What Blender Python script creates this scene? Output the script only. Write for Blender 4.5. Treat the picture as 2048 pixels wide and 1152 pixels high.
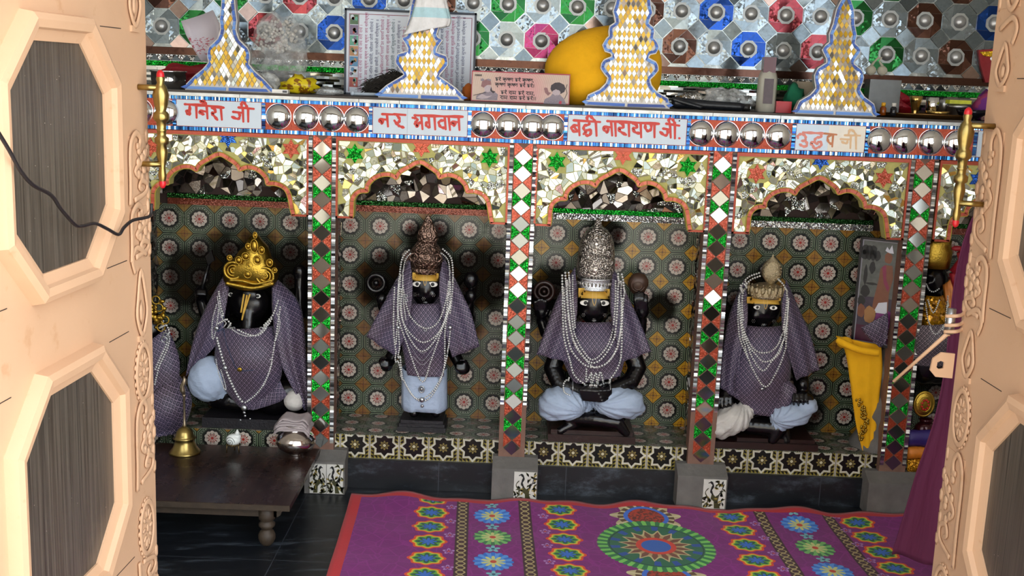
import bpy, bmesh, math, random
from mathutils import Vector, Matrix
from mathutils.bvhtree import BVHTree
random.seed(7)
SC = bpy.context.scene
COL = SC.collection
for o in list(bpy.data.objects): bpy.data.objects.remove(o)

# ------------------------------------------------------------------ camera
F = 2217.0; TH = math.radians(10.68); RO = math.radians(2.25)
CAM = Vector((0, -3.795, 1.476))
FW = Vector((0, math.cos(TH), -math.sin(TH))); U0 = Vector((0, math.sin(TH), math.cos(TH))); R0 = Vector((1, 0, 0))
RT = math.cos(RO)*R0 + math.sin(RO)*U0; UP = -math.sin(RO)*R0 + math.cos(RO)*U0
cd = bpy.data.cameras.new('camera'); cd.sensor_width = 36.0; cd.lens = 36.0*F/2048.0; cd.clip_start = .02
cam = bpy.data.objects.new('camera', cd); COL.objects.link(cam)
M3 = Matrix((RT, UP, -FW)).transposed()
cam.matrix_world = Matrix.Translation(CAM) @ M3.to_4x4()
SC.camera = cam
def ray(x, y): return FW + ((x-1024)/F)*RT - ((y-576)/F)*UP
def at(x, y, Y):
    d = ray(x, y); return CAM + d*((Y-CAM.y)/d.y)
def atz(x, y, Z):
    d = ray(x, y); return CAM + d*((Z-CAM.z)/d.z)

# ------------------------------------------------------------------ world, sun, exposure
SC.view_settings.view_transform = 'Standard'; SC.view_settings.look = 'None'
SC.view_settings.gamma = 1; SC.view_settings.use_curve_mapping = False
SC.view_settings.exposure = 0.45
wd = bpy.data.worlds.new('sky'); SC.world = wd; wd.use_nodes = True
bg = wd.node_tree.nodes['Background']; bg.inputs[0].default_value = (.88, .94, 1, 1)
_tc = wd.node_tree.nodes.new('ShaderNodeTexCoord'); _sx = wd.node_tree.nodes.new('ShaderNodeSeparateXYZ'); _mr = wd.node_tree.nodes.new('ShaderNodeMapRange')
_mr.inputs[1].default_value = -1; _mr.inputs[2].default_value = 1; _mr.inputs[3].default_value = 1.1; _mr.inputs[4].default_value = 4.6   # brighter sky to the right
wd.node_tree.links.new(_tc.outputs['Generated'], _sx.inputs[0]); wd.node_tree.links.new(_sx.outputs[0], _mr.inputs[0]); wd.node_tree.links.new(_mr.outputs[0], bg.inputs[1])
sun = bpy.data.lights.new('sun', 'SUN'); sun.energy = 4.0; sun.color = (1, .93, .82); sun.angle = math.radians(3)
so = bpy.data.objects.new('sun', sun); COL.objects.link(so); so.rotation_euler = (math.radians(-38), math.radians(12), 0)
def area(name, loc, sx, sy, e, col, rot):
    l = bpy.data.lights.new(name, 'AREA'); l.shape = 'RECTANGLE'; l.size = sx; l.size_y = sy; l.energy = e; l.color = col
    o = bpy.data.objects.new(name, l); COL.objects.link(o); o.location = loc; o.rotation_euler = rot; return o

# ------------------------------------------------------------------ node expression helpers
def hexc(h):
    h = h.lstrip('#'); r = []
    for i in (0, 2, 4):
        c = int(h[i:i+2], 16)/255.0; r.append(c/12.92 if c <= .04045 else ((c+.055)/1.055)**2.4)
    return (r[0], r[1], r[2], 1)
class E:
    def __init__(s, t, k): s.t = t; s.k = k
    def _m(s, op, *a):
        n = s.t.nodes.new('ShaderNodeMath'); n.operation = op
        for i, v in enumerate((s,)+a):
            if isinstance(v, E): s.t.links.new(v.k, n.inputs[i])
            else: n.inputs[i].default_value = float(v)
        return E(s.t, n.outputs[0])
    def __add__(s, o): return s._m('ADD', o)
    __radd__ = __add__
    def __sub__(s, o): return s._m('SUBTRACT', o)
    def __rsub__(s, o): return (s*-1)+o
    def __mul__(s, o): return s._m('MULTIPLY', o)
    __rmul__ = __mul__
    def __truediv__(s, o): return s._m('DIVIDE', o)
    def __gt__(s, o): return s._m('GREATER_THAN', o)
    def __lt__(s, o): return s._m('LESS_THAN', o)
    def abs(s): return s._m('ABSOLUTE')
    def fr(s): return s._m('FRACT')
    def fl(s): return s._m('FLOOR')
    def sin(s): return s._m('SINE')
    def cos(s): return s._m('COSINE')
    def sqrt(s): return s._m('SQRT')
    def mx(s, o): return s._m('MAXIMUM', o)
    def mn(s, o): return s._m('MINIMUM', o)
    def mod(s, o): return s._m('FLOORED_MODULO', o)
    def at2(s, o): return s._m('ARCTAN2', o)
    def pw(s, o): return s._m('POWER', o)
    def clamp(s): return s.mx(0).mn(1)
    def band(s, a, b): return (s > a)*(s < b)
    def ss(s, a, b):
        n = s.t.nodes.new('ShaderNodeMapRange'); n.interpolation_type = 'SMOOTHSTEP'
        s.t.links.new(s.k, n.inputs[0]); n.inputs[1].default_value = a; n.inputs[2].default_value = b
        return E(s.t, n.outputs[0])
def hyp(a, b): return (a*a+b*b).sqrt()
class Mat:
    def __init__(s, name):
        s.m = bpy.data.materials.new(name); s.m.use_nodes = True; s.t = s.m.node_tree
        s.b = s.t.nodes['Principled BSDF']
    def L(s, a, b): s.t.links.new(a.k if isinstance(a, E) else a, b)
    def sep(s, v):
        n = s.t.nodes.new('ShaderNodeSeparateXYZ'); s.t.links.new(v, n.inputs[0]); return [E(s.t, n.outputs[i]) for i in range(3)]
    def comb(s, *a):
        n = s.t.nodes.new('ShaderNodeCombineXYZ')
        for i, v in enumerate(a):
            if isinstance(v, E): s.L(v, n.inputs[i])
            else: n.inputs[i].default_value = v
        return n.outputs[0]
    def pos(s): return s.t.nodes.new('ShaderNodeNewGeometry').outputs['Position']
    def tc(s, w='UV'): return s.t.nodes.new('ShaderNodeTexCoord').outputs[w]
    def rnd(s): return E(s.t, s.t.nodes.new('ShaderNodeNewGeometry').outputs['Random Per Island'])
    def noise(s, v, sc, det=3, rough=.55):
        n = s.t.nodes.new('ShaderNodeTexNoise'); s.t.links.new(v, n.inputs['Vector']); n.inputs['Scale'].default_value = sc
        n.inputs['Detail'].default_value = det; n.inputs['Roughness'].default_value = rough; return E(s.t, n.outputs[0])
    def vor(s, v, sc, feat='F1'):
        n = s.t.nodes.new('ShaderNodeTexVoronoi'); n.feature = feat; s.t.links.new(v, n.inputs['Vector']); n.inputs['Scale'].default_value = sc; return n
    def mix(s, f, a, b):
        n = s.t.nodes.new('ShaderNodeMix'); n.data_type = 'RGBA'
        if isinstance(f, E): s.L(f, n.inputs[0])
        else: n.inputs[0].default_value = f
        for v, i in ((a, 6), (b, 7)):
            if isinstance(v, str): n.inputs[i].default_value = hexc(v)
            elif isinstance(v, tuple): n.inputs[i].default_value = v
            else: s.L(v, n.inputs[i])
        return E(s.t, n.outputs[2])
    def mul(s, a, f):
        n = s.t.nodes.new('ShaderNodeMix'); n.data_type = 'RGBA'; n.blend_type = 'MULTIPLY'; n.inputs[0].default_value = 1
        s.L(a, n.inputs[6]); s.L(s.comb(f, f, f), n.inputs[7]); return E(s.t, n.outputs[2])
    def set(s, col=None, rough=None, metal=None, **kw):
        for k, v in (('Base Color', col), ('Roughness', rough), ('Metallic', metal)):
            if v is None: continue
            if isinstance(v, E): s.L(v, s.b.inputs[k])
            elif isinstance(v, str): s.b.inputs[k].default_value = hexc(v)
            else: s.b.inputs[k].default_value = v
        for k, v in kw.items():
            k = k.replace('_', ' ')
            if isinstance(v, E): s.L(v, s.b.inputs[k])
            elif isinstance(v, str): s.b.inputs[k].default_value = hexc(v)
            else: s.b.inputs[k].default_value = v
        return s
    def bump(s, h, dist=.002, st=1.0, inv=False):
        n = s.t.nodes.new('ShaderNodeBump'); n.inputs['Distance'].default_value = dist; n.inputs['Strength'].default_value = st; n.invert = inv
        s.L(h, n.inputs['Height']); s.t.links.new(n.outputs[0], s.b.inputs['Normal']); return s
    def jitter_normal(s, v, sc, amt):
        vn = s.vor(v, sc); g = s.t.nodes.new('ShaderNodeNewGeometry')
        a = s.t.nodes.new('ShaderNodeVectorMath'); a.operation = 'SUBTRACT'; s.t.links.new(vn.outputs['Color'], a.inputs[0]); a.inputs[1].default_value = (.5, .5, .5)
        b = s.t.nodes.new('ShaderNodeVectorMath'); b.operation = 'SCALE'; s.t.links.new(a.outputs[0], b.inputs[0])
        if isinstance(amt, E): s.L(amt, b.inputs['Scale'])
        else: b.inputs['Scale'].default_value = amt
        c = s.t.nodes.new('ShaderNodeVectorMath'); c.operation = 'ADD'; s.t.links.new(b.outputs[0], c.inputs[0]); s.t.links.new(g.outputs['Normal'], c.inputs[1])
        d = s.t.nodes.new('ShaderNodeVectorMath'); d.operation = 'NORMALIZE'; s.t.links.new(c.outputs[0], d.inputs[0])
        s.t.links.new(d.outputs[0], s.b.inputs['Normal']); return vn
MATS = {}
def simple(name, col, rough=.5, metal=0., var=.15, sc=40, bmp=0, bsc=120, coords='Object', **kw):
    if name in MATS: return MATS[name]
    m = Mat(name); v = m.tc(coords)
    n = m.noise(v, sc)
    base = m.mix(0.0, col, col)
    m.set(m.mul(base, n*(2*var)+(1-var)) if var else col, rough, metal, **kw)
    if bmp: m.bump(m.noise(v, bsc, 4), bmp)
    MATS[name] = m.m; return m.m

# ------------------------------------------------------------------ materials
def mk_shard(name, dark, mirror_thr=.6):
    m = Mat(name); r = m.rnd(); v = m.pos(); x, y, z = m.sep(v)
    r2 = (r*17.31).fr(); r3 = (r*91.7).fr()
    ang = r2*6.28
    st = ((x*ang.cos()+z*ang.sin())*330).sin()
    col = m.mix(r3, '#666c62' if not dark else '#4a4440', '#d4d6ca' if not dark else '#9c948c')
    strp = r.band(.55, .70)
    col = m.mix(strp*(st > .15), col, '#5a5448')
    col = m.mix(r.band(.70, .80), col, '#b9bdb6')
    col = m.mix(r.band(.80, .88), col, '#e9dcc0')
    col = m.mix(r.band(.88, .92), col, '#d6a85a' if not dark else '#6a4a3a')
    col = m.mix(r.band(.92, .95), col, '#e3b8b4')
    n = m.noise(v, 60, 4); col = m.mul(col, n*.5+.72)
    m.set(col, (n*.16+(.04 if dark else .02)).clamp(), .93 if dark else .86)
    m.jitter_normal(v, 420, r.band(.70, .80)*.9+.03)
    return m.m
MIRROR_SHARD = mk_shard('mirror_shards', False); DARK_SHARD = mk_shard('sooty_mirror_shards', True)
def mk_glit(name, c1, c2, sc=420, metal=.75, amt=1.1, rough=.22):
    m = Mat(name); v = m.pos(); vn = m.jitter_normal(v, sc, amt); cs = m.sep(vn.outputs['Color'])
    m.set(m.mix(cs[0], c1, c2), rough, metal); return m.m
GREEN = mk_glit('green_glitter', '#06701c', '#1fd03a'); REDG = mk_glit('red_glitter', '#8f3420', '#c8583a', amt=.3, metal=.4)
BLUEG = mk_glit('blue_glitter', '#123a9a', '#4a8af0'); BROWNR = mk_glit('brown_red_glass', '#5a2416', '#8a4632', amt=.35, metal=.4)
GOLDG = mk_glit('gold_glitter', '#c8900a', '#ffd83a', sc=300, metal=.65, amt=.8)
SILVG = mk_glit('silver_glitter', '#8a8a80', '#ffffff', sc=350, metal=.9, amt=1.0)
def mk_tess(name, cols, rough=.15, metal=.7):
    m = Mat(name); r = m.rnd(); c = m.mix((r*13.7).fr(), cols[0], cols[1])
    c = m.mix((r*7.13).fr() > .72, c, cols[2]); m.set(c, rough, metal); return m.m
TESS = mk_tess('blue_mirror_strips', ('#0f3f86', '#3c8ad0', '#cfe8f6')); BLUET = mk_tess('blue_edge_tiles', ('#123a8c', '#2c62bc', '#5a8ad0'), .35, .1)
RIBS = mk_tess('silver_ribs', ('#5c5e5e', '#b8bab8', '#f0f0f0'), .18, .95)
DIAM = mk_tess('mirror_diamonds', ('#4c504e', '#8e908c', '#e2ded6'), .08, .96)
REDT = mk_tess('red_band_tiles', ('#a8442e', '#c86a52', '#b4553f'), .3, .25)
YDIAM = mk_tess('yellow_foil_diamonds', ('#c8981c', '#e2be3c', '#d8a820'), .3, .2)
SDIAM = mk_tess('silver_foil_diamonds', ('#a8a8a4', '#f0eeea', '#f4e8e0'), .05, .9)
SDIRT = mk_tess('tarnished_diamonds', ('#77776a', '#d8d8d0', '#ffffff'), .12, .9)
STEEL = simple('polished_steel', '#e4e6e8', .07, 1, var=.06, sc=30)
STEELD = simple('dull_steel', '#b4b6b8', .34, 1, var=.15, sc=60)
BRASS = simple('brass', '#a18c54', .28, 1, var=.2, sc=50); GOLD = simple('gold_metal', '#b8963c', .34, 1, var=.25, sc=60, bmp=.0015, bsc=160)
def mk_chased(name, col, dark, sc=55):
    m = Mat(name); v = m.tc('Object'); vd = E(m.t, m.vor(v, sc).outputs['Distance']); ve = E(m.t, m.vor(v, sc*2.2).outputs['Distance']); h = (vd*16).sin()*.5+ve*.3
    m.set(m.mix(h.ss(-.6, .4), dark, col), .34, .9); m.bump(h, .0018); return m.m
SILV = mk_chased('antique_silver', '#c9c0b6', '#3a322c')
SILVB = simple('silver_band', '#d4d6da', .22, 1, var=.3, sc=120, bmp=.002, bsc=300)
BRONZ = mk_chased('browned_silver', '#93786a', '#2c2019')
PEARL = simple('silvery_pearl', '#dcdcd8', .22, .55, var=.05); BLACK = simple('black_stone', '#0b090b', .22, 0, var=.3, sc=30, bmp=.0006, bsc=60)
BLKBR = simple('oiled_brown_stone', '#2a1612', .35, 0, var=.4, sc=18, bmp=.001, bsc=60)
GROUT = simple('yellow_grout', '#b9b26a', .8, 0, var=.3, sc=60); PLAST = simple('whitewash', '#b4aca2', .85, 0, var=.2, sc=12, bmp=.002, bsc=30)
CEMENT = simple('grey_cement', '#6b6864', .85, 0, var=.45, sc=14, bmp=.004, bsc=45)
GREYST = simple('grey_stone', '#55565a', .6, 0, var=.4, sc=12, bmp=.002, bsc=30)
SIGNW = simple('sign_glass', '#c6d4e2', .12, 0, var=.06, sc=20); SIGNC = simple('sign_cream', '#e2d8c6', .15, 0, var=.1, sc=20); REDP = simple('red_paint', '#cc2614', .4, 0, var=.12, sc=80)
REDF = simple('faded_red_paint', '#e08a7c', .5, 0, var=.2, sc=80); ORF = simple('faded_orange_paint', '#e6c096', .6, 0, var=.1)
WHITE = simple('white_paint', '#f0ece4', .35, 0, var=.03); INK = simple('black_ink', '#161412', .5, 0, var=0); YEL = simple('yellow_paste', '#d9ac48', .6, 0, var=.12, sc=60)
RED = simple('red_paint_gloss', '#c01822', .3, 0, var=.1)
def mk_door():
    m = Mat('peach_door_paint'); v = m.tc('Object'); n = m.noise(v, 5, 4); n2 = m.noise(v, 22, 5)
    c = m.mix(n, '#c59c7a', '#d4ac8a'); c = m.mix((n2.ss(.62, .75))*.5, c, '#b98a62')
    m.set(c, .5); m.bump(n2, .0008); return m.m
DOORP = mk_door()
def mk_pane():
    m = Mat('dark_laminate'); x, y, z = m.sep(m.tc('Object')); n = m.noise(m.comb(x*220, y*220, z*3), 1, 5, .7)
    n2 = m.noise(m.comb(x*30, y*30, z*1.2), 1, 2)
    c = m.mix(n.ss(.3, .7), '#2e2a26', '#625a50'); c = m.mix(n2*.4, c, '#4a3a2c')
    sp = m.vor(m.tc('Object'), 45).outputs['Distance']; c = m.mix(E(m.t, sp) < .035, c, '#b8b0a0')
    m.set(c, .3); return m.m
PANE = mk_pane()
def mk_floor():
    m = Mat('black_marble'); v = m.pos(); x, y, z = m.sep(v); n = m.noise(v, 3, 5, .7)
    n2 = m.noise(m.comb(x*2+y*1.4, y*9-x*2, z*6), 2.2, 6, .75)
    c = m.mix(n2.ss(.50, .78), '#14171c', '#5c6570'); c = m.mix(n*.5, c, '#191c22')
    gx = ((x+.24)/.46).fr(); gy = ((y+.62)/.46).fr()
    g = (gx < .006).mx(gy < .006); c = m.mix(g, c, '#3c4048')
    m.set(c, n*.3+.22); return m.m
FLOOR = mk_floor()
def mk_rosette(name, x0, z0, sx, sz, horiz=False, soots=(), oldness=.35, bright=None):
    m = Mat(name); v = m.pos(); X, Y, Z = m.sep(v); V = Y if horiz else Z
    u = ((X-x0)/sx+.5).fr()-.5; w = ((V-z0)/sz+.5).fr()-.5
    au = u.abs(); aw = w.abs(); r = hyp(u, w); th = u.at2(w)
    oc = au.mx(aw).mx((au+aw)*.7071)
    c = m.mix(0., '#263226', '#263226')
    c = m.mix(oc.band(.455, .475), c, '#8b9a7a'); c = m.mix(oc.band(.40, .415), c, '#9aa88a')
    c = m.mix(oc.band(.355, .372)*((th*28).sin() > -.2), c, '#c3c4b0')
    c = m.mix(oc.band(.325, .335), c, '#7f8a70'); c = m.mix(oc < .31, c, '#1a1a16')
    pet = (th*5).cos().abs()*.035+.225
    c = m.mix(r < pet, c, '#d3c4b6')
    c = m.mix((r.band(.10, .19))*((th*5).cos().abs() < .32), c, '#3a2420')
    c = m.mix((r < .15)*((th*6).cos().abs() > .80), c, '#a8352c'); c = m.mix(r < .045, c, '#b03028')
    cu = au*-1+.5; cw = aw*-1+.5; d = cu+cw; rc = hyp(cu, cw)
    yel = '#a27a38' if bright is None else bright
    inside = (d < .30)
    yc = m.mix(rc.band(.10, .115).mx(rc < .03).mx(rc.band(.055, .065)), yel, '#8a3a20')
    yc = m.mix(d.band(.275, .30), yc, '#4a3a1c')
    c = m.mix(inside, c, yc)
    c = m.mix((cu < .012)*(((X-x0)/sx/2+.25).fr() > .5)+(cw < .012)*(((V-z0)/sz/2+.25).fr() > .5), c, '#2a241c')
    n = m.noise(v, 7, 5, .65); c = m.mul(c, n*.85+.38)
    dirt = (n.ss(.5, .75))*oldness
    for sx_, sz_, rr in soots:
        dd = hyp(X-sx_, Z-sz_)/rr + (m.noise(v, 14, 3)*.7-.35)
        dirt = dirt.mx(dd.ss(1.15, .55)*.93) if False else dirt.mx((1-dd.ss(.6, 1.25))*.93)
    c = m.mix(dirt, c, '#130e0b')
    m.set(c, n*.3+.12+dirt*.6, None, Specular_IOR_Level=(1-dirt)*.5); return m.m
def mk_star_tile(x0, s, z0):
    m = Mat('star_tiles'); v = m.pos(); X, Y, Z = m.sep(v)
    u = ((X-x0)/s+.5).fr()-.5; w = ((Z-z0)/s+.5).fr()-.5; au = u.abs(); aw = w.abs()
    s1 = au.mx(aw); s2 = (au+aw)*.7071; st = s1.mn(s2); r = hyp(u, w); th = u.at2(w)
    ph = ((th/(math.pi/4)+.5).fr()-.5).abs()*(math.pi/4); R_, V_ = .435, .315; s_, c_ = math.sin(math.pi/8), math.cos(math.pi/8)
    mm = (ph.cos()*(V_*s_)+ph.sin()*(R_-V_*c_))*r/(R_*V_*s_)
    tri = (((au+.02)*8).fr()+((aw+.02)*8).fr() > 1)
    c = m.mix(tri, '#1b1a14', '#8a7c34'); c = m.mix(mm < 1.12, c, '#cfcab8'); c = m.mix(mm < .90, c, '#15120e')
    c = m.mix(r < ((th*4).cos().abs()*.09+.08), c, '#857544'); c = m.mix(r < ((th*4).cos().abs()*.05+.05), c, '#3a2c14')
    c = m.mix(r < .05, c, '#d0c8a8'); c = m.mix(s1 > .465, c, '#cfc8b8'); c = m.mix(s1 > .49, c, '#4a4640')
    n = m.noise(v, 9, 4); c = m.mul(c, n*.8+.5); m.set(c, .25); return m.m
def mk_brocade(name='brocade', s=.0162, a='#1c0d1e', b='#0e1236', l='#857488'):
    m = Mat(name); x, y, z = m.sep(m.tc('UV')); p = (x+y*.8)/s; q = (x-y*.8)/s
    fa = p.fr()-.5; fb = q.fr()-.5; r = hyp(fa, fb); th = fa.at2(fb)
    line = fa.abs().mx(fb.abs()) > .415; fl = r.band(.08, .17)+(r < .3)*((th*2).sin().abs() > .8)*(fa+fb > 0)
    n = m.noise(m.tc('Object'), 6, 2)
    c = m.mix(n.ss(.35, .65), a, b); c = m.mix(line.mx(fl.clamp()*.75)*.9, c, l)
    m.set(c, .55, 0., Sheen_Weight=.08); return m.m
BROC = mk_brocade()
def mk_cloth(name, col, bsc=35, bd=.004, rough=.85, stretch=(1, 1, 1), var=.1):
    m = Mat(name); x, y, z = m.sep(m.tc('Object')); v = m.comb(x*stretch[0], y*stretch[1], z*stretch[2]); n = m.noise(v, bsc, 3)
    m.set(m.mul(m.mix(0., col, col), n*(2*var)+(1-var)), rough); m.bump(n, bd); return m.m
DHOTI = mk_cloth('pale_blue_white_cotton', '#a9b8cf', 26, .006, .8, (1, 1, 1.6)); DHOTIW = mk_cloth('off_white_cotton', '#c8c3bd', 26, .006, .8, (1, 1, 1.6))
YCLOTH = mk_cloth('yellow_velvet', '#f4b40c', 30, .003, .9); MAROON = mk_cloth('maroon_cloth', '#561436', 6, .006, .85, (6, 6, .6))
TOWEL = mk_cloth('pale_towel', '#c8c8cc', 25, .006); GREYCL = mk_cloth('grey_napkin', '#a89c9c', 60, .003)
REDCL = mk_cloth('red_cloth', '#8e1420', 25, .006, .55); GREENCL = mk_cloth('green_cloth', '#0b6a4a', 25, .004)
def mk_wood():
    m = Mat('dark_varnished_wood'); x, y, z = m.sep(m.tc('Object')); n = m.noise(m.comb(x*60, y*6, z*30), 1, 5, .6); n2 = m.noise(m.tc('Object'), 9, 5, .7)
    c = m.mix(n.ss(.3, .75), '#1d1210', '#3c2822'); c = m.mix(n2.ss(.6, .8)*.4, c, '#6c6460'); m.set(c, n2*.35+.12); return m.m
WOOD = mk_wood(); WOODE = simple('worn_table_edge', '#3a2e22', .6, 0, var=.5, sc=40, bmp=.001)
def mk_plastic(name, col, alpha=.35, rough=.08):
    m = Mat(name); n = m.noise(m.tc('Object'), 40, 4); m.set(col, rough, 0., Alpha=n.ss(.3, .8)*alpha*1.1+alpha*.3); m.bump(n, .01); return m.m
PLASTIC = mk_plastic('clear_plastic', '#d8dada')
GLASS = Mat('bottle_glass').set('#e8eee8', .05, 0., Transmission_Weight=.9).m
RUGM = None
def mk_rug():
    m = Mat('printed_rug'); X, Y, Z = m.sep(m.pos()); x = X+Y*.035; v = m.pos()
    n = m.noise(v, 26, 2); vor = E(m.t, m.vor(v, 22, 'DISTANCE_TO_EDGE').outputs['Distance'])
    c = m.mix(vor.ss(.0, .07), '#8f1c82', '#7c1072'); c = m.mix(n.ss(.45, .7)*.5, c, '#8c187c')
    # tonal flowers column
    def cell(u0, per, v0, ru, rv):
        du = (x-u0)/ru; t = (Y-v0)/per+.5; dv = (t.fr()-.5)*(per/rv); return du, dv, t.fl()
    # scroll bands
    for u0 in (-.146, .068, .893, 1.135):
        bx = x-u0; bandm = bx.abs() < .021; ph = Y*(2*math.pi/.062)
        l1 = (bx-ph.sin()*.013).abs() < .0028; l2 = (bx+ph.sin()*.013).abs() < .0028
        t = (Y/.031+.5).fr()-.5; rr = hyp(bx*1.0, t*.031); l3 = rr.band(.0045, .0075)
        b = m.mix(l1.mx(l2).mx(l3), '#3a1218', '#b4a06c'); c = m.mix(bandm, c, b)
    # orange star flowers
    for u0, v0 in ((-.252, -.214), (.190, -.269), (.789, -.261), (1.225, -.274)):
        du, dv, k = cell(u0, .1195, v0, .062, .056); r = hyp(du, dv); th = du.at2(dv); rb = r/((th*8).cos()*.07+.93)
        f = m.mix(rb < .86, '#e8481c', '#e6c02c'); f = m.mix(rb < .74, f, '#63b03a'); f = m.mix(r < ((th*4).cos().abs()*.35+.33), f, '#1c5a3c')
        f = m.mix(r < ((th*4).cos().abs()*.3+.15), f, '#2f6ed0'); c = m.mix(rb < 1, c, f)
    # small lilac blossoms
    for u0, v0 in ((-.185, -.16), (.130, -.21), (.86, -.2), (1.165, -.22)):
        du, dv, k = cell(u0, .1195, v0, .021, .021); r = hyp(du, dv); th = du.at2(dv)
        c = m.mix((r < ((th*2.5).cos().abs()*.6+.35))*(r > ((th*2.5).cos().abs()*.5+.12)), c, '#b88ac8'); c = m.mix(r < .22, c, '#c84a4a')
    # blue and green daisies
    for u0, v0 in ((-.045, -.219), (1.012, -.197)):
        du, dv, k = cell(u0, .182, v0, .064, .067); r = hyp(du, dv); th = du.at2(dv); alt = (k*.5).fr() > .25
        o = m.mix(alt, '#2a74d8', '#3c7a4c'); o2 = m.mix(alt, '#5a9cea', '#7cc46a'); rb = r/((th*8).cos().abs()*.12+.88)
        f = m.mix(((th*12).cos() > .1)*(r > .6), o2, o); f = m.mix(r < ((th*5).cos().abs()*.42+.2), f, '#d4d88a'); f = m.mix(r < .16, f, '#d04a2c'); c = m.mix(rb < 1, c, f)
        du, dv, k = cell(u0, .182, v0+.091, .024, .024); r = hyp(du, dv); th = du.at2(dv); c = m.mix(r < ((th*2.5).cos().abs()*.7+.3), c, '#7ac0c8'); c = m.mix(r < .25, c, '#20506a')
    # mandalas
    for v0 in (-.19, -.64):
        du = (x-.485)/.125; dv = (Y-v0)/.125; r = hyp(du, dv); th = du.at2(dv); pt = ((th*9).cos()*.12+.88)
        f = m.mix(r < .78*1.0, '#c8b88a', '#6a4a2a'); f = m.mix(((th*18).cos() > .5)*(r > .6), f, '#d8cca0'); f = m.mix(r < .62, f, '#3a70d8'); f = m.mix(r < .5, f, m.mix(m.noise(v, 90, 2).ss(.45, .55), '#b8381c', '#6a2414')); c = m.mix(r < pt, c, f)
    du = (x-.485)/.192; dv = (Y+.415)/.192; r = hyp(du, dv); th = du.at2(dv)
    teeth = (th*36).cos()
    f = m.mix(teeth > 0, '#7ccc5c', '#2c7a44'); f = m.mix(r < .82, f, '#2a6a48')
    f = m.mix((r.band(.62, .8))*((th*14).sin() > .45), f, '#2450a0'); f = m.mix(((r-.79).abs() < .012), f, '#0f4a30')
    sp = (th*8).cos().abs()*-.16+.64
    f = m.mix(r < sp, f, '#c9b887'); f = m.mix(r < sp-.06, f, '#7a4a34'); f = m.mix((r < sp-.05)*((th*16).cos() > .3), f, '#b89a6a')
    f = m.mix(r < .34, f, '#d8402a'); f = m.mix(r < .25, f, '#2f62b8'); c = m.mix(r < ((th*36).cos().abs()*.03+.97), c, f)
    bd = (x < -.503).mx(Y > -.108); c = m.mix(bd, c, '#c41c26')
    m.set(c, .82, 0., Sheen_Weight=.15); m.bump(m.noise(v, 300, 2), .0006); return m.m

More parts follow.
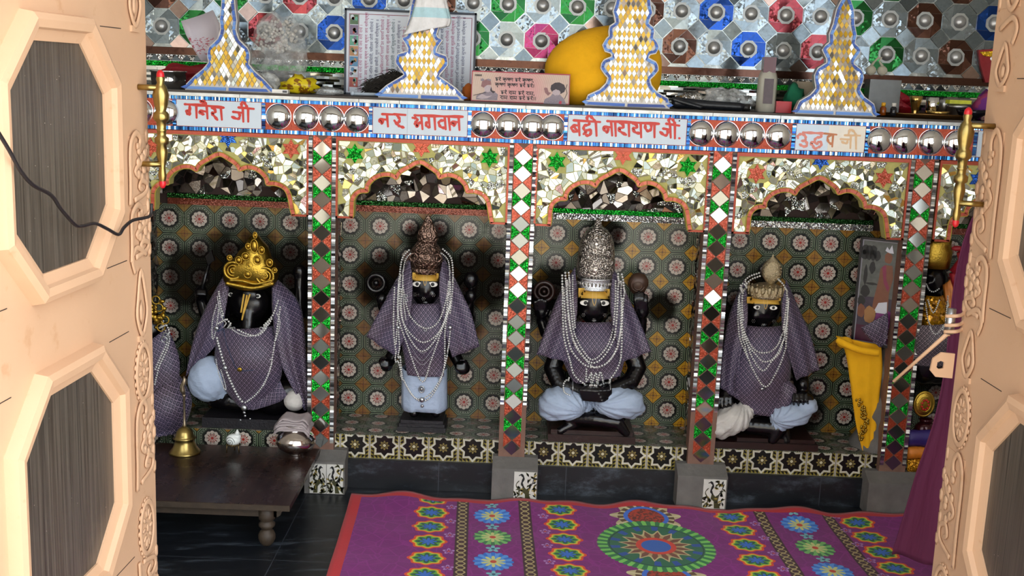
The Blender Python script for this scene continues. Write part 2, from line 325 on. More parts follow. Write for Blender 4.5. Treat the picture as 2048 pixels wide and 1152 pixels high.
# ------------------------------------------------------------------ mesh builder
_icos = {}
def ico(sub):
    if sub not in _icos:
        b = bmesh.new(); bmesh.ops.create_icosphere(b, subdivisions=sub, radius=1); _icos[sub] = ([v.co.copy() for v in b.verts], [[v.index for v in f.verts] for f in b.faces]); b.free()
    return _icos[sub]
class MB:
    def __init__(s): s.v = []; s.f = []; s.m = []; s.uv = {}; s.sm = []
    def add(s, vs, fs, mat=0, uvs=None, smooth=False):
        k = len(s.v); s.v += [Vector(a) for a in vs]
        for i, f in enumerate(fs):
            if uvs: s.uv[len(s.f)] = [uvs[j] for j in f]
            s.f.append([k+j for j in f]); s.m.append(mat); s.sm.append(smooth)
        return s
    def box(s, x0, x1, y0, y1, z0, z1, mat=0):
        vs = [(x, y, z) for x in (x0, x1) for y in (y0, y1) for z in (z0, z1)]
        return s.add(vs, [(0, 1, 3, 2), (4, 6, 7, 5), (0, 4, 5, 1), (2, 3, 7, 6), (0, 2, 6, 4), (1, 5, 7, 3)], mat)
    def prism(s, poly, y0, y1, mat=0, back=True):      # polygon in X,Z extruded along Y, y0 in front
        n = len(poly); vs = [(p[0], y0, p[1]) for p in poly]+[(p[0], y1, p[1]) for p in poly]
        fs = [tuple(range(n))]+([tuple(range(2*n-1, n-1, -1))] if back else [])+[(i, i+n, (i+1) % n+n, (i+1) % n) for i in range(n)]
        return s.add(vs, fs, mat)
    def ball(s, c, r, mat=0, sub=2, R=None):
        c = Vector(c); r = Vector((r, r, r)) if not hasattr(r, '__len__') else Vector(r); vs, fs = ico(sub)
        vv = [Vector((a.x*r.x, a.y*r.y, a.z*r.z)) for a in vs]
        if R is not None: vv = [R @ a for a in vv]
        return s.add([c+a for a in vv], fs, mat, smooth=True)
    def tube(s, pts, r, mat=0, n=8, cap=True, flat=None, closed=False):
        pts = [Vector(p) for p in pts]; k = len(pts); rs = r if hasattr(r, '__len__') else [r]*k
        vs = []; prev = None
        for i, p in enumerate(pts):
            a = pts[(i-1) % k] if (i > 0 or closed) else p; b = pts[(i+1) % k] if (i < k-1 or closed) else p
            t = (b-a); t = t.normalized() if t.length > 1e-9 else Vector((0, 0, 1))
            if prev is None: u = t.orthogonal().normalized() if flat is None else (Vector(flat)-t*t.dot(Vector(flat))).normalized()
            else:
                u = (prev-t*prev.dot(t)); u = u.normalized() if u.length > 1e-6 else t.orthogonal().normalized()
            prev = u; w = t.cross(u)
            fl = .5 if flat is not None else 1
            for j in range(n):
                an = 2*math.pi*j/n; vs.append(p+(u*math.cos(an)*fl+w*math.sin(an))*rs[i])
        fs = [(i*n+j, i*n+(j+1) % n, ((i+1) % k)*n+(j+1) % n, ((i+1) % k)*n+j) for i in range(k if closed else k-1) for j in range(n)]
        if cap and not closed: fs += [tuple(range(n-1, -1, -1)), tuple((k-1)*n+j for j in range(n))]
        return s.add(vs, fs, mat, smooth=True)
    def lathe(s, prof, c, mat=0, n=24, sy=1., R=None, cap=True):   # prof: (radius, z)
        c = Vector(c); vs = []
        for r, z in prof:
            for j in range(n):
                a = 2*math.pi*j/n; q = Vector((r*math.cos(a), r*math.sin(a)*sy, z))
                vs.append(c+(R @ q if R is not None else q))
        k = len(prof); fs = [(i*n+j, i*n+(j+1) % n, (i+1)*n+(j+1) % n, (i+1)*n+j) for i in range(k-1) for j in range(n)]
        if cap: fs += [tuple(range(n-1, -1, -1)), tuple((k-1)*n+j for j in range(n))]
        return s.add(vs, fs, mat, smooth=True)
    def torus(s, c, R_, r, axis='Y', mat=0, n=24, m=8, sx=1., sz=1.):
        c = Vector(c); pts = []
        for i in range(n):
            a = 2*math.pi*i/n; x = R_*math.cos(a)*sx; z = R_*math.sin(a)*sz
            pts.append(c+(Vector((x, 0, z)) if axis == 'Y' else Vector((x, z, 0)) if axis == 'Z' else Vector((0, x, z))))
        return s.tube(pts, r, mat, m, closed=True)
    def grid(s, P, mat=0, uv=None):                     # P[i][j] points
        n = len(P); m = len(P[0]); vs = [p for r in P for p in r]; us = [u for r in uv for u in r] if uv else None
        return s.add(vs, [(i*m+j, i*m+j+1, (i+1)*m+j+1, (i+1)*m+j) for i in range(n-1) for j in range(m-1)], mat, us, True)
    def xf(s, fn): s.v = [Vector(fn(p)) for p in s.v]; return s
    def build(s, name, mats, parent=None, recalc=True, solid=0, loc=None, label=None):
        me = bpy.data.meshes.new(name)
        if parent is not None: off = WO[parent.name]
        elif loc is not None: off = Vector(loc)
        else:
            xs = [p.x for p in s.v]; ys = [p.y for p in s.v]; zs = [p.z for p in s.v]
            off = Vector(((min(xs)+max(xs))/2, (min(ys)+max(ys))/2, min(zs)))
        me.from_pydata([p-off for p in s.v], [], s.f)
        for mt in (mats if isinstance(mats, (list, tuple)) else [mats]): me.materials.append(mt)
        me.polygons.foreach_set('material_index', s.m); me.polygons.foreach_set('use_smooth', s.sm)
        if s.uv:
            ul = me.uv_layers.new(name='UVMap')
            for fi, us in s.uv.items():
                p = me.polygons[fi]
                for li, u in zip(p.loop_indices, us): ul.data[li].uv = u
        if recalc:
            b = bmesh.new(); b.from_mesh(me); bmesh.ops.recalc_face_normals(b, faces=b.faces); b.to_mesh(me); b.free()
        me.update()
        o = bpy.data.objects.new(name, me); COL.objects.link(o)
        if parent is not None:
            o.parent = parent
        else: o.location = off
        if solid:
            md = o.modifiers.new('solid', 'SOLIDIFY'); md.thickness = solid; md.offset = 0
        if label: o['label'] = label
        WO[o.name] = off
        return o
WO = {}
def thing(name, label, cat, loc=(0, 0, 0), group=None):
    o = bpy.data.objects.new(name, None); COL.objects.link(o); o.location = loc; o.empty_display_size = .05
    o['label'] = label; o['category'] = cat
    if group: o['group'] = group
    WO[o.name] = Vector(loc); return o
def tag(o, label, cat, group=None, kind=None):
    o['label'] = label; o['category'] = cat
    if group: o['group'] = group
    if kind: o['kind'] = kind
    return o
def struct(o): o['kind'] = 'structure'; return o
def crv(pts, n=6, closed=False):                         # Catmull-Rom
    pts = [Vector(p) for p in pts]; out = []; k = len(pts); rng = range(k if closed else k-1)
    for i in rng:
        p0 = pts[(i-1) % k] if (i > 0 or closed) else pts[0]; p1 = pts[i]; p2 = pts[(i+1) % k]; p3 = pts[(i+2) % k] if (i+2 < k or closed) else pts[-1]
        for j in range(n):
            t = j/n; out.append(.5*((2*p1)+(-p0+p2)*t+(2*p0-5*p1+4*p2-p3)*t*t+(-p0+3*p1-3*p2+p3)*t**3))
    if not closed: out.append(pts[-1])
    return out
def rs(r0, r1): return random.uniform(r0, r1)
def clip(poly, a, b, c):                                 # keep a*x+b*z<=c
    out = []; n = len(poly)
    for i in range(n):
        p = poly[i]; q = poly[(i+1) % n]; dp = a*p[0]+b*p[1]-c; dq = a*q[0]+b*q[1]-c
        if dp <= 0: out.append(p)
        if (dp < 0 < dq) or (dq < 0 < dp):
            t = dp/(dp-dq); out.append((p[0]+(q[0]-p[0])*t, p[1]+(q[1]-p[1])*t))
    return out
def inside(p, poly):
    c = False; n = len(poly); j = n-1
    for i in range(n):
        if (poly[i][1] > p[1]) != (poly[j][1] > p[1]) and p[0] < (poly[j][0]-poly[i][0])*(p[1]-poly[i][1])/(poly[j][1]-poly[i][1])+poly[i][0]: c = not c
        j = i
    return c
def near_on(p, poly):
    best = None; bd = 9
    n = len(poly)
    for i in range(n):
        a = poly[i]; b = poly[(i+1) % n]; dx = b[0]-a[0]; dz = b[1]-a[1]; L = dx*dx+dz*dz or 1e-12
        t = max(0, min(1, ((p[0]-a[0])*dx+(p[1]-a[1])*dz)/L)); q = (a[0]+dx*t, a[1]+dz*t); d = (q[0]-p[0])**2+(q[1]-p[1])**2
        if d < bd: bd = d; best = q
    return best, math.sqrt(bd)
def shards(mb, region, step, Y, tilt=5, gap=.92, avoid=(), mat=0, th=.002, bias=(0, 0), split=.75):
    xs = [p[0] for p in region]; zs = [p[1] for p in region]; seeds = []
    x = min(xs)
    while x < max(xs):
        z = min(zs)
        while z < max(zs): 
            sd = (x+rs(0, step), z+rs(0, step)); z += step
            if inside(sd, region): seeds.append(sd)
        x += step
    grid = {}
    for sd in seeds: grid.setdefault((int(sd[0]/step/2), int(sd[1]/step/2)), []).append(sd)
    def inr(p): return inside(p, region)
    for sd in seeds:
        if not inr(sd) or near_on(sd, region)[1] < step*.12: continue
        if any(math.hypot(sd[0]-a[0], sd[1]-a[1]) < a[2] for a in avoid): continue
        poly = [(sd[0]+dx*step*1.5, sd[1]+dz*step*1.5) for dx, dz in ((-1, -1), (1, -1), (1, 1), (-1, 1))]
        gi = int(sd[0]/step/2); gj = int(sd[1]/step/2)
        for i in range(gi-2, gi+3):
            for j in range(gj-2, gj+3):
                for q in grid.get((i, j), ()):
                    if q is sd: continue
                    a = q[0]-sd[0]; b = q[1]-sd[1]
                    if a*a+b*b > 9*step*step: continue
                    poly = clip(poly, a, b, a*(q[0]+sd[0])/2+b*(q[1]+sd[1])/2)
                    if len(poly) < 3: break
        if len(poly) < 3: continue
        poly = [p if inr(p) else near_on(p, region)[0] for p in poly]
        for a in avoid:
            poly = [p if math.hypot(p[0]-a[0], p[1]-a[1]) > a[2] else (a[0]+(p[0]-a[0])/max(1e-5, math.hypot(p[0]-a[0], p[1]-a[1]))*a[2], a[1]+(p[1]-a[1])/max(1e-5, math.hypot(p[0]-a[0], p[1]-a[1]))*a[2]) for p in poly]
        cx = sum(p[0] for p in poly)/len(poly); cz = sum(p[1] for p in poly)/len(poly)
        pieces = [poly]
        if random.random() < split:
            an = rs(0, math.pi); a_ = math.cos(an); b_ = math.sin(an); c_ = a_*(cx+rs(-.1, .1)*step)+b_*(cz+rs(-.1, .1)*step)
            pieces = [clip(poly, a_, b_, c_), clip(poly, -a_, -b_, -c_)]
        for pq in pieces:
            if len(pq) < 3: continue
            cx = sum(p[0] for p in pq)/len(pq); cz = sum(p[1] for p in pq)/len(pq)
            tx = math.tan(math.radians(random.gauss((bias(cx) if callable(bias) else bias)[0], tilt))); tz = math.tan(math.radians(random.gauss((bias(cx) if callable(bias) else bias)[1], tilt)))
            pl = [(cx+(p[0]-cx)*gap, cz+(p[1]-cz)*gap) for p in pq]; n = len(pl)
            vs = [(p[0], Y-th+tx*(p[0]-cx)+tz*(p[1]-cz), p[1]) for p in pl]+[(p[0], Y+th, p[1]) for p in pl]
            mb.add(vs, [tuple(range(n))]+[(i, i+n, (i+1) % n+n, (i+1) % n) for i in range(n)], mat)
def star6(mb, cx, cz, r, Y, mat=0, rot=0):
    for k in range(6):
        a = math.radians(60*k+rot); p = lambda rr, an: (cx+rr*math.sin(an), cz+rr*math.cos(an))
        poly = [p(r*.03, a), p(r*.55, a-math.radians(30)), p(r, a), p(r*.55, a+math.radians(30))]
        mb.prism(poly, Y-.004, Y, mat)

# ================================================================== THE ROOM
PX = [-1.348, -.664, .021, .700, 1.387]          # pillar centres
NC = [-1.006, -.3215, .3605, 1.0435, 1.735]      # niche centres
BY = .27                                         # niche back
def sbox(name, *a, mat): mb = MB(); mb.box(*a); return struct(mb.build(name, mat))
sbox('floor', -2.1, 2.1, -2.25, .45, -.12, 0, mat=FLOOR)
WALLM = simple('room_plaster', '#e4dfd4', .8, 0, var=.15, sc=6); CEILM = simple('ceiling_plaster', '#e8e6e0', .85, 0, var=.1, sc=5)
sbox('wall_left', -2.2, -2.1, -2.25, .45, 0, 2.6, mat=WALLM)
sbox('wall_right', 2.1, 2.2, -2.25, .45, 0, 2.6, mat=WALLM)
sbox('ceiling', -2.2, 2.2, -2.35, .55, 2.6, 2.7, mat=CEILM)
mb = MB()
mb.box(-2.1, -2.02, -2.35, -2.25, 0, 2.6); mb.box(-1.12, -.98, -2.35, -2.25, 0, 2.6); mb.box(-2.02, -1.12, -2.35, -2.25, 0, .85); mb.box(-2.02, -1.12, -2.35, -2.25, 2.25, 2.6); mb.box(-.98, 1.12, -2.35, -2.25, 2.25, 2.6); mb.box(1.12, 1.22, -2.35, -2.25, 0, 2.6)
mb.box(1.22, 2.02, -2.35, -2.25, 0, .85); mb.box(1.22, 2.02, -2.35, -2.25, 2.25, 2.6); mb.box(2.02, 2.1, -2.35, -2.25, 0, 2.6)
struct(mb.build('wall_front', WALLM))  # window gaps beside the doorway are added to let in more light
COURT = simple('courtyard_stone', '#dcd4c6', .8, 0, var=.2, sc=3)
sbox('ground', -7, 7, -12, -2.35, -.12, -.02, mat=COURT)
mb = MB(); mb.box(-7, 2.5, -12.3, -12, 0, 2.2); struct(mb.build('wall_unseen_opposite', simple('unseen_wall', '#e6dccb', .8, 0, var=.15, sc=2)))  # unseen wall added for the mirrors to reflect, kept short to show sky

# ---- back wall with mirror octagons
wb = MB(); wb.box(-2.1, 2.1, .40, .45, 0, 2.6)
WBM = Mat('mirror_wall'); _v = WBM.pos(); _x, _y, _z = WBM.sep(_v); _n = WBM.noise(_v, 25, 5, .7)
WBM.set(WBM.mix(_n.ss(.45, .7), '#8e9696', '#c4cac8'), _n*.3+.05, .85); WBM = WBM.m
wall = struct(wb.build('wall_back', WBM))
def mk_oct(name, a, b, c):
    m = Mat(name); v = m.pos(); r = m.rnd(); n = m.noise(v, 40, 5, .7); n2 = m.noise(v, 120, 2)
    col = m.mix(r, a, b); col = m.mix(n.ss(.6, .66), col, c); col = m.mul(col, n2*.5+.75); m.set(col, (n*.3).clamp(), .8)
    m.jitter_normal(v, 140, (r > .8)*.15+.008); return m.m
OM = {'s': mk_oct('silver_mirror_glass', '#545f65', '#87939a', '#6c7376'), 'g': mk_oct('green_mirror_glass', '#0a3018', '#1f6a30', '#1c5a28'),
      'b': mk_oct('blue_mirror_glass', '#0c2456', '#1a4490', '#143878'), 'r': mk_oct('red_mirror_glass', '#5a1a22', '#8c3c42', '#8a3038'),
      'm': mk_oct('magenta_mirror_glass', '#5a1434', '#86305a', '#7a2048'), 'n': mk_oct('brown_mirror_glass', '#2c1a14', '#5a3c30', '#3a241c')}
LINE = simple('white_glass_edge', '#a4a8a8', .3, .3, var=.05)
def octp(cx, cz, ap, rot=22.5): R_ = ap/math.cos(math.radians(22.5)); return [(cx+R_*math.cos(math.radians(rot+45*k)), cz+R_*math.sin(math.radians(rot+45*k))) for k in range(8)]
DOMEM = simple('satin_steel', '#b4b6b8', .32, .7, var=.1, sc=60)
row1 = {0: 'g', 2: 'n', 4: 'b', 6: 'r', 8: 'g', 10: 'n', 12: 'b', -2: 'g', -4: 'n', -6: 'b', -8: 'r', -10: 'g', -12: 'n', 14: 'r', -14: 'b'}
row2 = {3: 'n', 5: 'b', 7: 'r', 9: 'g', 11: 'n', -1: 'm', -3: 'g', -5: 'n', -7: 'b', -9: 'r', -11: 'g', 1: 'n', 13: 'b', -13: 'n'}
PO = .1275
domes = []
for ri, (zz, rw) in enumerate(((1.8715, {k-1: c for k, c in row2.items()} and row2), (1.744, row1), (1.617, row2))):
    for k in range(-14, 15):
        cx = .2+PO*k; ch = rw.get(k, 's'); mb = MB(); O = octp(cx, zz, .0625); I = octp(cx, zz, .027)
        for j in range(8):                         # pinwheel wedges
            a = O[j]; b = O[(j+1) % 8]; c = I[(j+1) % 8]; d = I[j]
            t = .5; b2 = (O[(j+1) % 8][0]*.0+b[0], b[1])
            tx = rs(-.05, .05); tz = rs(-.05, .05)+(.14 if ri == 2 and k == 6 else 0); poly = [a, b, I[(j+2) % 8], I[(j+1) % 8]]
            g = (sum(p[0] for p in poly)/4, sum(p[1] for p in poly)/4)
            vs = [(g[0]+(p[0]-g[0])*.97, .394+tx*(p[0]-g[0])+tz*(p[1]-g[1]), g[1]+(p[1]-g[1])*.97) for p in poly]
            mb.add(vs+[(q[0], .40, q[2]) for q in vs], [(0, 1, 2, 3), (0, 4, 5, 1), (1, 5, 6, 2), (2, 6, 7, 3), (3, 7, 4, 0)], 0)
        mb.prism(octp(cx, zz, .031), .3925, .40, 1)
        o = mb.build('mirror_octagon', [OM[ch], LINE], wall)
        mb = MB(); mb.lathe([(.0235*math.cos(math.radians(t)), .0235*math.sin(math.radians(t))*.8) for t in range(0, 91, 15)], (cx, .3925, zz), 0, 20, R=Matrix.Rotation(math.radians(90), 3, 'X'), cap=False)
        mb.build('steel_dome', DOMEM, o)
# squares between octagons
mb = MB()
for zz in (1.6805, 1.808, 1.5535):
    for k in range(-14, 15):
        cx = .2+PO*(k+.5); h = .0345; tx = rs(-.08, .08); tz = rs(-.08, .08)
        mb.add([(cx+dx*h, .396+tx*dx*h+tz*dz*h, zz+dz*h) for dx, dz in ((-1, 0), (0, -1), (1, 0), (0, 1))], [(0, 1, 2, 3)], random.choice((0, 0, 1)))
mb.build('mirror_squares', [OM['s'], simple('rosy_mirror', '#8f7a70', .12, .85, var=.3, sc=60)], wall)
mb = MB(); mb.box(-2.1, 2.1, .390, .40, 1.516, 1.543, 0); mb.box(-2.1, 2.1, .392, .40, 1.473, 1.492, 1)
mb.build('glass_strips', [OM['n'], GREEN], wall)
mb = MB()
x = -2.1
while x < 2.1:
    mb.add([(x, .396, 1.494), (x+.04, .394, 1.494), (x+.02, .392+rs(0, .003), 1.515)], [(0, 1, 2)], 0); mb.add([(x+.021, .396, 1.515), (x+.041, .394, 1.494), (x+.061, .396, 1.515)], [(0, 1, 2)], 1); x += .04
z = 1.40
while z < 1.47:
    x = -2.1
    while x < 2.1:
        w = rs(.03, .05); tz = rs(-.15, .15); mb.add([(x, .396, z), (x+w-.001, .396, z), (x+w-.001, .396+tz*.009, z+.009), (x, .396+tz*.009, z+.009)], [(0, 1, 2, 3)], 2); x += w
    z += .0098
mb.build('mirror_zigzag', [OM['s'], SILVG, DIAM], wall)

# ---- ledge slab (top of the arcade) and side partitions
mb = MB(); mb.box(-2.1, 2.1, .0, .40, 1.262, 1.385, 0); struct(mb.build('trim_1', PLAST))
# niche backs
NB = [(-1.277, -1.277+.1123*4), (-.606, -.056), (.160, .608), (.834, 1.171), (1.171, 1.3)]
soot = {0: [(-1.18, .70, .15), (-1.0, .70, .22), (-.80, .72, .16), (-1.0, .5, .2)], 1: [(-.47, .72, .13), (-.14, .74, .15), (-.32, .86, .10), (-.3, .6, .2)], 2: [(.17, .68, .13), (.56, .66, .06), (.33, .93, .08)], 3: [(.86, .62, .12), (.92, .76, .07), (1.10, .27, .12)], 4: [(1.6, .6, .3)]}
olds = [.75, .55, .25, .35, .8]; xs0 = [-1.277, -.606, .160, .834, 1.62]; yels = ['#8f6f2e', '#8a6226', '#cf9a1e', '#a87c2c', '#6a5020']
for i, cx in enumerate(NC):
    x0 = PX[i]+.02; x1 = (PX[i+1] if i < 4 else 2.1)-.02
    tm = mk_rosette('rosette_tiles_%d' % i, xs0[i], .922, (.1123, .110, .1120, .1123, .112)[i], .1103, soots=soot[i], oldness=olds[i], bright=yels[i])
    mb = MB(); mb.box(x0, x1, BY, BY+.03, .19, .978); w = struct(mb.build('wall_niche', tm))
    mb = MB(); sh = [(x0, 1.012), (x1, 1.012), (x1, 1.262), (x0, 1.262)]
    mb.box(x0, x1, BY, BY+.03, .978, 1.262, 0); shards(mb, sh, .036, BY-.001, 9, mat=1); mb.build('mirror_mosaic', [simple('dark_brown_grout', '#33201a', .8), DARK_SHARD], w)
    mb = MB(); mb.box(x0+.05, x1-.05, BY-.012, BY, 1.000, 1.016, 0); mb.box(x0+.05, x1-.05, BY-.010, BY, .976, .999, 1)
    mb.build('glitter_strip', [mk_glit('dark_green_glitter', '#0c2a0c', '#2c6a2a') if i != 2 else GREEN, SILVG if i in (2, 3) else BROWNR], w)
    # platform
    pm = mk_rosette('platform_tiles_%d' % i, xs0[i]+.03, .08, .0985, .085, horiz=True, oldness=.5, bright='#8a8a80')
    stm = mk_star_tile(NC[i]-.01, .1065, .158) if i else mk_rosette('front_rosette_tiles', -1.06, .16, .112, .11, oldness=.4, bright='#a87c2c')
    mb = MB(); mb.box(x0, x1, .03, BY, .0, .195, 1); mb.box(x0, x1, .026, BY, .196, .1975, 0)
    o = struct(mb.build('trim_2', [pm, stm]))
    mb = MB(); mb.box(PX[i]+.005, x1+.015, .015, .03, .0, .108, 0); mb.build('dark_stone_face', GREYST if 0 else FLOOR, o)
for i, px in enumerate(PX):
    mb = MB(); mb.box(px-.022, px+.022, .06, BY+.01, .12, 1.262, 0)
    w = struct(mb.build('wall_partition', CEMENT))
    mb = MB()
    for sx in (-1, 1):
        region = [(.07, .22), (BY, .22), (BY, 1.26), (.07, 1.26)]; m2 = MB(); shards(m2, region, .035, 0, 6)
        for v in m2.v: v.x, v.y, v.z = px+sx*(.0235-v.y), v.x, v.z
        mb.add(m2.v, m2.f, 0)
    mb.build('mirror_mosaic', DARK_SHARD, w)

# ================================================================== ARCADE
ordn = ['far left', 'first', 'second', 'third', 'right-hand']
# beam
beam = thing('shrine_beam', 'long mirror-work lintel beam with red Hindi name panels and steel domes', 'beam', (0, -.005, 1.262))
mb = MB(); mb.box(-2.0, 2.0, -.008, .02, 1.262, 1.377, 0); mb.build('beam_core', REDT if 0 else simple('red_mosaic', '#b0472c', .35, .3, var=.35, sc=150, bmp=.002, bsc=200), beam)
mb = MB(); x = -2.0
while x < 2.0:
    w = rs(.12, .3); tz = rs(-.05, .05); mb.box(x, min(2, x+w)-.0015, -.014, .03, 1.378, 1.389, 0); x += w
mb.build('mirror_cap', simple('worn_mirror_cap', '#b4b6b6', .3, .6, var=.4, sc=35), beam)
mb = MB(); mb.box(-2.0, 2.0, -.012, .40, 1.3891, 1.396, 0); mb.build('ledge_top', simple('grimy_ledge', '#4c453f', .7, 0, var=.4, sc=20), beam)
def strip(mb, x0, x1, z0, z1, Y, pitch, vert=False, mat=0, tilt=.12):
    a, b = (z0, z1) if vert else (x0, x1); p = a
    while p < b-pitch*.3:
        w = pitch*rs(.8, 1.2); q = min(b, p+w)-pitch*.12; t = rs(-tilt, tilt); th = .004
        if vert: vs = [(x0, Y-th-t*(q-p)/2, p), (x1, Y-th-t*(q-p)/2, p), (x1, Y-th+t*(q-p)/2, q), (x0, Y-th+t*(q-p)/2, q)]
        else: vs = [(p, Y-th-t*(q-p)/2, z0), (q, Y-th+t*(q-p)/2, z0), (q, Y-th+t*(q-p)/2, z1), (p, Y-th-t*(q-p)/2, z1)]
        mb.add(vs+[(v[0], Y, v[2]) for v in vs], [(0, 1, 2, 3), (0, 4, 5, 1), (1, 5, 6, 2), (2, 6, 7, 3), (3, 7, 4, 0)], mat); p += w
pans = [(-1.156, -.870), (-.492, -.173), (.168, .568), (.939, 1.172), (1.553, 1.80)]
mb = MB(); strip(mb, -2, 2, 1.366, 1.377, -.008, .0042, tilt=.35); strip(mb, -2, 2, 1.263, 1.275, -.008, .0042, tilt=.35)
for a, b in pans:
    strip(mb, a-.014, a-.002, 1.276, 1.365, -.008, .006, True, tilt=.3); strip(mb, b+.002, b+.014, 1.276, 1.365, -.008, .006, True, tilt=.3)
mb.build('blue_mirror_border', TESS, beam)
BC = [0]
def brush(mb, pts, w, Y, mat=0, smooth=True, ends=(1, 1)):       # flat brush stroke in X,Z
    BC[0] = (BC[0]+1) % 24; Y = Y-BC[0]*.00002
    q = crv([(p[0], 0, p[1]) for p in pts], 5) if smooth and len(pts) > 2 else [Vector((p[0], 0, p[1])) for p in pts]
    n = len(q); L = []; R_ = []
    for i, p in enumerate(q):
        t = (q[min(i+1, n-1)]-q[max(i-1, 0)]).normalized(); nn = Vector((-t.z, 0, t.x)); ww = w*(.5 if i else .5*ends[0])*(1 if i < n-1 else ends[1]); ww *= (1-.25*math.sin(i*1.3))
        L.append(p+nn*ww); R_.append(p-nn*ww)
    vs = [(a.x, Y, a.z) for a in L]+[(a.x, Y, a.z) for a in R_]; mb.add(vs, [(i, i+1, n+i+1, n+i) for i in range(n-1)], mat)
    for kk, p in enumerate((q[0], q[-1])):
        Y = Y-.000008; r = w*.42; mb.add([(p.x+r*math.cos(a*math.pi/4), Y, p.z+r*math.sin(a*math.pi/4)) for a in range(8)], [tuple(range(8))], mat)
S1 = (340, 190, 10.24, [[(400, 195), (408, 310), (402, 405)], [(402, 405), (345, 370), (345, 320), (400, 325)], [(538, 220), (545, 465)], [(300, 188), (700, 215), (1100, 260)],
  [(745, 225), (720, 155), (680, 115), (625, 110), (650, 150), (700, 165)], [(752, 240), (768, 480)], [(745, 340), (610, 330), (625, 375), (690, 395)], [(855, 265), (930, 305), (915, 355), (855, 375), (895, 420), (970, 508)], [(1040, 250), (1062, 505)],
  [(1400, 255), (1715, 285)], [(1490, 275), (1502, 545)], [(1290, 345), (1475, 365)], [(1405, 370), (1430, 430), (1390, 490), (1270, 448)], [(1600, 285), (1602, 545)], [(1472, 255), (1465, 170), (1500, 148), (1545, 190), (1580, 255)]])
S2 = (740, 205, 10.24, [[(245, 238), (465, 245)], [(348, 250), (368, 490)], [(340, 350), (195, 350), (215, 400), (255, 425), (260, 365)], [(485, 240), (725, 255)], [(555, 270), (605, 335), (590, 405), (555, 425)], [(500, 370), (560, 450), (610, 485), (690, 512)],
  [(910, 262), (1400, 280), (1900, 292)], [(1050, 275), (1075, 545)], [(870, 312), (945, 325), (970, 370), (925, 410), (930, 450), (975, 495), (985, 425), (1050, 415)], [(1200, 290), (1222, 500)], [(1205, 400), (1145, 425), (1165, 485), (1222, 510)], [(1320, 290), (1335, 550)],
  [(1530, 370), (1440, 375), (1410, 430), (1450, 500), (1535, 525)], [(1530, 300), (1552, 548)], [(1612, 295), (1638, 562)], [(1815, 300), (1832, 562)], [(1810, 400), (1672, 405), (1690, 450), (1735, 468), (1745, 410)]])
S3 = (1130, 215, 8.19, [[(140, 210), (575, 238)], [(225, 220), (238, 455)], [(215, 292), (130, 300), (108, 350), (160, 398), (218, 372)], [(140, 305), (205, 390)], [(395, 230), (390, 280), (315, 300), (310, 360), (350, 400), (305, 435)], [(345, 372), (425, 375), (405, 450), (345, 458)],
  [(505, 240), (517, 462)], [(372, 220), (360, 155), (400, 140), (455, 180), (495, 238)], [(690, 222), (1100, 245), (1540, 268)], [(755, 230), (772, 458)], [(755, 322), (630, 325), (655, 380), (700, 402), (705, 335)], [(822, 240), (832, 465)], [(895, 250), (960, 290), (940, 332), (878, 345), (910, 395), (1000, 447)],
  [(1045, 250), (1050, 468)], [(1110, 262), (1180, 290), (1165, 332), (1110, 348), (1150, 405), (1230, 425)], [(1240, 260), (1247, 488)], [(1315, 260), (1320, 345), (1370, 388), (1412, 345), (1410, 260)], [(1465, 262), (1466, 488)], [(1655, 265), (1872, 297)], [(1720, 270), (1732, 492)], [(1605, 345), (1715, 362)],
  [(1672, 365), (1682, 420), (1640, 458), (1560, 402)], [(1800, 290), (1800, 505)], [(1712, 252), (1700, 192), (1742, 178), (1780, 220), (1802, 275)], [(1870, 503), (1876, 505)]])
S4a = [[(205, 465), (205, 400), (290, 360), (385, 400), (400, 470), (375, 530), (305, 532)], [(375, 535), (440, 600), (400, 680), (330, 670), (250, 625)], [(330, 318), (600, 332), (860, 345)], [(790, 345), (790, 440), (690, 450), (632, 520), (650, 590), (715, 610)], [(720, 560), (800, 575), (790, 660), (720, 700), (630, 735), (580, 650), (530, 595), (595, 560)]]
S4b = [[(880, 345), (1190, 375)], [(1105, 380), (1080, 680)], [(1050, 400), (965, 440), (985, 560), (1070, 620)]]
S4c = [[(1400, 390), (1800, 400)], [(1560, 420), (1545, 720)], [(1690, 430), (1690, 740)], [(1290, 490), (1540, 500)], [(1480, 510), (1440, 600), (1330, 560)], [(1500, 370), (1540, 250), (1640, 300), (1690, 400)]]
def sign(mb, data, w, Y, strokes=None, mat=0):
    ox, oz, s = data[:3]
    for st in (strokes or data[3]):
        p = [at(ox+x/s, oz+z/s, Y) for x, z in st]; brush(mb, [(a.x, a.z) for a in p], w, Y, mat)
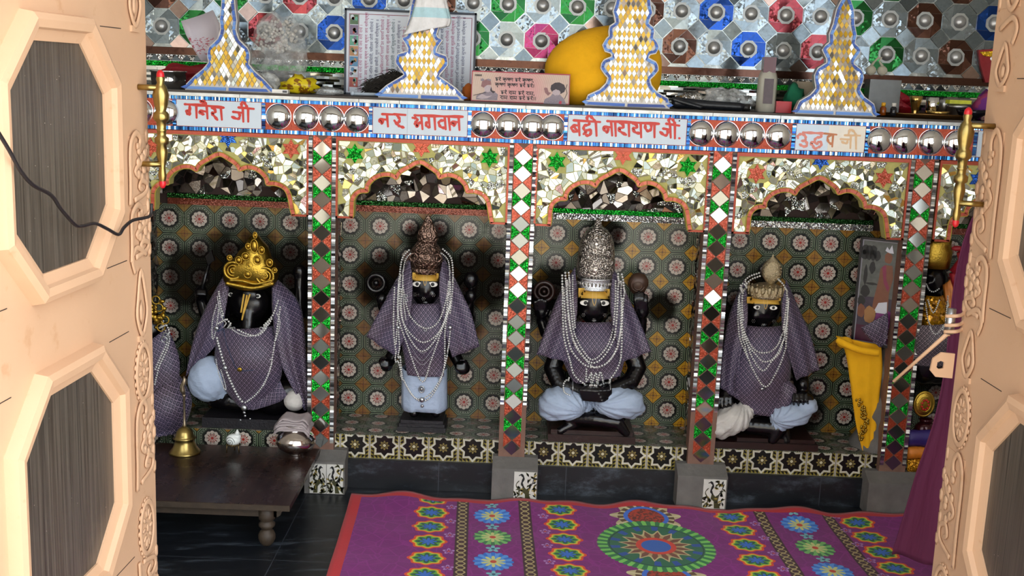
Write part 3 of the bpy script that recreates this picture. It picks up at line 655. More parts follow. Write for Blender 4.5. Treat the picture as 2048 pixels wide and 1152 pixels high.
for k, (a, b) in enumerate(pans):
    mb = MB(); mb.box(a, b, -.011, -.006, 1.277, 1.364, 0)
    if k == 3: mb.box(a+(b-a)*.47, b, -.0116, -.006, 1.277, 1.3635, 1)
    if k == 1: mb.box(-.376, -.3755, -.0113, -.006, 1.277, 1.364, 2)
    p = mb.build('name_panel', [SIGNW, SIGNC, GREYST], beam, label=('white glass name panel', 'two-piece white glass name panel', 'wide white glass name panel', 'cream name panel with faded letters', 'blank white glass panel')[k])
    mb = MB()
    if k == 0: sign(mb, S1, .0090, -.0118)
    if k == 1: sign(mb, S2, .0090, -.0118)
    if k == 2:
        sign(mb, S3, .0092, -.0118); mb2 = MB(); q = at(1130+1875/8.19, 215+218/8.19, -.0125); mb2.ball(q, (.003, .001, .003), sub=1); mb2.build('nail_hole', INK, p)
    if k == 3:
        sign(mb, (1580, 240, 12.8), .0085, -.0118, S4a); mb2 = MB(); sign(mb2, (1580, 240, 12.8), .0075, -.0124, S4b, 0); sign(mb2, (1580, 240, 12.8), .0075, -.0124, S4c, 1)
        mb2.build('faded_lettering', [simple('rusty_paint', '#c9825a', .6, 0, var=.2), ORF], p)
    if mb.v: mb.build('hindi_lettering', REDF if k == 3 else REDP, p, recalc=False)
DX = [-1.191, -.812, -.719, -.632, -.548, -.120, -.035, .049, .115, .618, .704, .791, .88, 1.221, 1.308, 1.397, 1.484, -1.28]
dp = [(.0425*math.cos(math.radians(t)), .0425*math.sin(math.radians(t))*.62) for t in range(0, 91, 9)]
for k, x in enumerate(DX):
    mb = MB(); mb.lathe([(.0435, 0), (.0435, .002)]+dp, (x, -.008, 1.3205), 0, 40, R=Matrix.Rotation(math.radians(90), 3, 'X'), cap=False)
    mb.build('steel_dome', STEEL, beam)

# pillars
for i, px in enumerate(PX):
    lab = ['mirror-mosaic pillar at the far left edge by the left door leaf', 'mirror-mosaic pillar behind the steel pot, between the left and second niches', 'mirror-mosaic pillar between the standing statue and the tall-crowned statue', 'mirror-mosaic pillar between the tall-crowned statue and the niche with the framed picture', 'brightly reflecting mosaic pillar beside the yellow cloth at right'][i]
    t = thing('shrine_pillar', lab, 'pillar', (px, 0, .0), 'mosaic pillars of the shrine arcade')
    zb = .12
    mb = MB(); mb.box(px-.047, px+.047, .0, .062, zb, 1.262, 0); mb.build('pillar_core', [simple('weathered_backing', '#7a5a4c', .7, 0, var=.4, sc=30)], t)
    mb = MB()
    wid = .047
    for sx in (-1, 1):
        x0 = px+sx*.0405-.0065; strip(mb, x0, x0+.013, zb+(.22 if i in (2, 3) else .05), 1.258, .0, .0078, True, tilt=.5)
    mb.build('ribbed_silver_edge', RIBS, t)
    mb = MB(); z = zb+.03; k = 0; hz = .0288; hw = .031
    while z+hz*2 < 1.262:
        if i >= 0:
            tx = rs(-.06, .06); tz = rs(-.06, .06)+(.15 if i == 4 and z > .8 else 0)
            vs = [(px+a*hw*.94, -.004+tx*a*hw+tz*b*hz, z+hz+b*hz*.95) for a, b in ((-1, 0), (0, -1), (1, 0), (0, 1))]
            mb.add(vs+[(v[0], 0, v[2]) for v in vs], [(0, 1, 2, 3), (0, 4, 5, 1), (1, 5, 6, 2), (2, 6, 7, 3), (3, 7, 4, 0)], 0)
            zc = z+2*hz; mt = 1+(k % 2)
            for sx in (-1, 1):
                mb.prism([(px+sx*hw, zc-hz*.9), (px+sx*hw, zc+hz*.9), (px+sx*.002, zc)], -.0025, 0, mt)
        z += 2*hz; k += 1
    if mb.v: mb.build('diamond_mosaic', [DIAM, REDG, GREEN], t)
    pr = [(-1.41, -1.29), (-.71, -.567), (-.045, .117), (.613, .79), (1.29, 1.475)][i]
    if 1:
        mb = MB(); mb.box(pr[0], pr[1], -.06, .03, 0, .12, 0); mb.add([(pr[0], -.06, .12), (pr[1], -.06, .12), (pr[1], .0, .145), (pr[0], .0, .145), (pr[0], .03, .12), (pr[1], .03, .12), (pr[1], .03, .145), (pr[0], .03, .145)], [(0, 1, 2, 3), (3, 2, 6, 7), (0, 3, 7, 4), (1, 5, 6, 2)], 0)
        pl = mb.build('plinth', CEMENT, t)
        tx = {0: [], 1: [(-.69, -.632), (-.63, -.572)], 2: [(.034, .114)], 3: [(.705, .785)], 4: []}[i]
        for n_, (a, b) in enumerate(tx):
            mb = MB(); mb.box(a, b, -.064, -.06, .003, .112, 0)
            s = -1 if (i == 1 and n_ == 0) else 1; c = (a+b)/2; W = (b-a)/2; g = lambda u, v: (c+s*u*W, .003+.109*v)
            mb.prism([g(-.2, .55), g(.1, .42), g(.45, .5), g(.35, .25), g(.6, .02), g(.05, .02), g(0, .25), g(-.3, .35)], -.0648, -.064, 1)
            brush(mb, [g(-.15, .5), g(-.3, .62), g(-.15, .8), g(-.35, .92)], .007, -.0652, 2); brush(mb, [g(-.35, .92), g(-.55, .88)], .004, -.0652, 2)
            for q in range(44):
                u = rs(.15, .97) if q < 26 else rs(-.95, -.25); v = rs(.1, .97) if q < 26 else rs(.03, .5); p_ = g(u, v); an = rs(0, 6); r_ = rs(.007, .011)
                mb.prism([(p_[0]+r_*math.cos(an), p_[1]+r_*math.sin(an)), (p_[0]+.004*math.cos(an+1.6), p_[1]+.004*math.sin(an+1.6)), (p_[0]-r_*math.cos(an), p_[1]-r_*math.sin(an)), (p_[0]-.003*math.cos(an+1.6), p_[1]-.003*math.sin(an+1.6))], -.0650, -.064, 1+(q % 3 == 0)*1 if q % 4 else 3)
            brush(mb, [g(-.9, .05), g(-.5, .3), g(-.8, .55), g(-.55, .7)], .003, -.0651, 1); brush(mb, [g(.2, .4), g(.6, .6), g(.8, .85)], .003, -.0651, 2)
            mb.build('peacock_tile', [simple('ivory_glaze', '#d2d0c8', .2, 0, var=.1), simple('olive_print', '#3f3f22', .4, 0, var=.3, sc=120), simple('black_print', '#16181a', .4, 0, var=0), simple('ochre_print', '#96823c', .4, 0, var=.2)], pl)

# arch panels
ARCH = [(-.236, .983), (-.233, 1.0), (-.232, 1.042), (-.224, 1.060), (-.208, 1.071), (-.184, 1.074), (-.181, 1.095), (-.165, 1.115), (-.139, 1.129), (-.11, 1.131), (-.087, 1.121), (-.072, 1.143), (-.041, 1.162), (-.01, 1.178), (.018, 1.165), (.045, 1.147), (.058, 1.129), (.088, 1.138), (.118, 1.131), (.143, 1.108), (.151, 1.085), (.178, 1.085), (.205, 1.076), (.221, 1.055), (.232, 1.004), (.238, .983)]
def offs(pl, d):
    out = []; n = len(pl)
    for i in range(n):
        a = pl[max(i-1, 0)]; b = pl[min(i+1, n-1)]; t = Vector((b[0]-a[0], b[1]-a[1])).normalized(); out.append((pl[i][0]-t.y*d, pl[i][1]+t.x*d))
    return out
stars = [[('r', -.245, 1.20), ('b', .02, 1.242), ('r', .235, 1.212)], [('g', -.232, 1.205), ('r', -.005, 1.235), ('g', .228, 1.208)], [('g', -.225, 1.204), ('r', .0, 1.235), ('g', .222, 1.205)], [('r', -.225, 1.19), ('b', -.01, 1.247), ('r', .21, 1.192)], [('b', -.16, 1.20), ('r', 0, 1.23), ('g', .22, 1.2)]]
for i, cx in enumerate(NC):
    lab = ['scalloped mirror-mosaic arch with red stars over the gold-crowned statue', 'scalloped mirror-mosaic arch with green stars over the standing statue', 'scalloped mirror-mosaic arch with green stars over the tall-crowned statue', 'glaring white mirror-mosaic arch with red stars over the framed picture', 'partly hidden mirror-mosaic arch with blue star beside the right door'][i]
    t = thing('arch_panel', lab, 'arch', (cx, .0, .981), 'scalloped arches of the shrine arcade')
    A = [(cx+p[0], p[1]) for p in ARCH]; out = offs(A, .015)
    mid = [(x, max(z, .983)) for x, z in out]
    # plaster body
    cc = [(cx-.295, .982)]+A+[(cx+.295, .982), (cx+.295, 1.258), (cx-.295, 1.258)]
    mb = MB(); n = len(A)
    top = [(cx-.295+.59*k/(n-1), 1.258) for k in range(n)]
    left = [(cx-.295, .982)]*1
    # build as quads between arch curve and outline
    def outl(k):
        p = A[k]; u = (p[0]-cx); 
        if k < 5: return (cx-.295, .982+(1.258-.982)*(k/5))
        if k > n-6: return (cx+.295, .982+(1.258-.982)*((n-1-k)/5))
        return (cx-.295+.59*(k-5)/(n-11), 1.258)
    vs = []
    for Yy in (.004, .05):
        vs += [(p[0], Yy, p[1]) for p in A]+[(outl(k)[0], Yy, outl(k)[1]) for k in range(n)]
    fs = [(k, k+1, n+k+1, n+k) for k in range(n-1)]+[(2*n+k, 3*n+k, 3*n+k+1, 2*n+k+1) for k in range(n-1)]+[(k, 2*n+k, 2*n+k+1, k+1) for k in range(n-1)]+[(n+k, n+k+1, 3*n+k+1, 3*n+k) for k in range(n-1)]+[(0, n, 3*n, 2*n), (n-1, 3*n-1, 4*n-1, 2*n-1)]
    mb.add(vs, fs, 0); mb.build('arch_body', [GROUT], t)
    reg = [(cx-.288, .990)]+[(x, z) for x, z in mid if 1]+[(cx+.288, .990), (cx+.288, 1.246), (cx-.288, 1.246)]
    av = [(cx+a, b, .034) for _, a, b in stars[i]]
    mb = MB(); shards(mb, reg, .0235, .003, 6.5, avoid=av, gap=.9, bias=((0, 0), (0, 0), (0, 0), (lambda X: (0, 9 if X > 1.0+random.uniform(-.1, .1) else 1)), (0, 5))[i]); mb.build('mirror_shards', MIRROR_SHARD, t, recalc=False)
    for c, a, b in stars[i]:
        mb = MB(); star6(mb, cx+a, min(b, 1.2455-.0) , .034, .002, 0, rot=0); 
        if b > 1.215:
            mb.v = [Vector((v.x, v.y, min(v.z, 1.2475))) for v in mb.v]
        mb.build('glass_star', {'r': REDG, 'g': GREEN, 'b': BLUEG}[c], t)
    # red tile band and frame
    mb = MB(); Q = crv([(x, 0, z) for x, z in A], 3); QQ = [(p.x, p.z) for p in Q]; o1 = offs(QQ, .0015); o2 = offs(QQ, .0135); st = 3
    for k in range(0, len(QQ)-1):
        g = .0 if k % 3 else .0
        vs = [(o1[k][0], -.004, o1[k][1]), (o1[k+1][0], -.004, o1[k+1][1]), (o2[k+1][0], -.004, o2[k+1][1]), (o2[k][0], -.004, o2[k][1])]
        if k % 3 == 2:
            vs[1] = tuple(vs[1][j]*.85+vs[0][j]*.15 for j in range(3)); vs[2] = tuple(vs[2][j]*.85+vs[3][j]*.15 for j in range(3))
        vs = vs+[(v[0], .004, v[2]) for v in vs]; mb.add(vs, [(0, 1, 2, 3), (0, 4, 5, 1), (1, 5, 6, 2), (2, 6, 7, 3), (3, 7, 4, 0)], 0)
    mb.build('red_tile_band', REDT, t)
    mb = MB()
    for oo in (offs(QQ, 0), offs(QQ, .015)): mb.tube([(x, -.002, z) for x, z in oo], .0016, 0, 5)
    mb.build('yellow_piping', simple('mustard_piping', '#b3a02c', .5, 0, var=.2, sc=80), t)
    mb = MB(); mb.box(cx-.296, cx+.296, -.004, .004, 1.248, 1.260, 0); mb.box(cx-.296, cx-.289, -.004, .004, .982, 1.248, 0); mb.box(cx+.289, cx+.296, -.004, .004, .982, 1.248, 0)
    mb.box(cx-.296, cx-.235, -.004, .004, .982, .989, 0); mb.box(cx+.237, cx+.296, -.004, .004, .982, .989, 0)
    mb.build('red_frame', simple('red_brown_glass', '#a3442e', .3, .35, var=.3, sc=120), t)

# spires
sp3 = [(85, 0), (83, 14), (80, 22), (58, 33), (46, 46), (43, 56), (50, 63), (58, 74), (57, 84), (52, 92), (37, 99), (40, 104), (51, 107), (57, 120), (50, 133), (45, 138), (46, 148), (44, 158), (34, 165), (38, 180), (40, 186), (36, 200), (33, 215), (20, 240), (0, 262)]
sp4 = [(82, 0), (81, 10), (75, 26), (55, 39), (45, 52), (48, 64), (50, 77), (44, 92), (28, 103), (29, 110), (39, 127), (32, 138), (26, 143), (28, 158), (22, 178), (18, 206), (8, 229), (0, 237)]
sp2 = [(86, 0), (84, 12), (70, 25), (50, 38), (36, 47), (44, 57), (53, 69), (52, 80), (48, 88), (29, 94), (32, 104), (41, 117), (33, 122), (29, 128), (33, 141), (28, 156), (26, 172), (20, 200), (0, 235)]
sp1 = [(88, 0), (86, 12), (68, 30), (53, 42), (41, 56), (43, 66), (43, 76), (38, 88), (22, 103), (16, 122), (18, 138), (15, 160), (13, 185), (10, 205), (0, 225)]
SPX = [-.986, -.334, .367, 1.074]; K = 3.75/2217
labs = ['slim gold-and-tarnished diamond mosaic spire nearest the left door', 'gold-diamond mosaic spire with a pale towel hung over its top', 'tall stepped gold-diamond mosaic spire before the yellow cloth bundle', 'bright white-glinting pointed mosaic spire at the right end of the ledge']
for i, (sx, prof) in enumerate(zip(SPX, (sp1, sp2, sp3, sp4))):
    t = thing('mosaic_spire', labs[i], 'spire', (sx, .03, 1.396), 'mosaic spires on the ledge')
    poly = [(sx+w*K, 1.3965+h*K) for w, h in prof]+[(sx-w*K, 1.3965+h*K) for w, h in reversed(prof[:-1])]
    inn = []; n = len(poly)
    def shrink(d):
        r = []
        for k in range(n):
            a = Vector(poly[k-1]); b = Vector(poly[(k+1) % n]); tt = (b-a).normalized(); r.append((poly[k][0]-tt.y*d, max(poly[k][1]+tt.x*d, 1.3965+d)))
        r[0] = (poly[0][0]-d, 1.3965+d); r[-1] = (poly[-1][0]+d, 1.3965+d); return r
    p1 = shrink(.004); p2 = shrink(.013)
    mb = MB(); vs = [(p[0], .018, p[1]) for p in poly]+[(p[0], .048, p[1]) for p in poly]; m_ = n
    # body via centreline strips
    h_ = len(prof); 
    for k in range(h_-1):
        (w0, z0), (w1, z1) = prof[k], prof[k+1]
        for yy in (.018, .048): mb.add([(sx-w0*K, yy, 1.3965+z0*K), (sx+w0*K, yy, 1.3965+z0*K), (sx+w1*K, yy, 1.3965+z1*K), (sx-w1*K, yy, 1.3965+z1*K)], [(0, 1, 2, 3)], 0)
    mb.add(vs, [(k, (k+1) % n, (k+1) % n+n, k+n) for k in range(n)], 0)
    mb.build('spire_body', [SIGNW if 0 else simple('silver_edge_plaster', '#b4b0ac', .4, .4, var=.3, sc=40)], t)
    mb = MB(); Pp = crv([(p[0], 0, p[1]) for p in p1], 2, True); Pq = crv([(p[0], 0, p[1]) for p in p2], 2, True); mm = len(Pp)
    for k in range(mm):
        a, b, c, d = Pp[k], Pp[(k+1) % mm], Pq[(k+1) % mm], Pq[k]
        vs = [(a.x, .013, a.z), (a.x+(b.x-a.x)*.93, .013, a.z+(b.z-a.z)*.93), (d.x+(c.x-d.x)*.93, .013, d.z+(c.z-d.z)*.93), (d.x, .013, d.z)]
        mb.add(vs+[(v[0], .018, v[2]) for v in vs], [(0, 1, 2, 3), (0, 4, 5, 1), (1, 5, 6, 2), (2, 6, 7, 3), (3, 7, 4, 0)], 0)
    mb.build('blue_tile_edge', BLUET, t)
    mb = MB(); dw = .0080; dh = .0142; row = 0; z = 1.3965+.014; rg = [(p[0], p[1]) for p in shrink(.015)]
    for bx in (-1, 1):
        pass
    while z < 1.3965+prof[-1][1]*K:
        x = sx-.16+(0 if row % 2 else dw)
        while x < sx+.16:
            if inside((x, z), rg) and inside((x-dw*.6, z), poly) and inside((x+dw*.6, z), poly):
                tx = random.gauss(0, .07); tz = random.gauss(0, .07)+(.14 if i == 3 and x > sx-.04 else 0)
                vs = [(x+a*dw*.86, .013+tx*a*dw+tz*b*dh, z+b*dh*.84) for a, b in ((-1, 0), (0, -1), (1, 0), (0, 1))]
                yel = (row % 2 == 0) if i != 0 else random.random() < .55
                if random.random() < .04: yel = not yel
                mb.add(vs+[(v[0], .018, v[2]) for v in vs], [(0, 1, 2, 3), (0, 4, 5, 1), (1, 5, 6, 2), (2, 6, 7, 3), (3, 7, 4, 0)], 0 if yel else 1)
            x += 2*dw
        z += dh; row += 1
    mb.build('diamond_mosaic', [YDIAM, SDIRT if i == 0 else SDIAM], t)

# ================================================================== DOORS
def octo(cs, cz, hw, hh, cw, chh):
    return [(cs-hw, cz-hh+chh), (cs-hw+cw, cz-hh), (cs+hw-cw, cz-hh), (cs+hw, cz-hh+chh), (cs+hw, cz+hh-chh), (cs+hw-cw, cz+hh), (cs-hw+cw, cz+hh), (cs-hw, cz+hh-chh)]
def door(idx, P, az, face, dz, label):
    a = math.radians(az); u = Vector((-math.sin(a), -math.cos(a), 0)); nn = Vector((math.cos(a), -math.sin(a), 0))*face
    fn = lambda p: P+u*p[0]+nn*p[1]+Vector((0, 0, p[2]))
    rt = bpy.data.objects.new('door_%d' % idx, None); COL.objects.link(rt); rt.location = P; rt['kind'] = 'structure'; WO[rt.name] = Vector(P)
    if label: rt['label'] = label
    def B(mb, name, mats, par=None):
        if name.startswith('carved'):
            for v in mb.v: v.y *= .38
        return mb.xf(fn).build(name, mats, par or rt)
    mb = MB(); mb.box(0, .70, -.035, 0, .02, 2.14, 0)
    for z in (1.09+dz, 1.541+dz, .955+dz-.21+.2, .46+dz):        # plank joints
        for s0, s1 in ((.125, .22), (.60, .70)): mb.box(s0, s1, 0, .0006, z, z+.0016, 1)
    leaf = B(mb, 'door_leaf', [DOORP, simple('dark_crack', '#3a2c22', .8, 0, var=0)])
    for cz in (1.317+dz, .725+dz, 1.91+dz):
        O = octo(.406, cz, .178, .19, .092, .088)
        mb = MB(); mb.add([(p[0], .004, p[1]) for p in O], [tuple(range(8))], 0); B(mb, 'door_panel', PANE)
        mb = MB(); rings = [(0, .002), (0, .008), (.018, .014), (.021, .024), (.034, .027), (.044, .022), (.048, 0)]
        cs = .406
        RR = []
        for d, h in rings:
            k = octo(cs, cz, .178+d, .19+d, .092+d*.42, .088+d*.42); RR.append([(p[0], h, p[1]) for p in k])
        vs = [p for r in RR for p in r]; mb.add(vs, [(i*8+j, i*8+(j+1) % 8, (i+1)*8+(j+1) % 8, (i+1)*8+j) for i in range(len(RR)-1) for j in range(8)], 0)
        B(mb, 'panel_moulding', DOORP)
    # carved border, along s=.015..0.11
    def oval(mb, c, z, a_, b_, r, h=.012): mb.tube([(c+a_*math.cos(t*math.pi/12), h, z+b_*math.sin(t*math.pi/12)) for t in range(24)], r, 0, 8, closed=True)
    def medallion(z):
        mb = MB(); c = .062; oval(mb, c, z, .036, .058, .0065); mb.ball((c, .006, z), (.034, .006, .055), sub=2)
        for k in range(10):
            t = k*math.pi/5; mb.ball((c+.019*math.cos(t), .013, z+.034*math.sin(t)), (.006, .005, .012), sub=1, R=Matrix.Rotation(-t+math.pi/2, 3, 'Y'))
        for k in range(22):
            t = k*math.pi/11; mb.ball((c+.040*math.cos(t), .006, z+.063*math.sin(t)), (.006, .006, .007), sub=1)
        mb.ball((c, .014, z), (.008, .005, .012), sub=1); return B(mb, 'carved_medallion', DOORP)
    def scroll(z0, z1, up=1):
        mb = MB(); c = .062; H = z1-z0; zz = lambda t: z0+t*H if up > 0 else z1-t*H
        mb.tube(crv([(.108, .010, zz(0)), (.106, .012, zz(.3)), (.105, .012, zz(.7)), (.098, .014, zz(.88)), (.075, .014, zz(.97)), (.055, .014, zz(.9)), (.058, .013, zz(.80)), (.072, .012, zz(.79))], 5), .0068, 0, 8)
        mb.tube(crv([(.085, .008, zz(.05)), (.03, .011, zz(.12)), (.022, .012, zz(.24)), (.05, .013, zz(.30)), (.062, .012, zz(.22)), (.048, .012, zz(.18))], 5), .006, 0, 8)
        mb.tube(crv([(.04, .008, zz(.32)), (.08, .010, zz(.45)), (.035, .012, zz(.6)), (.02, .012, zz(.72))], 5), .006, 0, 8)
        for k in range(9):
            t = .34+k*.055; mb.ball((.045+.018*math.sin(k*1.9), .010, zz(t)), (.012, .008, .012), sub=1)
        for k in range(5): mb.ball((.006+.004*math.sin(k*2), .002, zz(.1+k*.2)), (.009, .008, .018), sub=1)
        mb.box(.016, .10, 0, .0035, z0+.01, z1-.01, 0)
        return B(mb, 'carved_scroll', DOORP)
    def drop(z0, z1):
        mb = MB(); c = .062; H = z1-z0
        mb.tube(crv([(c, .010, z1), (c+.020, .012, z0+H*.6), (c+.026, .012, z0+H*.3), (c, .012, z0), (c-.026, .012, z0+H*.3), (c-.020, .012, z0+H*.6)], 5, True), .006, 0, 8, closed=True)
        mb.ball((c, .006, z0+H*.35), (.010, .007, H*.2), sub=1); mb.box(c-.018, c+.018, 0, .012, z0-.012, z0, 0)
        mb.tube(crv([(c+.03, .01, z1), (c+.045, .012, z1+.03), (c+.02, .012, z1+.05), (c-.03, .012, z1+.03)], 5), .006, 0, 8)
        return B(mb, 'carved_drop', DOORP)
    if idx == 1: seq = [('m', .845), ('s', .60, .79, 1), ('m', .50), ('s', .26, .44, -1), ('d', .925, 1.06), ('s', 1.085, 1.20, 1), ('s', 1.20, 1.345, 1), ('d', 1.55, 1.66), ('s', 1.70, 1.9, 1), ('m', 1.97)]
    else: seq = [('m', .815), ('s', .50, .745, 1), ('m', .42), ('s', .18, .36, -1), ('d', .905, 1.0), ('s', 1.03, 1.16, 1), ('s', 1.16, 1.42, 1), ('d', 1.50, 1.58), ('s', 1.64, 1.86, -1), ('m', 1.95)]
    for q in seq:
        if q[0] == 'm': medallion(q[1])
        elif q[0] == 's': scroll(*q[1:])
        else: drop(q[1], q[2])
    return rt, fn, B
D1, fn1, B1 = door(1, Vector((-.763, -1.495, 0)), 2.8, 1, 0, 'left door leaf, peach painted, swung inward')
D2, fn2, B2 = door(2, Vector((.953, -1.495, 0)), -.7, -1, -.028, 'right door leaf, peach painted, swung inward')
def handle(B, z0, z1, s, h):
    mb = MB(); H = z1-z0
    prof = [(.001, 0), (.006, .03), (.0085, .09), (.006, .16), (.009, .22), (.012, .30), (.009, .36), (.014, .375), (.0145, .42), (.009, .44), (.009, .48), (.011, .49), (.009, .50), (.010, .56), (.014, .575), (.0165, .60), (.0145, .64), (.010, .66), (.014, .72), (.0165, .80), (.012, .87), (.007, .90), (.009, .94), (.005, .98), (.001, 1.0)]
    mb.lathe([(r, z*H) for r, z in prof], (s, h, z0), 0, 14)
    hd = B(mb, 'pull_handle', [BRASS])
    for z in (z0+.19*H, z0+.86*H):
        m2 = MB(); m2.tube([(s+.004, h, z), (s+.012, 0, z)], .006, 0, 8); B(m2, 'handle_stud', BRASS, hd)
    m2 = MB(); m2.ball((s, h, z0+.02*H), (.0072, .0072, .011), sub=2); m2.ball((s, h, z0+.965*H), (.0082, .0082, .012), sub=2); B(m2, 'red_tip', RED, hd)
handle(B1, 1.234, 1.463, .035, .042); handle(B2, 1.218, 1.452, .040, .052)
mb = MB(); mb.torus((0, 0, 0), .012, .0035, 'Y'); 
for v in mb.v: v.x, v.y, v.z = -.004+v.x, -.02, 1.035+v.z
B1(mb, 'door_ring', DOORP)
# black cable over the left leaf
cab = [(-20, 238), (18, 300), (40, 340), (66, 370), (102, 390), (122, 418), (150, 449), (165, 452), (190, 447), (215, 458), (237, 469), (248, 455), (265, 441), (288, 436), (301, 430), (303, 407)]
pp = []
for x, y in cab:
    r = ray(x, y); n_ = Vector((math.cos(math.radians(2.8)), -math.sin(math.radians(2.8)), 0)); P0 = Vector((-.763, -1.495, 0))+n_*.036
    t = (P0-CAM).dot(n_)/r.dot(n_); pp.append(CAM+r*t)
mb = MB(); mb.tube(crv(pp, 5), .0032, 0, 8); tag(mb.build('power_cable', simple('black_rubber', '#1a1416', .5, 0, var=0)), 'thin black electric cable looping across the left door leaf', 'cable')
# bolt and hasp on right leaf
W2 = lambda x, y, h: None
def on2(x, y, h):
    n_ = Vector((-math.cos(math.radians(-.7)), math.sin(math.radians(-.7)), 0)); P0 = Vector((.953, -1.495, 0))+n_*h
    r = ray(x, y); return CAM+r*((P0-CAM).dot(n_)/r.dot(n_))
mb = MB(); a = on2(1912, 622, .025); b = on2(1899, 668, .025); a.y = b.y = -1.50; mb.tube([a, b], .0095, 0, 14); ba = mb.build('slide_bolt', [STEELD], D2)
mb = MB(); c = b+Vector((-.005, 0, -.002)); d = Vector((b.x-.085, -1.44, b.z-.125)); mb.tube([b, c, d], [.006, .0048, .0032], 0, 10); mb.build('bolt_handle', [DOORP], ba)
for z in (a.z-.012, (a.z+b.z)/2-.005, b.z+.008):
    mb = MB(); mb.tube(crv([(b.x-.010, -1.50, z-.004), (b.x+.005, -1.515, z), (b.x+.022, -1.505, z+.002), (b.x+.034, -1.50, z+.014)], 4), .004, 0, 8); mb.build('bolt_staple', [DOORP], ba)
mb = MB(); zc = .912; xe = .953
pl = [(xe-.006, zc-.028), (xe-.006, zc+.026), (xe-.035, zc+.028), (xe-.052, zc+.014), (xe-.055, zc-.012), (xe-.042, zc-.026)]
hx, hz = xe-.034, zc
hole = [(hx+.0095*math.cos(t*math.pi/3+.5), hz+.0095*math.sin(t*math.pi/3+.5)) for t in range(6)]
outp = [pl[k] for k in (1, 2, 3, 4, 5, 0)]
vs = [(p[0], -1.498, p[1]) for p in outp]+[(p[0], -1.498, p[1]) for p in hole]
ang = [math.atan2(p[1]-hz, p[0]-hx) for p in outp]
hole = [(hx+.0095*math.cos(t), hz+.0095*math.sin(t)) for t in ang]; n = 6
vs = [(p[0], yy, p[1]) for yy in (-1.498, -1.493) for p in outp+hole]
fs = [(k, (k+1) % n, n+(k+1) % n, n+k) for k in range(n)]+[(2*n+k, 3*n+k, 3*n+(k+1) % n, 2*n+(k+1) % n) for k in range(n)]+[(k, 2*n+k, 2*n+(k+1) % n, (k+1) % n) for k in range(n)]+[(n+k, n+(k+1) % n, 3*n+(k+1) % n, 3*n+k) for k in range(n)]
mb.add(vs, fs, 0); mb.build('hasp_plate', [DOORP], D2)

# ================================================================== STATUES
KP = 3.95/F*1.02                                         # metres per pixel near the statues
def blob(name, parts, mat, parent, vox=.0045, sm=6, **kw):
    mb = MB()
    for p in parts:
        if p[0] == 'e': mb.ball(p[1], p[2], sub=3, R=p[3] if len(p) > 3 else None)
        elif p[0] == 'c':                                # tapered capsule chain  [(pt, r), ...]
            pr = p[1]
            for (a, ra), (b, rb) in zip(pr[:-1], pr[1:]):
                a = Vector(a); b = Vector(b); n = max(2, int((b-a).length/(min(ra, rb)*.6))+1)
                for k in range(n+1): t = k/n; mb.ball(a.lerp(b, t), ra+(rb-ra)*t, sub=2)
        elif p[0] == 'b': mb.box(*p[1])
    off = WO[parent.name]; me = bpy.data.meshes.new(name); me.from_pydata([v-off for v in mb.v], [], mb.f)
    o = bpy.data.objects.new(name+'_tmp', me); COL.objects.link(o)
    md = o.modifiers.new('r', 'REMESH'); md.mode = 'VOXEL'; md.voxel_size = vox; md.use_smooth_shade = True
    ms = o.modifiers.new('s', 'SMOOTH'); ms.iterations = sm; ms.factor = .5
    dg = bpy.context.evaluated_depsgraph_get(); dg.update(); m2 = bpy.data.meshes.new_from_object(o.evaluated_get(dg))
    bpy.data.objects.remove(o); m2.name = name; m2.materials.clear(); m2.materials.append(mat)
    for p in m2.polygons: p.material_index = 0
    if kw.get('fold'):
        ox, oy, oY, nf, am = kw['fold']; oc = at(ox, oy, oY)-off
        for v in m2.vertices:
            d = v.co-oc; a = math.atan2(d.z, d.x); r = d.length; k = am*math.sin(a*nf+r*18+math.sin(r*40))*min(1, r/.05); v.co += v.normal*(k+am*.4*math.sin(a*nf*2.3+1))
    m2.polygons.foreach_set('use_smooth', [True]*len(m2.polygons))
    o = bpy.data.objects.new(name, m2); COL.objects.link(o); o.parent = parent; WO[o.name] = off
    if kw.get('label'): o['label'] = kw['label']
    return o
def e(x, y, Y, rx, rz, ry, rot=0): return ('e', at(x, y, Y), (rx*KP, ry, rz*KP), Matrix.Rotation(math.radians(rot), 3, 'Y'))
def cap(*pts): return ('c', [(at(x, y, Y), r) for x, y, Y, r in pts])
def bvh_of(objs):
    vs = []; fs = []
    for o in objs:
        off = WO[o.name]; k = len(vs); vs += [v.co+off for v in o.data.vertices]; fs += [[k+i for i in p.vertices] for p in o.data.polygons]
    return BVHTree.FromPolygons(vs, fs)
def hit(bv, x, y, Yd):
    d = ray(x, y).normalized(); h = bv.ray_cast(CAM, d)
    return (h[0], h[1] if h[1].dot(d) < 0 else -h[1]) if h[0] is not None and h[0].y > -.2 else (at(x, y, Yd), Vector((0, -1, 0)))
def strand(bv, pts, r, parent, name='bead_necklace', mat=None, Yd=.05, spacing=2.05, lift=1.0, sub=1, each=None, pre=None):
    q = crv([(x, 0, y) for x, y in pts], 10); P = []
    for p in q:
        h, n = hit(bv, p.x, p.z, Yd); P.append(h+Vector((0, -r*lift, 0)))
    for _ in range(3):                                   # let the thread bridge the hollows
        P = [P[0]]+[Vector((P[i].x, min(P[i].y, (P[i-1].y+P[i+1].y)/2), P[i].z)) for i in range(1, len(P)-1)]+[P[-1]]
    mb = MB(); d = 0; nxt = 0; k = 0
    for a, b in zip(P[:-1], P[1:]):
        L = (b-a).length
        while nxt <= d+L and L > 0:
            rr = r*(each(k) if each else 1); mb.ball(a.lerp(b, (nxt-d)/L), rr, sub=sub); nxt += rr*spacing; k += 1
        d += L
    return mb.build(name, mat or PEARL, parent, recalc=False)
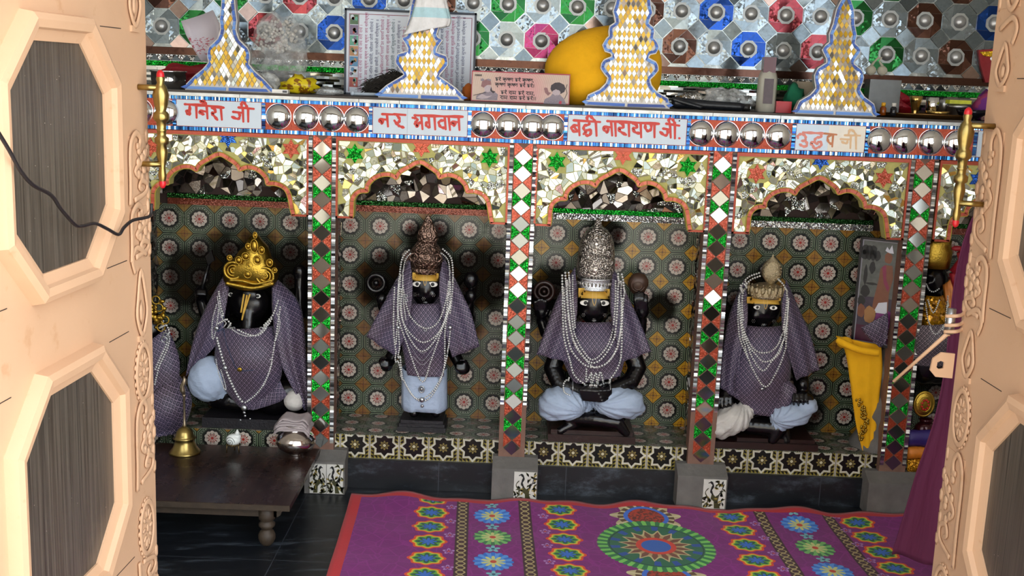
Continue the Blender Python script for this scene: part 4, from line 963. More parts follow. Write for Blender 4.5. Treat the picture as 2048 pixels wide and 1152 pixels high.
def patch(name, Lp, Rp, mat, parent, bulge=.02, m=14, n=20, fold=.003, nf=5, solid=.004, uvs=1, ph=0, smooth=True):
    A = crv([at(*p) for p in Lp], max(1, n//(len(Lp)-1))); B = crv([at(*p) for p in Rp], max(1, n//(len(Rp)-1)))
    k = min(len(A), len(B)); A = [A[round(i*(len(A)-1)/(k-1))] for i in range(k)]; B = [B[round(i*(len(B)-1)/(k-1))] for i in range(k)]
    P = []; UV = []; vl = 0
    for i in range(k):
        if i: vl += ((A[i]+B[i])*.5-(A[i-1]+B[i-1])*.5).length
        row = []; ur = []; w = (B[i]-A[i]).length; t0 = i/(k-1)
        for j in range(m+1):
            s = j/m; p = A[i].lerp(B[i], s); p.y -= bulge*math.sin(math.pi*s)**.7*(.4+.6*math.sin(math.pi*min(1, t0+.15))) + fold*math.sin(nf*math.pi*2*s+ph+t0*2)*(.3+t0)
            row.append(p); ur.append(((s-.5)*w, -vl))
        P.append(row); UV.append(ur)
    mb = MB(); mb.grid(P, 0, UV); return mb.build(name, mat, parent, solid=solid, recalc=True)
def on_face(bv, parent, cx, cy, tilt=0, wid=1.0, eyes=((-.5, 0), (.5, 0)), s=1.0):
    pass
def eye(bv, parent, x, y, w, h, Yd):
    c, n = hit(bv, x, y, Yd); mb = MB(); W = w*KP/2; H = h*KP/2
    mb.add([(c.x+W*math.cos(t*math.pi/8)*1, c.y-.0035, c.z+H*math.sin(t*math.pi/8)*(1 if abs(math.cos(t*math.pi/8)) < .99 else 1)) for t in range(16)]+[(c.x+W*math.cos(t*math.pi/8), c.y+.004, c.z+H*math.sin(t*math.pi/8)) for t in range(16)], [tuple(range(16))]+[(t, t+16, (t+1) % 16+16, (t+1) % 16) for t in range(16)], 0)
    ey = mb.build('eye', WHITE, parent, recalc=False, label='white inlaid eye')
    mb = MB(); mb.ball((c.x, c.y-.0035, c.z+.0003), (H*.75, .0015, H*.75), sub=2); mb.build('pupil', INK, ey, recalc=False)
    mb = MB(); mb.tube([(c.x+W*1.15*math.cos(t), c.y-.004, c.z+H*1.25*math.sin(t)) for t in [math.pi*k/8 for k in range(9)]], .0009, 0, 5); mb.build('eyelid', BLACK, ey, recalc=False)
def mark(bv, parent, name, pts, mat, w=.003, lift=.002, Yd=.05):
    q = crv([(x, 0, y) for x, y in pts], 5); mb = MB(); mb.tube([hit(bv, p.x, p.z, Yd)[0]+Vector((0, -lift*.3, 0)) for p in q], w/2, 0, 6); return mb.build(name, mat, parent, recalc=False)
def band(bv, parent, name, x0, x1, y0, y1, mat, lift=.0010, Yd=.05, n=12, m=4, sl=.04):
    P = []
    for j in range(m+1):
        P.append([hit(bv, x0+(x1-x0)*i/n, y0+(y1-y0)*j/m+sl*(x1-x0)*(i/n-.5), Yd)[0]+Vector((0, -lift, 0)) for i in range(n+1)])
    mb = MB(); mb.grid(P); return mb.build(name, mat, parent, solid=.001, recalc=False)
def dots(bv, parent, cs, r, Yd):
    for x, y in cs:
        mb = MB()
        for k in range(7):
            a = k*math.pi/3; d = 0 if k == 6 else 3.1; h, n = hit(bv, x+d*math.cos(a), y+d*math.sin(a), Yd); mb.ball(h, r, sub=1)
        mb.build('sandal_dots', simple('white_dots', '#d8d0cc', .6, 0, var=0), parent, recalc=False)
def face_feat(x, y, Y, s):       # nose, brow, lips, chin on a statue's head; s = head half width px
    return [e(x, y+s*.12, Y-.040, s*.11, s*.30, .010), e(x, y+s*.33, Y-.042, s*.20, s*.12, .010), e(x, y+s*.62, Y-.034, s*.30, s*.09, .010), e(x, y+s*.78, Y-.034, s*.24, s*.09, .010),
            e(x, y+s*1.02, Y-.024, s*.34, s*.22, .018), e(x-s*.5, y+s*.42, Y-.022, s*.36, s*.38, .022), e(x+s*.5, y+s*.42, Y-.022, s*.36, s*.38, .022), e(x-s*.42, y-s*.25, Y-.030, s*.34, s*.08, .010), e(x+s*.42, y-s*.25, Y-.030, s*.34, s*.08, .010),
            e(x-s*1.02, y+s*.15, Y+.01, s*.16, s*.42, .014), e(x+s*1.02, y+s*.15, Y+.01, s*.16, s*.42, .014)]
def fingers(x, y, Y, dirs, L=.02, r=.0055, base=.012):
    out = []
    for k, (dx, dy, dz) in enumerate(dirs):
        c = at(x, y, Y)+Vector(((k-1.5)*r*1.7, 0, 0)) ; d = Vector((dx, dy, dz)).normalized(); q = c+d*L*(.85, 1, .95, .75)[k % 4]; q2 = q+Vector((d.x*.3, -.5, d.z*.3-.5))*L*.5
        out.append(('c', [(c, r), (q, r*.95), (q2, r*.8)]))
    return out
STL = 'carved statues of the shrine'

# ---- standing statue (second niche)
t = thing('stone_statue', 'standing black stone statue with brown crown, brocade cape and short white dhoti', 'statue', tuple(at(845, 852, .10)), STL)
Y = .13; HX, HY = 851, 575
body = [e(HX, HY, Y, 30, 38, .048), cap((850, 600, Y, .028), (850, 640, Y, .03)), cap((850, 650, Y, .060), (849, 700, Y, .058), (848, 745, Y, .06)), cap((815, 642, Y, .036), (887, 642, Y, .036)),
        cap((812, 645, Y, .032), (790, 700, Y, .025), (775, 728, Y-.03, .022)), cap((888, 645, Y, .032), (905, 700, Y, .025), (922, 734, Y-.03, .022)),
        cap((808, 640, Y, .026), (772, 632, Y+.02, .020), (762, 605, Y+.02, .018)), cap((890, 640, Y, .026), (930, 630, Y+.02, .020), (942, 598, Y+.02, .018)),
        cap((832, 745, Y, .045), (830, 812, Y, .032), (828, 826, Y-.03, .018)), cap((866, 745, Y, .045), (870, 812, Y, .032), (872, 826, Y-.03, .018)),
        e(773, 730, Y-.04, 13, 14, .026), e(925, 736, Y-.04, 16, 14, .028), e(764, 598, Y+.01, 13, 13, .02), e(942, 592, Y+.01, 12, 14, .02)]
body += face_feat(HX, HY, Y, 30)
for bx, by in ((765, 722), (917, 728)): body += fingers(bx+4, by, Y-.058, [(0, -.3, -1)]*4, .016, .0052)
body += [cap((758, 722, Y-.05, .006), (764, 716, Y-.062, .006), (772, 716, Y-.068, .005)), cap((935, 726, Y-.05, .006), (930, 720, Y-.062, .006), (920, 720, Y-.068, .005))]
bo = blob('body', body, BLACK, t)
mb = MB(); mb.torus(at(752, 566, .15), .030, .009, 'Y'); mb.ball(at(752, 566, .15), (.012, .01, .012)); mb.tube([at(752, 590, .15), at(760, 604, .14)], .006); mb.build('discus', BLACK, t)
mb = MB(); mb.ball(at(942, 560, .15), (.028, .024, .034)); mb.tube([at(943, 575, .15), at(943, 632, .15)], [.012, .009]); mb.ball(at(943, 636, .15), .014); mb.build('mace', BLACK, t)
mb = MB(); zf = at(845, 856, .06).z
for k, (w, h0, h1) in enumerate(((50, .0, .018), (47, .018, .03), (44, .03, .042))): 
    c = at(846, 850, .11); mb.box(c.x-w*KP, c.x+w*KP*.94, .075+.004*k, .21, .198+h0, .198+h1)
mb.build('pedestal', simple('black_pedestal', '#17141a', .5, 0, var=.4, sc=25, bmp=.002), t)
def dhoti_tube(cx0, cx1, y0, y1, Yc, dy, parent, mat):
    P = []; n = 36
    for i in range(9):
        tt = i/8; y = y0+(y1-y0)*tt; w = (cx1-cx0)/2*(1+.02*tt); row = []
        for j in range(n+1):
            a = 2*math.pi*j/n; q = at((cx0+cx1)/2, y, Yc); row.append(Vector((q.x+w*KP*math.copysign(abs(math.cos(a))**.7, math.cos(a)), Yc-dy*math.sin(a)*(1+.07*math.sin(a*13+tt)), q.z+.003*math.sin(a*5))))
        P.append(row)
    mb = MB(); mb.grid(P); return mb.build('dhoti', mat, parent, solid=.003)
dh_ = dhoti_tube(804, 894, 735, 815, .13, .068, t, DHOTI)
chest = patch('brocade_cape', [(812, 606, .085), (800, 660, .06), (808, 710, .065), (815, 750, .062)], [(884, 606, .085), (898, 660, .06), (890, 710, .065), (888, 753, .062)], BROC, t, bulge=.03, fold=.0015)
lf = patch('brocade_cape', [(820, 520, .09), (796, 560, .085), (760, 620, .07), (733, 672, .06)], [(824, 548, .07), (824, 600, .045), (812, 665, .045), (792, 712, .05)], BROC, t, bulge=.012, fold=.004, nf=2)
rf = patch('brocade_cape', [(880, 548, .07), (880, 600, .045), (892, 670, .045), (905, 714, .05)], [(886, 520, .09), (908, 560, .085), (940, 620, .07), (959, 692, .06)], BROC, t, bulge=.012, fold=.004, nf=2)
bk = patch('brocade_cape', [(822, 510, .12), (770, 600, .13), (740, 668, .10)], [(884, 510, .12), (930, 600, .13), (955, 688, .10)], BROC, t, bulge=-.02, fold=.002)
bv = bvh_of([bo]); band(bv, t, 'yellow_brow_band', 825, 877, 546, 562, YEL)
eye(bv, t, 834.5, 568, 19, 10, .08); eye(bv, t, 865.5, 568.5, 19, 10, .08); dots(bv, t, [(830, 589), (847, 597.5), (867, 590)], .0012, .08)
mark(bv, t, 'forehead_mark', [(847, 547), (847, 562), (850, 571), (853, 562), (853.5, 547)], simple('pale_gold_paint', '#e0b870', .5, 0, var=0), .0022)
# crown
c = at(852, 545, Y-.02); mb = MB()
mb.lathe([(.056, 0), (.058, .018), (.055, .02)], c, 0, 40, sy=.9); mb.lathe([(.055, .02), (.060, .05), (.052, .085), (.034, .11), (.03, .115)], c, 0, 40, sy=.8)
mb.lathe([(.0, .085), (.030, .105), (.038, .125), (.034, .15), (.018, .18), (.006, .205), (0, .21)], (c.x+.004, c.y-.01, c.z), 0, 30, sy=.55)
cr = mb.build('crown', BRONZ, t, label='browned silver crown'); mb = MB()
for k in range(13): a = math.radians(-170+k*26.6); 
for row, (rr, zz, q) in enumerate(((.058, .009, .0035), (.060, .045, .005), (.054, .075, .005))):
    for k in range(17):
        a = math.pi+math.pi*k/16; mb.ball((c.x+rr*math.cos(a), c.y+rr*.85*math.sin(a), c.z+zz), q, sub=1)
for sx in (-1, 1): mb.torus((c.x+sx*.042, c.y-.045, c.z+.062), .014, .004, 'Y', n=16, m=6); mb.torus((c.x+sx*.022, c.y-.052, c.z+.088), .010, .003, 'Y', n=16, m=6)
mb.build('crown_beading', BRONZ, cr, recalc=False)
bv = bvh_of([bo, chest, lf, rf, cr, dh_])
T = lambda L: [(640+x/2.88, 540+y/2.88) for x, y in L]
R2 = .0042
for q in [(478, 20), (482, 120), (520, 260), (600, 333), (680, 300), (730, 160), (742, 60)], [(465, 30), (460, 180), (490, 320), (590, 415), (690, 350), (745, 200), (750, 60)], [(455, 60), (450, 250), (500, 420), (588, 640), (640, 520), (700, 350), (752, 200)], \
         [(430, 100), (425, 350), (455, 540), (520, 700), (590, 755), (660, 700), (715, 560), (722, 330), (756, 180)], [(452, 330), (462, 480), (480, 620), (550, 735), (630, 715), (695, 620), (735, 480), (752, 330)], [(470, 110), (472, 260), (510, 380), (580, 465), (650, 420), (720, 280), (740, 130)]:
    strand(bv, T(q), R2, t, 'pearl_strand', Yd=.05)
for q in [(492, 340), (588, 478), (690, 370)], [(520, 430), (588, 520), (655, 440)], [(540, 500), (590, 545), (640, 500)]: strand(bv, T(q), .0018, t, 'silver_chain', STEELD)
for x0, x1 in ((0, 0),):
    strand(bv, [(818, 500), (805, 516), (800, 545), (797, 580), (796, 625), (792, 690)], R2, t, 'crown_pearls', Yd=.06); strand(bv, [(886, 498), (902, 515), (906, 545), (905, 580), (900, 628)], R2, t, 'crown_pearls', Yd=.06)
    strand(bv, [(823, 505), (811, 520), (806, 550), (806, 590), (812, 640)], R2*.8, t, 'crown_pearls', Yd=.06); strand(bv, [(882, 505), (896, 520), (900, 550), (898, 590)], R2*.8, t, 'crown_pearls', Yd=.06)
for x, y, r in ((452, 330, .008), (750, 330, .008), (588, 745, .010), (590, 780, .006)): 
    h, n = hit(bv, 640+x/2.88, 540+y/2.88, .05); mb = MB(); mb.ball(h+Vector((0, -.008, 0)), (r, r*.6, r), sub=2); mb.build('pendant', STEELD, t, recalc=False)
mb = MB()
h, n = hit(bv, 640+586/2.88, 540+685/2.88, .05); mb.torus(h+Vector((0, -.006, 0)), .009, .0025, 'Y', n=18, m=6, sz=1.3); mb.ball(h+Vector((0, -.005, 0)), (.006, .003, .008), sub=1); mb.build('oval_pendant', STEELD, t, recalc=False)
for x, y in ((498, 172), (497, 148), (608, 341)): h, n = hit(bv, 640+x/2.88, 540+y/2.88, .05); mb = MB(); mb.torus(h+Vector((0, -.007, 0)), .005, .0018, 'Y', n=14, m=6); mb.build('ring_pendant', STEELD, t, recalc=False)

# ---- seated statue with tall silver crown (third niche)
t = thing('stone_statue', 'seated black stone statue with tall silver crown and hands folded in its lap', 'statue', tuple(at(1180, 872, .06)), STL)
Y = .14; HX, HY = 1188, 608
body = [e(HX, HY, Y, 33, 42, .052), cap((1188, 640, Y, .03), (1188, 665, Y, .034)), cap((1187, 690, Y, .068), (1187, 730, Y, .062), (1187, 765, Y, .072)), cap((1130, 682, Y, .040), (1248, 682, Y, .040)),
        cap((1122, 690, Y, .038), (1105, 735, Y-.02, .034), (1118, 765, Y-.05, .032), (1165, 785, Y-.10, .024)), cap((1258, 690, Y, .038), (1275, 735, Y-.02, .034), (1262, 762, Y-.05, .032), (1212, 785, Y-.10, .024)),
        cap((1128, 680, Y+.02, .028), (1092, 665, Y+.03, .024), (1083, 640, Y+.03, .020)), cap((1250, 680, Y+.02, .028), (1280, 665, Y+.03, .024), (1284, 640, Y+.02, .020)),
        e(1083, 622, Y+.02, 15, 18, .022), e(1284, 622, Y+.01, 15, 18, .022), e(1180, 787, Y-.11, 24, 12, .03), e(1202, 790, Y-.115, 24, 12, .028),
        cap((1165, 800, Y-.02, .07), (1125, 806, Y-.07, .066)), cap((1210, 800, Y-.02, .07), (1240, 803, Y-.07, .066)), cap((1140, 835, Y-.07, .028), (1190, 838, Y-.10, .028), (1235, 845, Y-.11, .026), (1252, 866, Y-.115, .016)), cap((1240, 832, Y-.06, .026), (1160, 840, Y-.07, .026), (1120, 862, Y-.09, .016))]
body += face_feat(HX, HY, Y, 33)
for k in range(4):
    body.append(('c', [(at(1160+k*2, 780+k*6, Y-.135), .0075), (at(1195+k*3, 782+k*6.5, Y-.15), .0075), (at(1222, 780+k*6, Y-.138), .006)]))
body += [cap((1205, 778, Y-.13, .008), (1192, 772, Y-.14, .007)), cap((1170, 776, Y-.13, .008), (1184, 771, Y-.14, .007))]
for k in range(4):
    body.append(('c', [(at(1272+k*7.2, 618, Y-.005), .0078), (at(1270+k*7.6, 602-(2, 5, 4, 0)[k], Y-.012), .0072), (at(1270+k*7.8, 590-(2, 6, 4, -1)[k], Y-.004), .006)]))
    body.append(('c', [(at(1070+k*7.2, 618, Y+.005), .0075), (at(1069+k*7.4, 604-(0, 4, 5, 2)[k], Y-.004), .007)]))
body += [cap((1268, 632, Y, .008), (1262, 620, Y-.01, .007)), cap((1098, 632, Y, .008), (1102, 622, Y, .007))]
bo = blob('body', body, BLACK, t, .004, 4)
mb = MB(); mb.torus(at(1088, 583, .17), .034, .008, 'Y'); mb.torus(at(1088, 583, .165), .018, .006, 'Y'); mb.ball(at(1088, 583, .16), .008); mb.tube([at(1087, 600, .165), at(1086, 612, .165)], .007); mb.build('discus', BLKBR, t)
mb = MB(); mb.lathe([(.001, .055), (.022, .05), (.036, .03), (.038, .01), (.026, -.015), (.01, -.03), (.001, -.035)], at(1276, 575, .17), 0, 24, sy=.6); mb.torus(at(1276, 570, .155), .024, .003, 'Y'); mb.torus(at(1276, 572, .150), .014, .003, 'Y'); mb.build('stone_conch', simple('brown_conch', '#4a3428', .4, .2, var=.4, sc=80), t)
c = at(1180, 862, .03); mb = MB(); mb.box(c.x-.15, c.x+.165, .03, .25, .198, .225); mb.box(c.x-.14, c.x+.155, .04, .25, .225, .24); mb.build('pedestal', BLKBR, t)
DH = []
cr_l = blob('dhoti', [e(1126, 806, .05, 48, 33, .085), e(1160, 805, .09, 30, 26, .06), e(1110, 812, .06, 34, 30, .07)], DHOTI, t, .0045, fold=(1172, 828, -.02, 22, .0028))
cr_r = blob('dhoti', [e(1238, 804, .05, 50, 32, .085), e(1205, 800, .09, 30, 22, .06), e(1262, 812, .06, 28, 24, .06)], DHOTI, t, .0045, fold=(1185, 812, -.02, 22, .0028))
chest = patch('brocade_cape', [(1148, 642, .10), (1120, 690, .07), (1128, 725, .07), (1148, 768, .06)], [(1228, 642, .10), (1255, 690, .07), (1248, 722, .07), (1240, 752, .06)], BROC, t, bulge=.045, fold=.0015)
lf = patch('brocade_cape', [(1150, 535, .12), (1118, 590, .10), (1092, 655, .08), (1073, 708, .06)], [(1154, 580, .09), (1154, 625, .06), (1146, 680, .04), (1136, 724, .045)], BROC, t, bulge=.015, fold=.005, nf=2)
rf = patch('brocade_cape', [(1222, 580, .09), (1222, 625, .06), (1232, 680, .04), (1244, 724, .045)], [(1226, 535, .12), (1254, 590, .10), (1282, 650, .08), (1302, 702, .06)], BROC, t, bulge=.015, fold=.005, nf=2)
bv = bvh_of([bo]); band(bv, t, 'yellow_brow_band', 1157, 1219, 577, 597, YEL)
eye(bv, t, 1171, 605.5, 22, 10.5, .09); eye(bv, t, 1207, 606, 22, 10.5, .09); dots(bv, t, [(1166.5, 630), (1188, 640.5), (1210, 630.5)], .0013, .09)
mark(bv, t, 'forehead_mark', [(1185, 577), (1185, 600), (1188.5, 611), (1192, 600), (1192.5, 577)], simple('pale_gold_paint', '#e0b870', .5), .0024)
c = at(1189, 577, Y-.015); mb = MB(); mb.lathe([(.066, 0), (.067, .003), (.0635, .006), (.0645, .038), (.067, .042), (.062, .044)], c, 0, 44, sy=.9); cb = mb.build('crown', SILVB, t, label='bright silver crown band')
mb = MB(); mb.lathe([(.058, .042), (.066, .052), (.069, .075), (.068, .10), (.066, .12), (.064, .145), (.060, .17), (.050, .195), (.036, .213), (.018, .226), (.012, .232), (.013, .24), (.005, .252), (0, .256)], c, 0, 44, sy=.85); cr = mb.build('crown', SILV, t, label='tall engraved silver crown')
mb = MB(); cc = Vector((c.x, c.y-.056, c.z))
def spiral(mb, x, z, r, yy, turn=1, w=.0022):
    mb.tube([(x+turn*r*(1-k/26)*math.cos(k*.5), yy, z+r*(1-k/26)*math.sin(k*.5)) for k in range(22)], w, 0, 5)
for sx in (-1, 1):
    for (dx, dz, r) in ((.042, .07, .017), (.018, .075, .012), (.028, .105, .012), (.012, .125, .009), (.034, .135, .011), (.022, .16, .010), (.008, .18, .008), (.05, .10, .008)):
        yy = c.y-math.sqrt(max(0, .068**2-dx*dx))*.85-.001+max(0, dz-.15)*.35; spiral(mb, c.x+sx*dx, c.z+dz, r, yy, sx)
for k in range(15): a = math.pi+math.pi*(k+.5)/15; mb.ball((c.x+.064*math.cos(a), c.y+.064*.9*math.sin(a), c.z+.022), (.004, .004, .008), sub=1)
for k in range(24): a = math.pi*k/23; mb.ball((c.x+.050*math.cos(a), c.y-.058+abs(math.cos(a))*.025, c.z+.115+.085*math.sin(a)), .0028, sub=1)
mb.tube([(c.x+.03*math.cos(a_), c.y-.062+.01*abs(math.cos(a_)), c.z+.165+.038*math.sin(a_)) for a_ in [k*math.pi/10 for k in range(21)]], .002, 0, 5)
mb.build('crown_relief', SILV, cr, recalc=False)
bv = bvh_of([bo, chest, lf, rf, cr, cb, cr_l, cr_r]); T = lambda L: [(1020+x/2.88, 540+y/2.88) for x, y in L]; R3 = .0050
for q, r in (([(300, 30), (303, 200), (310, 380), (345, 520), (368, 600), (420, 648), (480, 662), (555, 645), (615, 570), (640, 480), (645, 300), (655, 100), (640, 10)], R3), ([(318, 15), (330, 200), (350, 350), (400, 465), (470, 532), (540, 495), (600, 380), (618, 200), (622, 15)], R3),
             ([(338, 15), (350, 200), (370, 360), (425, 470), (475, 515), (540, 465), (585, 370), (605, 200), (608, 60)], R3*.9), ([(310, 100), (320, 300), (345, 440), (400, 520), (460, 556), (540, 545), (600, 480), (636, 350), (648, 150)], R3),
             ([(328, 60), (338, 260), (370, 420), (430, 510), (490, 560), (560, 530), (622, 430), (640, 250), (636, 60)], R3*.9), ([(360, 30), (362, 180), (375, 330)], R3*.8), ([(440, 570), (440, 640), (470, 590), (465, 660), (495, 590), (500, 655), (520, 585), (535, 640)], R3*.9),
             ([(340, 620), (310, 650), (312, 700), (345, 720)], R3*.8)):
    strand(bv, T(q), r, t, 'pearl_strand', Yd=.04)
mb = MB()
for x, y, R_ in ((1020+575/2.88, 540+690/2.88, 1), (1020+360/2.88, 540+680/2.88, 1)): mb = MB(); mb.torus(at(x, y, .02), .022, .002, 'X', n=20, m=6); mb.build('bangle', STEELD, t)

# ---- seated statue beside the framed picture (fourth niche)
t = thing('stone_statue', 'seated black stone statue fully wrapped in brocade, small jewelled crown, beside the framed picture', 'statue', tuple(at(1530, 892, .06)), STL)
Y = .14; HX, HY = 1528, 616
body = [e(HX, HY, Y, 34, 42, .050), cap((1528, 645, Y, .03), (1528, 670, Y, .034)), cap((1528, 700, Y, .070), (1528, 740, Y, .068), (1530, 790, Y, .075)), cap((1475, 690, Y, .038), (1582, 690, Y, .038)),
        cap((1472, 695, Y, .036), (1458, 750, Y-.02, .030), (1452, 795, Y-.06, .026)), cap((1585, 695, Y, .036), (1600, 745, Y-.03, .030), (1605, 790, Y-.08, .026)),
        e(1450, 800, Y-.08, 17, 22, .028), e(1604, 797, Y-.10, 24, 15, .03), e(1606, 770, Y-.08, 12, 14, .02), cap((1545, 810, Y-.02, .06), (1600, 815, Y-.06, .05)), cap((1500, 815, Y-.02, .06), (1462, 825, Y-.06, .05)),
        cap((1500, 850, Y-.06, .036), (1555, 855, Y-.09, .034), (1545, 880, Y-.10, .018)), cap((1560, 850, Y-.06, .032), (1572, 880, Y-.08, .02)), cap((1582, 700, Y, .03), (1625, 735, Y, .022))]
body += face_feat(HX, HY, Y, 33)
for k in range(4): body.append(('c', [(at(1588+k*8.5, 788, Y-.13), .0062), (at(1586+k*9.5, 802, Y-.145), .0056), (at(1588+k*9.5, 813-abs(k-1)*2, Y-.13), .0045)])); body.append(('c', [(at(1438+k*8, 795, Y-.105), .006), (at(1437+k*8.5, 816-abs(k-1)*2, Y-.115), .005)]))
bo = blob('body', body, BLACK, t, .004, 4)
c = at(1530, 885, .04); mb = MB(); mb.box(c.x-.19, c.x+.19, .03, .25, .198, .222); mb.box(c.x-.10, c.x+.18, .045, .25, .222, .235); mb.build('pedestal', BLKBR, t)
cl = blob('dhoti', [e(1462, 838, .05, 40, 30, .075, -18), e(1440, 848, .05, 26, 30, .06), e(1490, 818, .07, 24, 18, .05)], DHOTIW, t, .0045, fold=(1500, 806, -.02, 20, .0028))
c2 = blob('dhoti', [e(1582, 828, .04, 42, 26, .06, -12), e(1612, 810, .04, 24, 16, .045), e(1560, 845, .05, 22, 18, .04)], DHOTI, t, .0045, fold=(1550, 850, -.02, 18, .0028))
chest = patch('brocade_cape', [(1490, 650, .10), (1474, 720, .06), (1468, 780, .05), (1500, 825, .045)], [(1566, 650, .10), (1580, 710, .06), (1578, 770, .05), (1555, 832, .045)], BROC, t, bulge=.05, fold=.002)
lf = patch('brocade_cape', [(1488, 560, .12), (1460, 625, .11), (1445, 700, .09), (1440, 775, .06)], [(1494, 598, .09), (1494, 650, .06), (1480, 720, .045), (1478, 800, .045)], BROC, t, bulge=.015, fold=.004, nf=2)
rf = patch('brocade_cape', [(1564, 598, .09), (1564, 650, .06), (1574, 700, .05), (1592, 760, .06)], [(1572, 560, .12), (1596, 615, .11), (1620, 670, .09), (1638, 738, .07)], BROC, t, bulge=.015, fold=.005, nf=2)
kn = patch('brocade_cape', [(1556, 765, .05), (1552, 800, .04), (1546, 835, .04)], [(1578, 762, .04), (1592, 785, .02), (1560, 838, .03)], BROC, t, bulge=.02, fold=.002)
bv = bvh_of([bo]); band(bv, t, 'yellow_brow_band', 1494, 1561, 595, 608, YEL)
eye(bv, t, 1514.5, 614.5, 15, 8, .09); eye(bv, t, 1546.5, 615.5, 15, 8, .09); dots(bv, t, [(1507, 642), (1526.5, 651), (1548, 643)], .0012, .09)
mark(bv, t, 'forehead_mark', [(1527.5, 594), (1527.5, 606), (1531, 618), (1535, 607), (1535, 594)], simple('pale_gold_paint', '#e0b870', .5), .0024)
c = at(1531, 594, Y-.015); mb = MB(); PSIL = simple('pale_gilt_silver', '#c9b896', .3, 1, var=.4, sc=90, bmp=.004, bsc=260)
mb.lathe([(.066, 0), (.067, .012), (.066, .03), (.055, .04), (.03, .05)], c, 0, 40, sy=.85); mb.lathe([(.001, .048), (.014, .055), (.034, .08), (.037, .10), (.030, .125), (.014, .142), (.004, .15), (.003, .158), (0, .16)], (c.x+.010, c.y-.02, c.z), 0, 30, sy=.6)
cr = mb.build('crown', PSIL, t, label='pale gilt silver crown'); mb = MB()
for k in range(9):
    a = math.pi+math.pi*(k+.5)/9; q = Vector((c.x+.066*math.cos(a), c.y+.056*math.sin(a), c.z+.03)); mb.ball(q, (.009, .005, .018), sub=1); mb.ball(q+Vector((0, 0, .02)), .004, sub=1); mb.ball(q+Vector((0, -.003, -.016)), .005, sub=1)
for k in range(20): a = k*math.pi/10; mb.ball((c.x+.010+.030*math.cos(a), c.y-.035, c.z+.1+.036*math.sin(a)), .0035, sub=1)
mb.build('crown_beading', PSIL, cr, recalc=False)
bv = bvh_of([bo, chest, lf, rf, cr, kn]); T = lambda L: [(1380+x/2.88, 560+y/2.88) for x, y in L]; R4 = .0043
for q in [(290, 30), (275, 150), (283, 320), (330, 445)], [(300, 60), (300, 250), (360, 390), (440, 417), (505, 370), (540, 250), (560, 80)], [(283, 120), (310, 330), (380, 430), (432, 470), (500, 425), (550, 280), (568, 100)], [(308, 300), (355, 440), (416, 520), (470, 465), (525, 390), (548, 200)], [(300, 330), (350, 490), (428, 612), (490, 540), (545, 400), (562, 200)]:
    strand(bv, T(q), R4, t, 'pearl_strand', Yd=.05)
T = lambda L: [(1380+x/3.2, 280+y/3.2) for x, y in L]
for q in [(440, 850), (370, 878), (325, 940), (312, 1050), (320, 1150), (335, 1250)], [(445, 870), (385, 895), (345, 950), (332, 1050), (340, 1150)], [(562, 890), (605, 940), (625, 1040), (618, 1150), (610, 1240)]: strand(bv, T(q), R4, t, 'crown_pearls', Yd=.06)
h, n = hit(bv, 1524, 777, .04); mb = MB(); mb.ball(h+Vector((0, -.006, 0)), (.010, .004, .007), sub=1); mb.build('pendant', STEELD, t)

# ---- elephant-headed seated statue in the first niche
t = thing('stone_statue', 'seated dark elephant-headed statue draped in brocade under a wide gold crown', 'statue', tuple(at(490, 842, .06)), STL)
Y = .15
body = [e(500, 605, Y, 44, 40, .06), cap((498, 625, Y-.03, .035), (496, 665, Y-.05, .028), (492, 700, Y-.055, .022)), e(452, 610, Y+.02, 16, 30, .012), e(552, 612, Y+.02, 18, 32, .012), cap((500, 680, Y, .085), (498, 740, Y, .10)), cap((440, 670, Y, .045), (570, 670, Y, .045)),
        cap((440, 670, Y, .04), (415, 640, Y+.02, .026), (402, 600, Y+.02, .022)), e(402, 585, Y+.01, 14, 17, .022), cap((570, 670, Y, .04), (600, 620, Y+.02, .026), (600, 560, Y+.03, .022)), e(600, 545, Y+.03, 15, 18, .022), cap((420, 680, Y-.02, .035), (410, 700, Y-.05, .03)),
        cap((440, 780, Y-.06, .07), (410, 760, Y-.06, .055)), cap((550, 790, Y-.05, .075), (600, 780, Y-.05, .055)), cap((430, 800, Y-.08, .03), (500, 808, Y-.09, .03)), e(500, 590, Y-.04, 20, 16, .02)]
for k in range(4): body.append(('c', [(at(393+k*6, 580, Y-.01), .007), (at(394+k*6, 590, Y-.02), .0065)]))
bo = blob('body', body, BLACK, t, .006)
mb = MB(); mb.tube([at(398, 600, .14), at(420, 520, .16)], .007); mb.prism([(p.x, p.z) for p in (at(412, 512, .16), at(424, 500, .16), at(430, 520, .16), at(418, 530, .16))], .15, .165); mb.build('stone_axe', BLACK, t)
mb = MB(); c = at(485, 835, .02); mb.box(c.x-.15, c.x+.24, .035, .25, .198, .235); mb.build('pedestal', simple('black_pedestal', '#17141a', .5), t)
kn = blob('dhoti', [e(418, 758, .05, 40, 46, .08, 8), e(440, 770, .07, 26, 34, .06)], DHOTI, t, .005, fold=(440, 815, 0, 12, .0015)); k2 = blob('dhoti', [e(590, 800, .05, 22, 22, .05, 20)], DHOTIW, t, .005)
lf = patch('brocade_cape', [(446, 555, .10), (410, 620, .09), (388, 680, .07), (372, 752, .05)], [(458, 575, .08), (450, 630, .05), (440, 680, .045), (395, 728, .05)], BROC, t, bulge=.02, fold=.005, nf=2)
chest = patch('brocade_cape', [(440, 655, .06), (430, 710, .03), (438, 760, .025), (478, 812, .03)], [(545, 652, .06), (560, 700, .03), (560, 760, .03), (515, 818, .04)], BROC, t, bulge=.055, fold=.002)
